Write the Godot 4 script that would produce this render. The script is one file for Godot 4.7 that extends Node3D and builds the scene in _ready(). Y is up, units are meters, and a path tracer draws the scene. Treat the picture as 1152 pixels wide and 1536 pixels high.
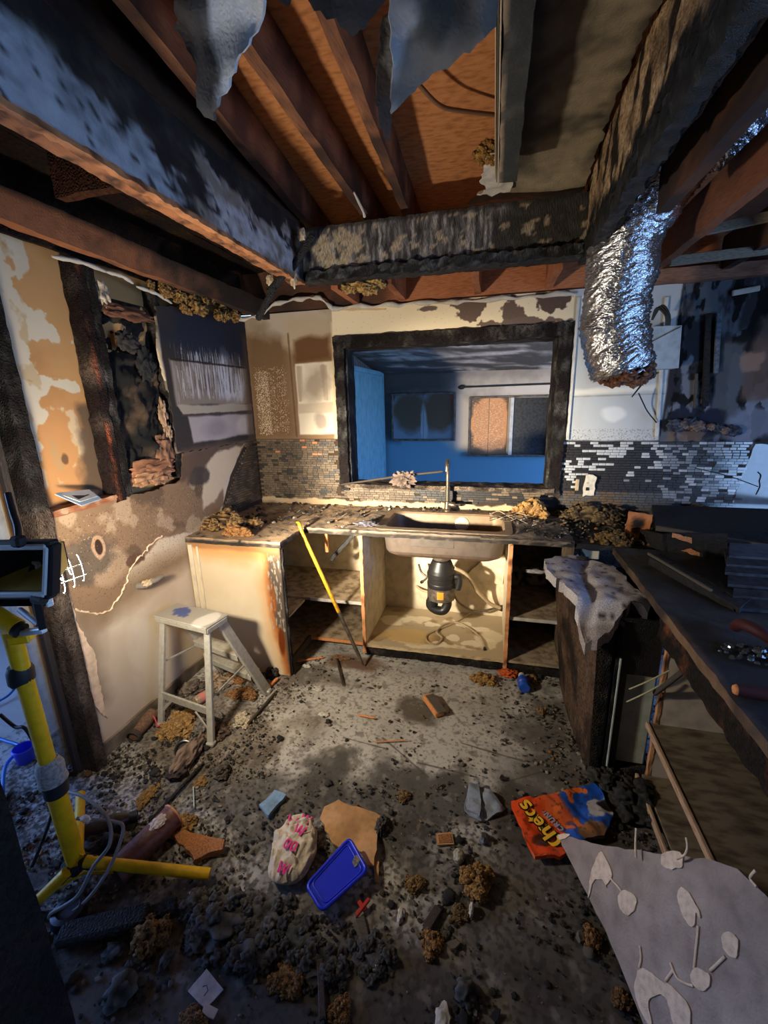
extends Node3D
# A fire-damaged kitchen lit by a work light on a yellow tripod. y up, metres, camera at x = z = 0.

# ---------------------------------------------------------------- mesh builder
class MB:
	var v := PackedVector3Array()
	var uv := PackedVector2Array()
	var c := PackedColorArray()
	var ix := PackedInt32Array()
	var tint := Color.WHITE
	func vert(p: Vector3, t := Vector2.ZERO) -> int:
		v.append(p)
		uv.append(t)
		c.append(tint)
		return v.size() - 1
	func tri(a: int, b: int, d: int) -> void:      # counter-clockwise seen from outside
		ix.append(a); ix.append(d); ix.append(b)
	func quad(a: int, b: int, d: int, e: int) -> void:
		tri(a, b, d)
		tri(a, d, e)
	func face(pts: Array, uvs: Array = []) -> void: # flat polygon with vertices of its own
		var first := v.size()
		for k in pts.size():
			vert(pts[k], uvs[k] if uvs.size() else Vector2.ZERO)
		for k in range(1, pts.size() - 1):
			tri(first, first + k, first + k + 1)
	func add(o: MB, at := Vector3.ZERO, bs := Basis.IDENTITY) -> MB:
		var first := v.size()
		for k in o.v.size():
			v.append(at + bs * o.v[k])
			uv.append(o.uv[k])
			c.append(o.c[k])
		for k in o.ix:
			ix.append(first + k)
		return self
	func mesh() -> ArrayMesh:
		var n := PackedVector3Array()
		n.resize(v.size())
		for k in range(0, ix.size(), 3):
			var a := ix[k]
			var b := ix[k + 1]
			var d := ix[k + 2]
			var f := (v[d] - v[a]).cross(v[b] - v[a])
			n[a] += f
			n[b] += f
			n[d] += f
		for k in n.size():
			n[k] = n[k].normalized() if n[k].length_squared() > 1e-24 else Vector3.UP
		var arr := []
		arr.resize(Mesh.ARRAY_MAX)
		arr[Mesh.ARRAY_VERTEX] = v
		arr[Mesh.ARRAY_NORMAL] = n
		arr[Mesh.ARRAY_TEX_UV] = uv
		arr[Mesh.ARRAY_COLOR] = c
		arr[Mesh.ARRAY_INDEX] = ix
		var m := ArrayMesh.new()
		m.add_surface_from_arrays(Mesh.PRIMITIVE_TRIANGLES, arr)
		return m

# ---------------------------------------------------------------- paint: a computed picture of stains and wear, in metres
class Paint:
	var w: int
	var h: int
	var ppm: float
	var x0: float
	var y0: float
	var r := PackedFloat32Array()
	var g := PackedFloat32Array()
	var b := PackedFloat32Array()
	var n1: PackedByteArray
	var n2: PackedByteArray
	func _init(ox: float, oy: float, sx: float, sy: float, per_m: float, base: Color, noise_a: PackedByteArray, noise_b: PackedByteArray) -> void:
		x0 = ox
		y0 = oy
		ppm = per_m
		w = int(sx * ppm)
		h = int(sy * ppm)
		r.resize(w * h); g.resize(w * h); b.resize(w * h)
		r.fill(base.r); g.fill(base.g); b.fill(base.b)
		n1 = noise_a
		n2 = noise_b
	func uv(x: float, y: float) -> Vector2:         # y up in metres, picture rows run down
		return Vector2((x - x0) * ppm / w, 1.0 - (y - y0) * ppm / h)
	func dot(k: int, col: Color, a: float) -> void:
		r[k] += (col.r - r[k]) * a
		g[k] += (col.g - g[k]) * a
		b[k] += (col.b - b[k]) * a
	# soft, ragged ellipse; rag in share of the radius, f how fine the raggedness is
	func ell(cx: float, cy: float, rx: float, ry: float, col: Color, a := 1.0, soft := 0.4, rag := 0.4, f := 1.0) -> void:
		var big := 1.0 + soft * 0.5 + rag
		var i0 := maxi(0, int((cx - rx * big - x0) * ppm))
		var i1 := mini(w - 1, int((cx + rx * big - x0) * ppm))
		var j0 := maxi(0, int((cy - ry * big - y0) * ppm))
		var j1 := mini(h - 1, int((cy + ry * big - y0) * ppm))
		var s := f * 256.0 / ppm
		for j in range(j0, j1 + 1):
			var dy := (j / ppm + y0 - cy) / ry
			var row := (h - 1 - j) * w
			var nj := (int(j * s) & 511) << 9
			for i in range(i0, i1 + 1):
				var dx := (i / ppm + x0 - cx) / rx
				var q := nj | (int(i * s) & 511)
				var d := sqrt(dx * dx + dy * dy) + rag * (n1[q] / 127.5 - 1.0)
				var t := (1.0 + soft * 0.5 - d) / soft
				if t > 0.0:
					dot(row + i, col, a * minf(t, 1.0))
	# ragged polygon, soft and rag in metres
	func poly(pts: Array, col: Color, a := 1.0, soft := 0.01, rag := 0.02, f := 1.0) -> void:
		var lo := Vector2(1e9, 1e9)
		var hi := -lo
		for p in pts:
			lo = lo.min(p)
			hi = hi.max(p)
		var pad := soft + rag
		var i0 := maxi(0, int((lo.x - pad - x0) * ppm))
		var i1 := mini(w - 1, int((hi.x + pad - x0) * ppm))
		var j0 := maxi(0, int((lo.y - pad - y0) * ppm))
		var j1 := mini(h - 1, int((hi.y + pad - y0) * ppm))
		var s := f * 256.0 / ppm
		var np := pts.size()
		for j in range(j0, j1 + 1):
			var y := j / ppm + y0
			var row := (h - 1 - j) * w
			var nj := (int(j * s) & 511) << 9
			for i in range(i0, i1 + 1):
				var p := Vector2(i / ppm + x0, y)
				var d2 := 1e9
				var inside := false
				var e: Vector2 = pts[np - 1]
				for k in np:
					var q: Vector2 = pts[k]
					var qe := q - e
					d2 = minf(d2, (e + qe * clampf((p - e).dot(qe) / qe.length_squared(), 0.0, 1.0) - p).length_squared())
					if (q.y > y) != (e.y > y) and p.x < (e.x - q.x) * (y - q.y) / (e.y - q.y) + q.x:
						inside = not inside
					e = q
				var d := sqrt(d2) * (1.0 if inside else -1.0) + rag * (n1[nj | (int(i * s) & 511)] / 127.5 - 1.0)
				var t := d / soft + 0.5
				if t > 0.0:
					dot(row + i, col, a * minf(t, 1.0))
	# patches where the noise passes a threshold, inside a rectangle that fades at its rim
	func patch(ax: float, ay: float, bx: float, by: float, col: Color, a := 1.0, thr := 0.6, soft := 0.1, f := 1.0, fy := 1.0, fade := 0.1, fine := false, shift := 0) -> void:
		var i0 := maxi(0, int((ax - x0) * ppm))
		var i1 := mini(w - 1, int((bx - x0) * ppm))
		var j0 := maxi(0, int((ay - y0) * ppm))
		var j1 := mini(h - 1, int((by - y0) * ppm))
		var s := f * 256.0 / ppm
		var sy := fy * 256.0 / ppm
		var n := n2 if fine else n1
		var fp := maxf(fade * ppm, 1.0)
		for j in range(j0, j1 + 1):
			var row := (h - 1 - j) * w
			var nj := ((int(j * sy) + shift) & 511) << 9
			var ej := minf(j - j0 + 1, j1 - j + 1)
			for i in range(i0, i1 + 1):
				var k := minf(1.0, minf(ej, minf(i - i0 + 1, i1 - i + 1)) / fp)
				var t := (n[nj | ((int(i * s) + shift) & 511)] / 255.0 - thr - (1.0 - k) * 0.35) / soft
				if t > 0.0:
					dot(row + i, col, a * minf(t, 1.0))
	func line(p: Vector2, q: Vector2, wide: float, col: Color, a := 1.0, rag := 0.3) -> void:
		var n := (q - p).orthogonal().normalized() * wide * 0.5
		poly([p + n, q + n, q - n, p - n], col, a, wide * 0.5, wide * rag, 3.0)
	func tex() -> ImageTexture:
		var bytes := PackedByteArray()
		bytes.resize(w * h * 3)
		for k in w * h:
			bytes[k * 3] = int(clampf(r[k], 0.0, 1.0) * 255.0)
			bytes[k * 3 + 1] = int(clampf(g[k], 0.0, 1.0) * 255.0)
			bytes[k * 3 + 2] = int(clampf(b[k], 0.0, 1.0) * 255.0)
		return ImageTexture.create_from_image(Image.create_from_data(w, h, false, Image.FORMAT_RGB8, bytes))

# ---------------------------------------------------------------- shared noise, materials
var nz := FastNoiseLite.new()
var NA: PackedByteArray
var NB: PackedByteArray
var T := {}
var M := {}
var ico := {}
var used := {}

func rgb(a: int, b: int, c: int) -> Color:
	return Color8(a, b, c)

func lin(c: Color) -> Color:
	return c.srgb_to_linear()

func n3(p: Vector3, f: float) -> float:
	return nz.get_noise_3d(p.x * f, p.y * f, p.z * f)

func noise(kind: int, freq: float, oct: int, seed_: int, cell := 0) -> FastNoiseLite:
	var n := FastNoiseLite.new()
	n.noise_type = kind
	n.frequency = freq
	n.seed = seed_
	n.fractal_type = FastNoiseLite.FRACTAL_FBM if oct > 1 else FastNoiseLite.FRACTAL_NONE
	n.fractal_octaves = oct
	n.cellular_return_type = cell
	return n

func noise_tex(n: FastNoiseLite, ramp: Array = [], size := 512) -> NoiseTexture2D:
	var t := NoiseTexture2D.new()
	t.width = size
	t.height = size
	t.seamless = true
	t.noise = n
	t.normalize = true
	if ramp.size():
		var g := Gradient.new()
		g.offsets = PackedFloat32Array(range(ramp.size()).map(func(k): return k / float(ramp.size() - 1)))
		g.colors = PackedColorArray(ramp)
		t.color_ramp = g
	return t

func noise_bytes(n: FastNoiseLite) -> PackedByteArray:
	var im := n.get_seamless_image(512, 512, false, false, 0.12, true)
	im.convert(Image.FORMAT_L8)
	return im.get_data()

func mat(called: String, col: Color, rough := 0.9, tex := "", scale := Vector3.ONE, bump := "", cm := 0.0, metal := 0.0, vc := false, world := false) -> StandardMaterial3D:
	var m := StandardMaterial3D.new()
	m.resource_name = called
	m.albedo_color = col
	m.roughness = rough
	m.metallic = metal
	m.vertex_color_use_as_albedo = vc
	m.uv1_triplanar = true
	m.uv1_world_triplanar = world
	m.uv1_scale = scale
	if tex:
		m.albedo_texture = T[tex]
	if bump:
		m.heightmap_enabled = true
		m.heightmap_texture = T[bump]
		m.heightmap_scale = cm
	M[called] = m
	return m

func painted(called: String, tex: Texture2D, rough := 0.9, repeat := false) -> StandardMaterial3D:
	var m := StandardMaterial3D.new()
	m.resource_name = called
	m.albedo_texture = tex
	m.roughness = rough
	m.texture_repeat = repeat
	M[called] = m
	return m

# ---------------------------------------------------------------- objects
func numbered(called: String) -> String:
	var k: int = used.get(called, -1) + 1
	used[called] = k
	return called if k == 0 else "%s_%03d" % [called, k]

func tag(o: Node, label: String, category: String, group := "") -> Node:
	o.set_meta("label", label)
	o.set_meta("category", category)
	if group:
		o.set_meta("group", group)
	return o

func thing(called: String, label: String, category: String, at := Vector3.ZERO, turn := Vector3.ZERO, group := "") -> Node3D:
	var o := Node3D.new()
	o.name = numbered(called)
	o.position = at
	o.rotation_degrees = turn
	add_child(o)
	tag(o, label, category, group)
	return o

func part(parent: Node, called: String, m, mt: Material, at := Vector3.ZERO, turn := Vector3.ZERO) -> MeshInstance3D:
	var o := MeshInstance3D.new()
	o.name = called if parent != self else numbered(called)
	o.mesh = m.mesh() if m is MB else m
	o.material_override = mt
	o.position = at
	o.rotation_degrees = turn
	parent.add_child(o, true)
	return o

func solo(called: String, m, mt: Material, label: String, category: String, at := Vector3.ZERO, turn := Vector3.ZERO, group := "") -> MeshInstance3D:
	var o := part(self, called, m, mt, at, turn)
	tag(o, label, category, group)
	return o

func struct(called: String, m, mt: Material) -> MeshInstance3D:
	var o := part(self, called, m, mt)
	o.set_meta("kind", "structure")
	return o

# ---------------------------------------------------------------- shapes
func box(mb: MB, at: Vector3, size: Vector3, bev := 0.003, bs := Basis.IDENTITY) -> MB:
	var h := size * 0.5
	bev = minf(bev, minf(h.x, minf(h.y, h.z)) * 0.6)
	var i := h - Vector3(bev, bev, bev)
	for ax in 3:
		var u := (ax + 1) % 3
		var w := (ax + 2) % 3
		for s in [-1.0, 1.0]:
			var f := []
			for q in [[-1, -1], [1, -1], [1, 1], [-1, 1]]:
				var p := Vector3.ZERO
				p[ax] = s * h[ax]
				p[u] = q[0] * i[u]
				p[w] = q[1] * i[w]
				f.append(at + bs * p)
			if s < 0:
				f.reverse()
			mb.face(f)
			if bev > 0.0:
				for s2 in [-1.0, 1.0]:  # the bevel between face ax and face u
					var g := []
					for e in [[0, -1], [1, -1], [1, 1], [0, 1]]:
						var p := Vector3.ZERO
						p[ax] = s * (h[ax] if e[0] == 0 else i[ax])
						p[u] = s2 * (i[u] if e[0] == 0 else h[u])
						p[w] = e[1] * i[w]
						g.append(at + bs * p)
					if s * s2 < 0:
						g.reverse()
					g.reverse()
					mb.face(g)
	if bev > 0.0:
		for s in 8:
			var sg := Vector3(1 if s & 1 else -1, 1 if s & 2 else -1, 1 if s & 4 else -1)
			var g := [at + bs * (sg * Vector3(h.x, i.y, i.z)), at + bs * (sg * Vector3(i.x, h.y, i.z)), at + bs * (sg * Vector3(i.x, i.y, h.z))]
			if sg.x * sg.y * sg.z < 0:
				g.reverse()
			mb.face(g)
	return mb

func boxm(size: Vector3, bev := 0.003) -> MB:
	return box(MB.new(), Vector3.ZERO, size, bev)

func look(dir: Vector3, up := Vector3.UP) -> Basis:  # x along dir, y near up
	var x := dir.normalized()
	if absf(x.dot(up.normalized())) > 0.98:
		up = Vector3.RIGHT if absf(x.x) < 0.9 else Vector3.FORWARD
	var z := x.cross(up).normalized()
	return Basis(x, z.cross(x), z)

func bar(mb: MB, a: Vector3, b: Vector3, high: float, wide: float, bev := 0.003, up := Vector3.UP) -> MB:
	return box(mb, (a + b) * 0.5, Vector3(a.distance_to(b), high, wide), bev, look(b - a, up))

# box with gridded, noisy faces and coloured vertices: burnt timber
func rough_box(size: Vector3, step: float, amp: float, f: float, paint = null, shift := Vector3.ZERO, ends := 1.0) -> MB:
	var mb := MB.new()
	var h := size * 0.5
	for ax in 3:
		var u := (ax + 1) % 3
		var w := (ax + 2) % 3
		var nu := maxi(2, int(ceil(size[u] / step)))
		var nw := maxi(2, int(ceil(size[w] / step)))
		for s in [-1.0, 1.0]:
			var first := mb.v.size()
			for j in nw + 1:
				for i in nu + 1:
					var p := Vector3.ZERO
					p[ax] = s * h[ax]
					p[u] = lerpf(-h[u], h[u], i / float(nu))
					p[w] = lerpf(-h[w], h[w], j / float(nw))
					if paint != null:
						mb.tint = lin(paint.call(p))
					var q := p + shift
					var d := Vector3(n3(q, f), n3(q + Vector3(7, 3, 1), f), n3(q + Vector3(2, 9, 5), f)) * amp
					d += Vector3(n3(q, f * 3.1), n3(q + Vector3(5, 3, 1), f * 3.1), n3(q + Vector3(2, 4, 5), f * 3.1)) * amp * 0.5
					mb.vert(p + d, Vector2(p[u], p[w]))
			for j in nw:
				for i in nu:
					var a := first + j * (nu + 1) + i
					if s > 0:
						mb.quad(a, a + 1, a + nu + 2, a + nu + 1)
					else:
						mb.quad(a, a + nu + 1, a + nu + 2, a + 1)
	return mb

func grid(mb: MB, nu: int, nv: int, fn: Callable, uvs := Vector2.ONE) -> MB:   # fn(u, v) -> Vector3, u v in 0..1
	var first := mb.v.size()
	for j in nv + 1:
		for i in nu + 1:
			var u := i / float(nu)
			var v := j / float(nv)
			mb.vert(fn.call(u, v), Vector2(u, v) * uvs)
	for j in nv:
		for i in nu:
			var a := first + j * (nu + 1) + i
			mb.quad(a, a + 1, a + nu + 2, a + nu + 1)
	return mb

func solid_grid(mb: MB, nu: int, nv: int, fn: Callable, thick: Vector3, uvs := Vector2.ONE) -> MB:  # the same with a second skin offset by thick and closed rims
	var a := mb.v.size()
	grid(mb, nu, nv, fn, uvs)
	var b := mb.v.size()
	for k in range(a, b):
		var t := mb.c[k]
		mb.tint = t
		mb.vert(mb.v[k] - thick, mb.uv[k])
	for j in nv:
		for i in nu:
			var q := b + j * (nu + 1) + i
			mb.quad(q, q + nu + 1, q + nu + 2, q + 1)
	var rim := []
	for i in nu: rim.append(i)
	for j in nv: rim.append(j * (nu + 1) + nu)
	for i in nu: rim.append(nv * (nu + 1) + nu - i)
	for j in nv: rim.append((nv - j) * (nu + 1))
	for k in rim.size():
		var p: int = rim[k]
		var q: int = rim[(k + 1) % rim.size()]
		mb.face([mb.v[a + q], mb.v[a + p], mb.v[b + p], mb.v[b + q]], [mb.uv[a + q], mb.uv[a + p], mb.uv[a + p], mb.uv[a + q]])
	return mb

func tube(mb: MB, pts: Array, rad, n := 8, cap := true) -> MB:
	var up := Vector3.UP
	var first := mb.v.size()
	var prev := Vector3.ZERO
	for k in pts.size():
		var d: Vector3 = (pts[mini(k + 1, pts.size() - 1)] - pts[maxi(k - 1, 0)]).normalized()
		if k == 0:
			up = d.cross(Vector3.RIGHT if absf(d.x) < 0.8 else Vector3.FORWARD).normalized()
		else:
			up = (up - d * up.dot(d)).normalized()
		prev = d
		var side := d.cross(up)
		var r: float = rad[k] if rad is Array else rad
		for i in n:
			var a := TAU * i / n
			mb.vert(pts[k] + (up * cos(a) + side * sin(a)) * r, Vector2(i / float(n), k))
	for k in pts.size() - 1:
		for i in n:
			var a := first + k * n + i
			var b := first + k * n + (i + 1) % n
			mb.quad(a, b, b + n, a + n)
	if cap:
		for e in 2:
			var base := first + (0 if e == 0 else (pts.size() - 1) * n)
			var f := []
			for i in n:
				f.append(mb.v[base + i])
			if e == 0:
				f.reverse()
			mb.face(f)
	return mb

func curve(pts: Array, n := 6) -> Array:            # smooth path through points
	var out := []
	for k in pts.size() - 1:
		var a: Vector3 = pts[maxi(k - 1, 0)]
		var b: Vector3 = pts[k]
		var c: Vector3 = pts[k + 1]
		var d: Vector3 = pts[mini(k + 2, pts.size() - 1)]
		for i in n:
			out.append(b.cubic_interpolate(c, a, d, i / float(n)))
	out.append(pts[-1])
	return out

func lathe(mb: MB, prof: Array, n := 24, at := Vector3.ZERO, bs := Basis.IDENTITY) -> MB:  # [radius, height] pairs from bottom to top
	for k in prof.size() - 1:
		var first := mb.v.size()
		for e in 2:
			for i in n + 1:
				var a := TAU * i / n
				mb.vert(at + bs * Vector3(cos(a) * prof[k + e][0], prof[k + e][1], -sin(a) * prof[k + e][0]), Vector2(i / float(n), prof[k + e][1]))
		for i in n:
			mb.quad(first + i, first + i + 1, first + n + 2 + i, first + n + 1 + i)
	return mb

func icosphere(sub: int) -> Array:
	if ico.has(sub):
		return ico[sub]
	var v := PackedVector3Array()
	var f := []
	if sub == 0:
		var t := (1.0 + sqrt(5.0)) / 2.0
		for p in [[-1, t, 0], [1, t, 0], [-1, -t, 0], [1, -t, 0], [0, -1, t], [0, 1, t], [0, -1, -t], [0, 1, -t], [t, 0, -1], [t, 0, 1], [-t, 0, -1], [-t, 0, 1]]:
			v.append(Vector3(p[0], p[1], p[2]).normalized())
		f = [[0, 11, 5], [0, 5, 1], [0, 1, 7], [0, 7, 10], [0, 10, 11], [1, 5, 9], [5, 11, 4], [11, 10, 2], [10, 7, 6], [7, 1, 8], [3, 9, 4], [3, 4, 2], [3, 2, 6], [3, 6, 8], [3, 8, 9], [4, 9, 5], [2, 4, 11], [6, 2, 10], [8, 6, 7], [9, 8, 1]]
	else:
		var o := icosphere(sub - 1)
		v = o[0].duplicate()
		var mid := {}
		for t in o[1]:
			var m := []
			for k in 3:
				var a: int = t[k]
				var b: int = t[(k + 1) % 3]
				var key := mini(a, b) * 100000 + maxi(a, b)
				if not mid.has(key):
					v.append(((v[a] + v[b]) * 0.5).normalized())
					mid[key] = v.size() - 1
				m.append(mid[key])
			f.append_array([[t[0], m[0], m[2]], [t[1], m[1], m[0]], [t[2], m[2], m[1]], m])
	ico[sub] = [v, f]
	return ico[sub]

func lump(mb: MB, at: Vector3, rad: Vector3, amp := 0.4, f := 2.0, sub := 3, sd := 0.0, a := Color.WHITE, b := Color.WHITE, flat := -1e9) -> MB:
	var s := icosphere(sub)
	var first := mb.v.size()
	var off := Vector3(sd * 3.7, sd * 1.3, sd * 7.1)
	for d in s[0]:
		var q: Vector3 = d * f + off
		var n := n3(q, 1.0) + 0.5 * n3(q, 2.3) + (0.22 * n3(q, 4.6) if sub > 2 else 0.0)
		mb.tint = lin(a.lerp(b, clampf(0.5 + n * 1.1, 0.0, 1.0)))
		var p: Vector3 = at + d * rad * (1.0 + amp * n)
		p.y = maxf(p.y, flat)
		mb.vert(p, Vector2(d.x, d.z))
	for t in s[1]:
		mb.tri(first + t[0], first + t[1], first + t[2])
	mb.tint = Color.WHITE
	return mb

# crumbly pile of many small lumps
func heap(at: Vector3, size: Vector3, n: int, sd: int, dark: Color, lit: Color, flat := 0.0, grain := 0.3) -> MB:
	var rng := RandomNumberGenerator.new()
	rng.seed = sd * 13 + 5
	var m := MB.new()
	lump(m, at, size * 0.78, 0.3, 1.6, 3, sd * 3.0, dark, lit, flat)
	for k in n:
		var d := Vector3(rng.randfn(), rng.randfn(), rng.randfn()).normalized() * rng.randf_range(0.65, 1.0)
		var s := (size.x + size.z) * 0.5 * grain * rng.randf_range(0.5, 1.2)
		lump(m, at + d * size, Vector3(s, minf(s, size.y) * 0.8, s), 0.45, 1.5, 2, sd * 3.0 + k, dark, lit, flat)
	return m

func rounded(pts: Array) -> Array:                    # corners cut twice
	for n in 2:
		var out := []
		for k in pts.size():
			var a: Vector2 = pts[k]
			var b: Vector2 = pts[(k + 1) % pts.size()]
			out.append(a.lerp(b, 0.22))
			out.append(a.lerp(b, 0.78))
		pts = out
	return pts

func ragged(pts: Array, step: float, amp: float, sd := 0.0) -> PackedVector2Array:
	var out := PackedVector2Array()
	for k in pts.size():
		var a: Vector2 = pts[k]
		var b: Vector2 = pts[(k + 1) % pts.size()]
		var m := maxi(1, int(a.distance_to(b) / step))
		for i in m:
			var p := a.lerp(b, i / float(m))
			var n := Vector2(n3(Vector3(p.x, p.y, sd), 30.0) + 0.6 * n3(Vector3(p.x, p.y, sd), 75.0), n3(Vector3(p.y, p.x, sd + 5.0), 30.0) + 0.6 * n3(Vector3(p.y, p.x, sd + 9.0), 75.0))
			out.append(p + n * amp)
	return out

# ragged plate of the outline pts in its own x, y; z(p) gives its bulge; fn-free uv in metres times uvs
func sheet(mb: MB, outline: PackedVector2Array, thick: float, step: float, z = null, uvfn = null, colfn = null) -> MB:
	var pts := outline.duplicate()
	var nb := pts.size()
	var lo := Vector2(1e9, 1e9)
	var hi := -lo
	for p in pts:
		lo = lo.min(p)
		hi = hi.max(p)
	if step > 0.0:
		var j := 0
		var y := lo.y + step * 0.5
		while y < hi.y:
			var x := lo.x + step * (0.5 if j % 2 else 0.9)
			while x < hi.x:
				var q := Vector2(x, y)
				if Geometry2D.is_point_in_polygon(q, outline):
					var near := 1e9
					for k in nb:
						near = minf(near, q.distance_squared_to(outline[k]))
					if near > step * step * 0.2:
						pts.append(q)
				x += step
			y += step
			j += 1
	var tris: PackedInt32Array = Geometry2D.triangulate_delaunay(pts) if step > 0.0 else Geometry2D.triangulate_polygon(pts)
	var first := mb.v.size()
	for e in 2:
		for p in pts:
			var hz: float = z.call(p) if z != null else 0.0
			if colfn != null:
				mb.tint = lin(colfn.call(p, e))
			mb.vert(Vector3(p.x, p.y, hz + (thick * 0.5 if e == 0 else -thick * 0.5)), uvfn.call(p) if uvfn != null else p)
	var np := pts.size()
	for k in range(0, tris.size(), 3):
		var a := tris[k]
		var b := tris[k + 1]
		var d := tris[k + 2]
		if step > 0.0 and not Geometry2D.is_point_in_polygon((pts[a] + pts[b] + pts[d]) / 3.0, outline):
			continue
		if (pts[b] - pts[a]).cross(pts[d] - pts[a]) < 0:
			var t := b
			b = d
			d = t
		mb.tri(first + a, first + b, first + d)
		mb.tri(first + np + a, first + np + d, first + np + b)
	var ccw := not Geometry2D.is_polygon_clockwise(outline)
	for k in nb:
		var q := (k + 1) % nb
		mb.tint = mb.c[first + k]
		var f := [mb.v[first + k], mb.v[first + np + k], mb.v[first + np + q], mb.v[first + q]]
		if not ccw:
			f.reverse()
		mb.face(f, [mb.uv[first + k], mb.uv[first + k], mb.uv[first + k], mb.uv[first + k]])
	mb.tint = Color.WHITE
	return mb

func shard(mb: MB, at: Vector3, size: Vector3, turn: float, rng: RandomNumberGenerator) -> void:  # small crooked flake
	var n := 5 + rng.randi() % 3
	var top := []
	var low := []
	var bs := Basis(Vector3.UP, turn) * Basis(Vector3.RIGHT, rng.randf_range(-0.5, 0.5))
	for k in n:
		var a := TAU * (k + rng.randf_range(-0.3, 0.3)) / n
		var r := rng.randf_range(0.6, 1.1)
		var p := Vector3(cos(a) * r * size.x, 0, -sin(a) * r * size.z)
		top.append(at + bs * (p * rng.randf_range(0.7, 0.95) + Vector3(0, size.y * rng.randf_range(0.5, 1.2), 0)))
		low.append(at + bs * (p - Vector3(0, size.y * 0.5, 0)))
	mb.face(top)
	for k in n:
		mb.face([low[k], low[(k + 1) % n], top[(k + 1) % n], top[k]])

func scatter(called: String, label: String, category: String, mesh: Mesh, mt: Material, xf: Array, tints: Array) -> void:
	var mm := MultiMesh.new()
	mm.transform_format = MultiMesh.TRANSFORM_3D
	mm.use_colors = true
	mm.mesh = mesh
	mm.instance_count = xf.size()
	for k in xf.size():
		mm.set_instance_transform(k, xf[k])
		mm.set_instance_color(k, lin(tints[k]))
	var o := MultiMeshInstance3D.new()
	o.name = numbered(called)
	o.multimesh = mm
	o.material_override = mt
	add_child(o)
	tag(o, label, category)
	o.set_meta("kind", "stuff")

# ================================================================ the scene
func _ready() -> void:
	# ---- camera, sky, exposure, lamp
	var cam := Camera3D.new()
	cam.name = "camera"
	cam.position = Vector3(0, 1.7, 0)
	cam.rotation_degrees = Vector3(-14.6, 14.4, -1.4)
	cam.fov = 100.39
	cam.near = 0.02
	add_child(cam)
	cam.current = true
	var env := Environment.new()
	env.tonemap_mode = Environment.TONE_MAPPER_LINEAR
	env.tonemap_exposure = 1.14
	env.background_mode = Environment.BG_SKY
	var sky := Sky.new()
	var sm := ProceduralSkyMaterial.new()
	sm.sky_top_color = Color(0.42, 0.6, 0.95)
	sm.sky_horizon_color = Color(0.56, 0.74, 1.0)
	sm.ground_bottom_color = Color(0.42, 0.54, 0.7)
	sm.ground_horizon_color = Color(0.5, 0.64, 0.84)
	sm.sun_angle_max = 0.0
	sky.sky_material = sm
	env.sky = sky
	env.background_energy_multiplier = 12.0
	env.sdfgi_enabled = true
	env.ssao_enabled = true
	env.ssil_enabled = true
	var we := WorldEnvironment.new()
	we.name = "world"
	we.environment = env
	add_child(we)
	# the work light's own light, just in front of its glass
	var lamp := AreaLight3D.new()
	lamp.name = "work_lamp_light"
	lamp.area_size = Vector2(0.16, 0.1)
	lamp.light_color = Color8(255, 240, 214)
	lamp.light_energy = 3.7
	lamp.area_range = 12.0
	lamp.area_attenuation = 2.0
	lamp.shadow_enabled = true
	add_child(lamp)
	lamp.look_at_from_position(LAMP_AT, LAMP_AT + LAMP_DIR, Vector3.UP)

	# the beam that its reflector throws forward
	var beam := SpotLight3D.new()
	beam.name = "work_lamp_beam"
	beam.light_color = Color8(255, 240, 214)
	beam.light_energy = 22.0
	beam.light_size = 0.05
	beam.spot_range = 14.0
	beam.spot_attenuation = 2.0
	beam.spot_angle = 29.0
	beam.spot_angle_attenuation = 1.0
	beam.shadow_enabled = true
	add_child(beam)
	beam.look_at_from_position(LAMP_AT, LAMP_AT + BEAM_DIR, Vector3.UP)

	textures()
	shell()
	walls()
	ceiling_timber()
	cabinets()
	right_side()
	lamp_stand()
	tools()
	overhead()
	wall_details()
	litter()
	rubble()

const LAMP_AT := Vector3(-1.385, 1.185, -0.99)
const BEAM_DIR := Vector3(0.405, -0.04, -0.914)
const LAMP_DIR := Vector3(0.36, 0.03, -0.93)

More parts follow.
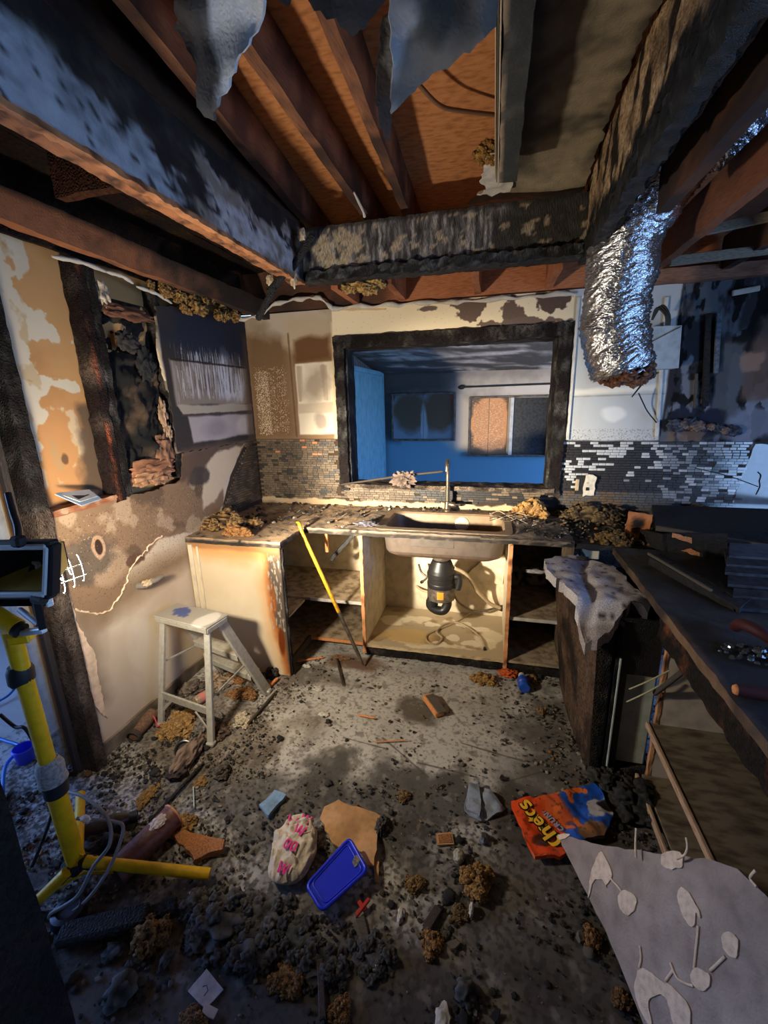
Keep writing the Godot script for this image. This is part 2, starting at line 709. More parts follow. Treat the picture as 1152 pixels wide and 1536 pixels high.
func textures() -> void:
	nz = noise(FastNoiseLite.TYPE_SIMPLEX_SMOOTH, 1.0, 1, 11)
	NA = noise_bytes(noise(FastNoiseLite.TYPE_SIMPLEX_SMOOTH, 0.012, 5, 21))
	NB = noise_bytes(noise(FastNoiseLite.TYPE_SIMPLEX_SMOOTH, 0.06, 4, 31))
	var s := FastNoiseLite.TYPE_SIMPLEX_SMOOTH
	T.mottle = noise_tex(noise(s, 0.012, 5, 3), [Color(0.8, 0.8, 0.8), Color(0.93, 0.93, 0.93), Color(1, 1, 1)])
	T.dirty = noise_tex(noise(s, 0.02, 5, 4), [Color(0.5, 0.48, 0.46), Color(0.78, 0.76, 0.74), Color(1, 1, 1), Color(1, 1, 1)])
	T.streak = noise_tex(noise(s, 0.05, 4, 14), [Color(0.45, 0.45, 0.45), Color(0.9, 0.9, 0.9), Color(1, 1, 1)])
	T.grain = noise_tex(noise(s, 0.03, 4, 5), [Color(0.72, 0.66, 0.62), Color(0.92, 0.9, 0.88), Color(1, 1, 1)])
	T.grit = noise_tex(noise(s, 0.09, 4, 6))
	T.soft = noise_tex(noise(s, 0.015, 4, 7))
	T.crack = noise_tex(noise(FastNoiseLite.TYPE_CELLULAR, 0.045, 1, 8, FastNoiseLite.RETURN_DISTANCE2_SUB))
	T.fluff = noise_tex(noise(s, 0.05, 5, 9), [Color(0.6, 0.56, 0.52), Color(0.85, 0.83, 0.8), Color(1, 1, 1)])
	T.foil = noise_tex(noise(FastNoiseLite.TYPE_CELLULAR, 0.03, 3, 10, FastNoiseLite.RETURN_DISTANCE))
	T.osb = noise_tex(noise(FastNoiseLite.TYPE_CELLULAR, 0.05, 2, 12, FastNoiseLite.RETURN_CELL_VALUE), [Color(0.5, 0.36, 0.24), Color(0.85, 0.65, 0.45), Color(0.65, 0.45, 0.3), Color(1, 0.85, 0.65)])
	var v := Vector3.ONE
	mat("drywall", rgb(206, 198, 186), 0.95, "mottle", v * 1.5, "grit", 0.15)
	mat("sooty_plaster", rgb(120, 112, 100), 0.95, "dirty", v * 1.2, "soft", 0.6)
	mat("plywood", rgb(200, 136, 86), 0.8, "grain", Vector3(0.8, 1.0, 2.2), "", 0.0, 0.0, false, true)
	mat("joist", Color.WHITE, 0.85, "grain", Vector3(9, 9, 0.9), "grit", 0.1, 0.0, true, true)
	mat("joist_across", Color.WHITE, 0.85, "grain", Vector3(0.9, 9, 9), "grit", 0.1, 0.0, true, true)
	mat("dark_joist", Color.WHITE, 0.9, "grain", Vector3(9, 9, 0.9), "grit", 0.2, 0.0, true, true)
	mat("char", rgb(34, 32, 31), 0.85, "dirty", v * 4.0, "crack", 1.6)
	mat("char_tint", Color.WHITE, 0.88, "dirty", Vector3(4, 4, 4), "crack", 0.5, 0.0, true)
	M.char_tint.metallic_specular = 0.3
	mat("char_header", Color.WHITE, 0.55, "streak", Vector3(9, 1.1, 9), "streak", 0.7, 0.0, true)
	mat("black", rgb(18, 17, 17), 0.55, "dirty", v * 3.0, "grit", 0.3)
	mat("burnt_black", rgb(26, 24, 23), 0.85, "dirty", v * 3.0, "soft", 1.0)
	mat("white_paint", rgb(215, 212, 205), 0.6, "mottle", v * 2.0)
	mat("dark_wood", rgb(70, 60, 52), 0.75, "grain", Vector3(8, 0.8, 8), "grit", 0.2)
	mat("raw_edge", rgb(222, 150, 92), 0.8, "grain", Vector3(6, 6, 6))
	mat("cabinet_in", rgb(218, 202, 172), 0.75, "mottle", v * 1.4)
	mat("far_ceiling", rgb(120, 116, 112), 0.95, "dirty", Vector3(0.9, 0.9, 2.5), "soft", 1.0)
	mat("blue_paint", rgb(112, 166, 188), 0.7, "mottle", v * 1.0)
	mat("blue_door", rgb(132, 188, 206), 0.6, "mottle", Vector3(1.5, 0.8, 1.5))
	mat("osb", rgb(228, 168, 120), 0.85, "osb", Vector3(2.4, 3.5, 2.4), "osb", 0.2)
	mat("tint", Color.WHITE, 0.9, "mottle", v * 2.0, "grit", 0.2, 0.0, true)
	mat("tint_fluff", Color.WHITE, 1.0, "fluff", v * 5.0, "grit", 0.5, 0.0, true)
	mat("tint_smooth", Color.WHITE, 0.6, "mottle", v * 2.0, "", 0.0, 0.0, true)
	mat("bare_concrete", rgb(120, 112, 102), 0.95, "dirty", v * 0.9, "grit", 0.3)

# ---- floor, walls, ceilings
func slab(called: String, lo: Vector3, hi: Vector3, m: Material) -> void:
	struct(called, box(MB.new(), (lo + hi) * 0.5, hi - lo, 0.0), m)

func shell() -> void:
	# floor: a concrete slab with dust, soot and wet ash
	var p := Paint.new(-2.5, 0.35, 4.2, 2.65, 290.0, rgb(174, 170, 163), NA, NB)
	p.patch(-2.5, 0.3, 1.7, 3.0, rgb(144, 139, 132), 0.7, 0.45, 0.25, 0.5, 0.5, 0.01)
	p.patch(-2.5, 0.3, 1.7, 3.0, rgb(186, 181, 172), 0.5, 0.55, 0.2, 0.8, 0.8, 0.01, false, 190)
	p.ell(-0.3, 0.55, 1.5, 0.5, rgb(62, 56, 48), 0.85, 0.6, 0.5)
	p.ell(0.45, 1.2, 0.6, 0.5, rgb(58, 53, 46), 0.7, 0.8, 0.5)
	p.ell(-0.9, 1.35, 0.5, 0.2, rgb(70, 66, 60), 0.8, 0.7, 0.9)
	p.ell(-0.2, 1.5, 0.75, 0.13, rgb(60, 56, 51), 0.8, 0.6, 0.9)
	p.ell(-1.4, 1.65, 0.4, 0.35, rgb(100, 88, 76), 0.7, 0.7, 0.8)
	p.ell(-0.33, 2.05, 0.13, 0.1, rgb(74, 66, 56), 0.85, 0.5, 0.6)
	p.ell(0.35, 1.9, 0.15, 0.5, rgb(76, 70, 62), 0.7, 0.7, 0.8)
	p.ell(-1.2, 2.2, 0.3, 0.1, rgb(80, 70, 60), 0.7, 0.7, 0.8)
	p.ell(-0.85, 2.38, 0.16, 0.07, rgb(92, 62, 44), 0.8, 0.6, 0.6)
	p.patch(-2.5, 0.3, 1.7, 3.0, rgb(84, 76, 68), 0.45, 0.6, 0.12, 2.2, 2.2, 0.01, true)
	p.patch(-2.5, 0.3, 1.7, 3.0, rgb(84, 78, 71), 0.5, 0.66, 0.12, 3.4, 3.4, 0.01, false, 31)
	p.patch(-2.5, 0.3, 1.7, 1.75, rgb(48, 44, 39), 0.65, 0.5, 0.16, 2.0, 2.0, 0.4, true, 77)
	p.patch(-2.5, 0.3, -0.9, 2.3, rgb(64, 58, 52), 0.6, 0.55, 0.1, 2.5, 2.5, 0.3, true, 177)
	p.patch(-2.5, 0.3, 1.7, 3.0, rgb(190, 182, 168), 0.28, 0.7, 0.14, 3.0, 3.0, 0.01, false, 301)
	for k in 5:
		p.line(Vector2(-0.7 + k * 0.2, 1.75 + 0.1 * sin(k * 9.0)), Vector2(-0.45 + k * 0.22, 1.72 + 0.12 * sin(k * 5.0)), 0.008, rgb(70, 62, 54), 0.7)
	var fm := painted("floor_dust", p.tex(), 0.92)
	fm.heightmap_enabled = true
	fm.heightmap_texture = T.grit
	fm.heightmap_scale = 0.35
	var mb := MB.new()
	var nx := 150
	var ny := 96
	solid_grid(mb, nx, ny, func(u, v):
		var x := lerpf(-4.3, 3.05, u)
		var z := lerpf(-3.25, 1.2, 1.0 - v)
		return Vector3(x, n3(Vector3(x, 0, z), 2.5) * 0.004 - 0.004, z), Vector3(0, 0.12, 0))
	for k in mb.v.size():
		mb.uv[k] = p.uv(mb.v[k].x, -mb.v[k].z)
	# rows run away from the viewer here, so the skin already faces up
	var fl := struct("floor", mb, fm)
	fl.set_meta("label", "grey concrete floor covered in ash and dust")
	slab("floor", Vector3(-2.0, -0.45, -6.75), Vector3(3.45, -0.3, -3.25), M.bare_concrete)
	# closing walls and roof
	slab("ceiling", Vector3(-4.4, 2.86, -3.25), Vector3(3.1, 2.98, 1.3), M.plywood)
	slab("wall_front", Vector3(-4.4, -0.12, 1.2), Vector3(3.1, 2.98, 1.32), M.sooty_plaster)
	# right wall with the opening of a patio door out of frame
	var rw := MB.new()
	for q in [[-3.25, -1.5, 0.0, 2.9], [0.5, 1.2, 0.0, 2.9], [-1.5, 0.5, 2.1, 2.9]]:
		box(rw, Vector3(3.02, (q[2] + q[3]) * 0.5, (q[0] + q[1]) * 0.5), Vector3(0.14, q[3] - q[2], q[1] - q[0]), 0.0)
	struct("wall_right", rw, M.sooty_plaster)
	# the room on the left, seen through its doorway
	var lw := MB.new()
	for q in [[-3.25, -1.5, 0.0, 2.9], [0.2, 1.2, 0.0, 2.9], [-1.5, 0.2, 2.1, 2.9], [-1.5, 0.2, 0.0, 0.5]]:
		box(lw, Vector3(-4.32, (q[2] + q[3]) * 0.5, (q[0] + q[1]) * 0.5), Vector3(0.14, q[3] - q[2], q[1] - q[0]), 0.0)
	struct("wall_far_left", lw, M.drywall)
	slab("wall_left_room_back", Vector3(-4.4, 0, -3.25), Vector3(-2.0, 2.9, -3.11), M.drywall)
	# the room beyond the pass-through
	var fw := Paint.new(-1.7, -0.3, 5.1, 2.7, 110.0, rgb(206, 196, 188), NA, NB)
	fw.poly([Vector2(-1.8, -0.5), Vector2(3.6, -0.5), Vector2(3.6, 0.9), Vector2(-0.4, 0.92), Vector2(-0.8, 1.12), Vector2(-1.8, 1.2)], rgb(108, 162, 188), 1.0, 0.10, 0.03)
	fw.poly([Vector2(-1.8, 1.72), Vector2(-0.7, 1.75), Vector2(-0.6, 2.5), Vector2(-1.8, 2.5)], rgb(62, 58, 56), 0.85, 0.25, 0.06)
	fw.poly([Vector2(-1.8, 1.1), Vector2(-1.45, 1.1), Vector2(-1.4, 1.8), Vector2(-1.8, 1.8)], rgb(50, 62, 76), 0.8, 0.2, 0.06)
	fw.poly([Vector2(-1.8, 1.95), Vector2(3.6, 1.95), Vector2(3.6, 2.5), Vector2(-1.8, 2.5)], rgb(108, 100, 96), 0.6, 0.2, 0.05)
	fw.ell(-0.55, 1.3, 0.12, 0.35, rgb(196, 190, 186), 0.5, 0.9, 0.3)
	fw.patch(-1.7, 0.9, 3.4, 2.3, rgb(96, 92, 92), 0.35, 0.5, 0.2, 0.3, 0.3)
	var far := MB.new()
	var put := func(x0: float, x1: float, y0: float, y1: float):
		far.face([Vector3(x0, y0, -6.6), Vector3(x1, y0, -6.6), Vector3(x1, y1, -6.6), Vector3(x0, y1, -6.6)], [fw.uv(x0, y0), fw.uv(x1, y0), fw.uv(x1, y1), fw.uv(x0, y1)])
	put.call(-1.7, 3.4, -0.3, 2.4)
	box(far, Vector3(0.85, 1.05, -6.68), Vector3(5.3, 2.9, 0.14), 0.0)
	struct("wall_far", far, painted("far_wall", fw.tex(), 0.85))
	slab("wall_far_room_left", Vector3(-1.85, -0.4, -6.75), Vector3(-1.7, 2.9, -3.25), M.far_ceiling)
	var fr := MB.new()
	for q in [[-6.75, -6.2, -0.4, 2.9], [-3.9, -3.25, -0.4, 2.9], [-6.2, -3.9, 2.05, 2.9], [-6.2, -3.9, -0.4, 0.25]]:
		box(fr, Vector3(3.42, (q[2] + q[3]) * 0.5, (q[0] + q[1]) * 0.5), Vector3(0.14, q[3] - q[2], q[1] - q[0]), 0.0)
	struct("wall_far_room_right", fr, M.far_ceiling)
	# its ceiling slopes down to the far wall and has lost strips of paint
	var cp := MB.new()
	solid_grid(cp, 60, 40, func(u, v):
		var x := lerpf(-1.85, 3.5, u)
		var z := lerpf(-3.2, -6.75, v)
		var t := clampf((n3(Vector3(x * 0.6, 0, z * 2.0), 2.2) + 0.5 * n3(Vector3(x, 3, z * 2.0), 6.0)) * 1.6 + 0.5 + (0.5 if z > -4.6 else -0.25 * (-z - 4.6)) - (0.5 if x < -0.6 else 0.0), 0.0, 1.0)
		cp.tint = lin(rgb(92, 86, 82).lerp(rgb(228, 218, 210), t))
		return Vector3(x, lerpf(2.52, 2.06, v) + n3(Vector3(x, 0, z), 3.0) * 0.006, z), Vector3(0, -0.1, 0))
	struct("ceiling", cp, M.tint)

func wall_face(mb: MB, p: Paint, x0: float, x1: float, y0: float, y1: float, z: float) -> void:
	mb.face([Vector3(x0, y0, z), Vector3(x1, y0, z), Vector3(x1, y1, z), Vector3(x0, y1, z)], [p.uv(x0, y0), p.uv(x1, y0), p.uv(x1, y1), p.uv(x0, y1)])

func back_paint() -> Paint:
	var p := Paint.new(-1.87, 0.86, 4.85, 1.52, 240.0, rgb(64, 62, 64), NA, NB)
	# left of the pass-through: where a wall cabinet hung, tanned by smoke
	p.poly([Vector2(-1.9, 1.42), Vector2(-1.13, 1.42), Vector2(-1.13, 2.4), Vector2(-1.9, 2.4)], rgb(134, 107, 80), 1.0, 0.01, 0.0)
	p.poly([Vector2(-1.84, 1.44), Vector2(-1.53, 1.44), Vector2(-1.53, 2.24), Vector2(-1.84, 2.24)], rgb(112, 86, 62), 0.9, 0.08, 0.03)
	p.ell(-1.45, 2.3, 0.35, 0.14, rgb(196, 184, 168), 0.8, 0.6, 0.3)
	p.ell(-1.33, 2.18, 0.2, 0.14, rgb(180, 160, 134), 0.9, 0.5, 0.3)
	p.poly([Vector2(-1.46, 1.98), Vector2(-1.17, 2.0), Vector2(-1.17, 2.17), Vector2(-1.46, 2.15)], rgb(98, 66, 42), 0.9, 0.04, 0.02)
	p.poly([Vector2(-1.46, 1.46), Vector2(-1.16, 1.46), Vector2(-1.16, 1.99), Vector2(-1.46, 1.98)], rgb(222, 208, 184), 1.0, 0.012, 0.006)
	p.patch(-1.46, 1.7, -1.17, 1.98, rgb(170, 150, 128), 0.85, 0.5, 0.15, 1.6, 0.12, 0.02)
	p.ell(-1.32, 1.84, 0.1, 0.12, rgb(160, 142, 122), 0.8, 0.7, 0.5)
	p.poly([Vector2(-1.46, 1.62), Vector2(-1.16, 1.62), Vector2(-1.16, 1.7), Vector2(-1.46, 1.69)], rgb(190, 172, 148), 0.8, 0.01, 0.006)
	p.ell(-1.28, 1.56, 0.05, 0.06, rgb(164, 148, 136), 0.8, 0.5, 0.5)
	p.patch(-1.84, 1.44, -1.5, 2.0, rgb(226, 208, 176), 0.9, 0.66, 0.05, 13.0, 6.760000000000001, 0.05, true)
	p.patch(-1.82, 1.45, -1.68, 1.95, rgb(232, 214, 180), 0.9, 0.58, 0.05, 13.0, 6.760000000000001, 0.02, true, 60)
	p.line(Vector2(-1.49, 1.44), Vector2(-1.5, 2.2), 0.012, rgb(90, 70, 52), 0.7)
	p.poly([Vector2(-1.18, 1.42), Vector2(-1.13, 1.42), Vector2(-1.13, 2.25), Vector2(-1.16, 2.25)], rgb(226, 206, 172), 0.8, 0.02, 0.01)
	# above the pass-through: cream band whose paper has torn away in patches
	p.poly([Vector2(-1.15, 2.13), Vector2(0.47, 2.13), Vector2(0.47, 2.4), Vector2(-1.15, 2.4)], rgb(232, 214, 180), 1.0, 0.008, 0.0)
	p.ell(-0.48, 2.29, 0.08, 0.018, rgb(112, 94, 84), 1.0, 0.12, 0.6, 3.0)
	p.ell(-0.17, 2.26, 0.09, 0.07, rgb(104, 86, 76), 1.0, 0.1, 0.7, 3.0)
	p.ell(-0.2, 2.3, 0.14, 0.03, rgb(104, 86, 76), 1.0, 0.1, 0.7, 3.0)
	p.ell(0.1, 2.23, 0.06, 0.08, rgb(104, 86, 76), 1.0, 0.1, 0.8, 3.0)
	p.ell(0.33, 2.28, 0.1, 0.055, rgb(92, 74, 66), 1.0, 0.1, 0.6, 3.0)
	p.ell(0.16, 2.17, 0.28, 0.02, rgb(112, 94, 84), 1.0, 0.1, 0.9, 3.0)
	p.patch(-1.15, 2.13, 0.47, 2.4, rgb(150, 128, 104), 0.6, 0.82, 0.05, 3.9000000000000004, 3.9000000000000004, 0.02, true)
	p.line(Vector2(-1.1, 2.33), Vector2(-0.75, 2.31), 0.012, rgb(196, 160, 118), 0.8)
	# right of it: white board, then burnt board
	p.poly([Vector2(0.46, 1.41), Vector2(1.035, 1.41), Vector2(1.05, 2.4), Vector2(0.46, 2.4)], rgb(184, 188, 190), 1.0, 0.01, 0.006)
	p.patch(0.47, 1.42, 1.02, 2.3, rgb(178, 178, 176), 0.6, 0.5, 0.2, 0.7, 0.5)
	p.poly([Vector2(0.5, 1.70), Vector2(1.02, 1.72), Vector2(1.02, 1.76), Vector2(0.5, 1.74)], rgb(228, 222, 208), 0.9, 0.02, 0.012)
	p.line(Vector2(0.48, 1.695), Vector2(1.03, 1.7), 0.008, rgb(150, 146, 136), 0.8)
	p.poly([Vector2(0.58, 1.78), Vector2(0.7, 1.78), Vector2(0.72, 2.1), Vector2(0.6, 2.1)], rgb(168, 156, 140), 0.6, 0.06, 0.03)
	p.line(Vector2(0.475, 1.42), Vector2(0.5, 2.3), 0.02, rgb(238, 232, 218), 1.0, 0.2)
	p.ell(0.75, 1.58, 0.07, 0.05, rgb(228, 228, 226), 0.7, 0.4, 0.4)
	p.patch(0.47, 1.40, 1.03, 1.5, rgb(120, 116, 108), 0.8, 0.62, 0.06, 5.2, 5.2, 0.02, true)
	# burnt board: greys and browns in upright strips
	p.poly([Vector2(1.03, 1.39), Vector2(3.0, 1.39), Vector2(3.0, 2.4), Vector2(1.05, 2.4)], rgb(50, 50, 54), 1.0, 0.015, 0.01)
	p.patch(1.04, 1.39, 3.0, 2.4, rgb(92, 98, 106), 0.9, 0.55, 0.1, 1.4, 0.5, 0.02)
	p.patch(1.04, 1.39, 3.0, 2.0, rgb(126, 130, 140), 0.85, 0.6, 0.07, 1.0, 0.8, 0.02, false, 140)
	p.patch(1.04, 1.39, 3.0, 2.4, rgb(22, 21, 22), 0.9, 0.58, 0.06, 2.6, 1.2, 0.02, false, 260)
	p.poly([Vector2(1.44, 1.66), Vector2(1.62, 1.66), Vector2(1.64, 2.14), Vector2(1.46, 2.12)], rgb(98, 80, 72), 0.85, 0.03, 0.04)
	p.poly([Vector2(1.28, 1.58), Vector2(1.42, 1.58), Vector2(1.42, 1.98), Vector2(1.31, 1.98)], rgb(88, 92, 96), 0.85, 0.02, 0.03)
	p.poly([Vector2(1.26, 1.4), Vector2(2.2, 1.4), Vector2(2.2, 1.66), Vector2(1.5, 1.6)], rgb(128, 132, 146), 0.8, 0.05, 0.07)
	p.ell(1.22, 1.52, 0.16, 0.09, rgb(38, 42, 56), 0.95, 0.2, 0.6, 2.0)
	p.ell(1.19, 1.44, 0.1, 0.04, rgb(120, 98, 82), 0.8, 0.3, 0.7, 3.0)
	p.ell(1.47, 1.87, 0.06, 0.06, rgb(150, 120, 104), 0.8, 0.3, 0.5, 2.0)
	# behind and below the tiles
	p.poly([Vector2(-1.9, 0.8), Vector2(-1.13, 0.8), Vector2(-1.13, 1.425), Vector2(-1.9, 1.425)], rgb(66, 54, 42), 1.0, 0.004, 0.0)
	p.poly([Vector2(-1.15, 0.8), Vector2(0.47, 0.8), Vector2(0.47, 1.1), Vector2(-1.15, 1.1)], rgb(58, 50, 42), 1.0, 0.004, 0.0)
	p.poly([Vector2(-1.9, 0.86), Vector2(0.2, 0.86), Vector2(0.2, 0.945), Vector2(-1.9, 0.955)], rgb(196, 170, 134), 0.9, 0.012, 0.02, 2.0)
	p.poly([Vector2(1.52, 0.8), Vector2(3.0, 0.8), Vector2(3.0, 1.39), Vector2(1.56, 1.385)], rgb(172, 178, 182), 1.0, 0.05, 0.04)
	p.ell(-1.06, 1.0, 0.045, 0.03, rgb(226, 206, 176), 1.0, 0.15, 0.4, 3.0)
	p.line(Vector2(1.22, 1.23), Vector2(1.62, 1.15), 0.006, rgb(80, 84, 92), 0.9)
	p.line(Vector2(1.62, 1.15), Vector2(1.6, 1.0), 0.012, rgb(60, 64, 72), 0.9)
	return p

func walls() -> void:
	var p := back_paint()
	var bm := painted("back_wall", p.tex(), 0.85)
	bm.metallic_specular = 0.2
	bm.heightmap_enabled = true
	bm.heightmap_texture = T.grit
	bm.heightmap_scale = 0.05
	var mb := MB.new()
	var z := -3.11
	wall_face(mb, p, -2.0, -1.1, 0.0, 2.34, z)
	wall_face(mb, p, 0.42, 3.1, 0.0, 2.34, z)
	wall_face(mb, p, -1.1, 0.42, 0.0, 1.08, z)
	wall_face(mb, p, -1.1, 0.42, 2.13, 2.34, z)
	for q in [[-2.0, -1.1, 0.0, 2.9], [0.42, 3.1, 0.0, 2.9], [-1.1, 0.42, 0.0, 1.08], [-1.1, 0.42, 2.13, 2.9]]:
		q[3] = minf(q[3], 2.34)
		var a := mb.v.size()
		box(mb, Vector3((q[0] + q[1]) * 0.5, (q[2] + q[3]) * 0.5, -3.186), Vector3(q[1] - q[0], q[3] - q[2], 0.148), 0.0)
		for k in range(a, mb.v.size()):
			mb.uv[k] = p.uv(0.9, 1.3)
	var wb := struct("wall_back", mb, bm)
	tiles(wb)
	var gloss := mat("gloss_paint", rgb(104, 112, 120), 0.14, "mottle", Vector3.ONE * 2.0)
	gloss.metallic_specular = 0.8
	var gp := part(wb, "splash_panel", sheet(MB.new(), ragged([Vector2(1.5, 0.945), Vector2(2.95, 0.945), Vector2(2.95, 1.385), Vector2(1.56, 1.39), Vector2(1.52, 1.2)], 0.03, 0.004, 1.0), 0.008, 0.1), gloss, Vector3(0, 0, -3.106))
	for q in [[Vector3(1.600, 1.219, -3.100), Vector3(1.617, 1.161, -3.100)], [Vector3(1.617, 1.161, -3.100), Vector3(1.614, 1.076, -3.100)], [Vector3(1.255, 1.239, -3.100), Vector3(1.616, 1.127, -3.100)]]:
		part(gp, "crack", tube(MB.new(), curve([q[0] - gp.position, (q[0] + q[1]) * 0.5 - gp.position + Vector3(0.01, 0.008, 0), q[1] - gp.position], 5), 0.003, 5), M.black)
	pass_frame()
	far_room()
	left_wall()
	# curled strips of drywall left round the corner of the board at the right
	for q in [[Vector3(0.968, 2.258, -3.100), Vector3(1.015, 1.437, -3.100), 0.022, "white"], [Vector3(0.481, 2.295, -3.100), Vector3(0.485, 1.417, -3.100), 0.02, "white"]]:
		var s := MB.new()
		bar(s, q[0], q[1], 0.012, q[2], 0.003, Vector3.FORWARD)
		struct("trim_1" if s.v[0].x > 0.9 else "trim_2", s, M.white_paint)

# mosaic of small brick-shaped tiles; the 300 that show largest are pieces of their own
func tiles(wall: Node3D) -> void:
	var rng := RandomNumberGenerator.new()
	rng.seed = 5
	var pitch := 0.0176
	var kinds := {}
	for q in [["tile_white", rgb(206, 210, 212), 0.25], ["tile_pale", rgb(150, 156, 160), 0.25], ["tile_grey", rgb(88, 88, 88), 0.35], ["tile_soot", rgb(40, 38, 37), 0.5], ["tile_tan", rgb(112, 94, 72), 0.6], ["tile_brown", rgb(92, 76, 58), 0.65], ["tile_orange", rgb(206, 132, 84), 0.6], ["tile_blue_grey", rgb(72, 77, 82), 0.18]]:
		kinds[q[0]] = mat(q[0], q[1], q[2], "mottle", Vector3.ONE * 3.0)
	for k in ["tile_white", "tile_pale", "tile_blue_grey"]:
		kinds[k].roughness = 0.13
		kinds[k].metallic_specular = 0.85
	var meshes := []
	for k in 3:
		meshes.append(box(MB.new(), Vector3.ZERO, Vector3(0.0485 - k * 0.006, 0.0155, 0.008), 0.0015).mesh())
	var rest := {}
	var singles := 0
	var areas := [[0.462, 1.56, 0.945, 1.405], [-1.835, -1.14, 0.945, 1.425], [-1.14, 0.46, 0.945, 1.055]]
	for ar in 3:
		var q: Array = areas[ar]
		var row := 0
		var y: float = q[3] - pitch * 0.5
		while y > q[2]:
			var x: float = q[0] + (0.026 if row % 2 else 0.0)
			while x < q[1] - 0.02:
				var w := rng.randi() % 3
				var wide: float = 0.0485 - w * 0.006
				if x + wide > q[1]:
					break
				var c := Vector3(x + wide * 0.5, y, -3.1065 + rng.randf_range(-0.0012, 0.0012))
				var n := n3(c, 9.0) + 0.8 * n3(c, 30.0) + rng.randf_range(-0.35, 0.35)
				var kind := "tile_soot"
				var skip := false
				if ar == 0:
					var up := (y - 0.95) / 0.45
					if x < 0.85:
						kind = "tile_white" if n > 0.32 - 0.35 * up and up > 0.3 and x < 0.85 - (0.9 - up) * 0.5 else "tile_soot"
						if up < 0.25:
							kind = "tile_brown" if n < 0.1 else "tile_grey"
					elif x < 1.16:
						kind = "tile_soot" if n < 0.35 or up < 0.35 else "tile_white" if up > 0.5 else "tile_pale"
						if x > 1.06 and n > -0.1 and up > 0.2:
							kind = "tile_pale"
						if up < 0.25 and kind == "tile_soot":
							kind = "tile_grey"
					else:
						kind = "tile_white" if n > 0.62 else "tile_blue_grey" if n > -0.25 else "tile_pale"
						skip = rng.randf() < (x - 1.2) * 0.5
					if absf(x - 0.62) < 0.06 and absf(y - 1.12) < 0.05:
						skip = true
				else:
					kind = "tile_brown" if n < 0.15 else "tile_tan"
					if n > 0.75:
						kind = "tile_tan"
					if n < -0.55:
						kind = "tile_soot"
					if ar == 2 and n < 0.3:
						kind = "tile_soot" if x > -0.6 else "tile_brown"
					if ar == 1 and y > 1.3 and x > -1.75 and rng.randf() < 0.05:
						kind = "tile_orange"
					skip = rng.randf() < 0.02 or (ar > 0 and y < 0.975 and rng.randf() < 0.5)
				if not skip:
					if ar == 0 and singles < 300 and (x < 1.32 and y > 1.06 or y > 1.3):
						part(wall, "tile", meshes[w], kinds[kind], c, Vector3(0, 0, rng.randf_range(-0.6, 0.6)))
						singles += 1
					else:
						if not rest.has(kind):
							rest[kind] = MB.new()
						box(rest[kind], c, Vector3(wide, 0.0155, 0.008), 0.0)
				x += wide + 0.0025
			y -= pitch
			row += 1
	for kind in rest:
		part(wall, "tile_field", rest[kind], kinds[kind]).set_meta("kind", "stuff")

func char_tone(p: Vector3) -> Color:
	var n := n3(p, 6.0) + 0.7 * n3(p * Vector3(1, 0.3, 1), 40.0)
	return rgb(30, 28, 27).lerp(rgb(92, 88, 84), clampf(n * 0.8 + 0.15, 0.0, 1.0))

func pass_frame() -> void:
	var t := thing("pass_through_frame", "charred black timber frame lining the pass-through opening above the sink", "frame", Vector3(-0.339, 1.066, -3.11))
	t.set_meta("kind", "structure")
	# casing boards stand proud of the wall; jambs line its depth
	var casing := rough_box(Vector3(1.6, 0.078, 0.035), 0.02, 0.006, 14.0, char_tone, Vector3(3, 0, 0))
	part(t, "head_casing", casing, M.char_tint, Vector3(0, 1.045, 0.012))
	for s in [-1, 1]:
		part(t, "side_casing", rough_box(Vector3(0.075, 1.08, 0.035), 0.02, 0.005, 14.0, char_tone, Vector3(s * 5, 2, 0)), M.char_tint, Vector3(s * 0.762, 0.51, 0.012))
		part(t, "jamb", rough_box(Vector3(0.025, 1.02, 0.16), 0.03, 0.003, 14.0, char_tone, Vector3(s * 9, 2, 0)), M.char_tint, Vector3(s * 0.722, 0.52, -0.085))
	part(t, "head_jamb", rough_box(Vector3(1.45, 0.025, 0.16), 0.03, 0.003, 14.0, char_tone, Vector3(1, 8, 0)), M.char_tint, Vector3(0, 1.01, -0.085))
	part(t, "sill", rough_box(Vector3(1.52, 0.03, 0.2), 0.025, 0.004, 12.0, func(p): return rgb(60, 52, 46).lerp(rgb(128, 114, 98), clampf(n3(p, 9.0) + n3(p, 40.0) * 0.6 + 0.3, 0, 1)), Vector3(1, 4, 0)), M.char_tint, Vector3(0, 0.005, -0.06))

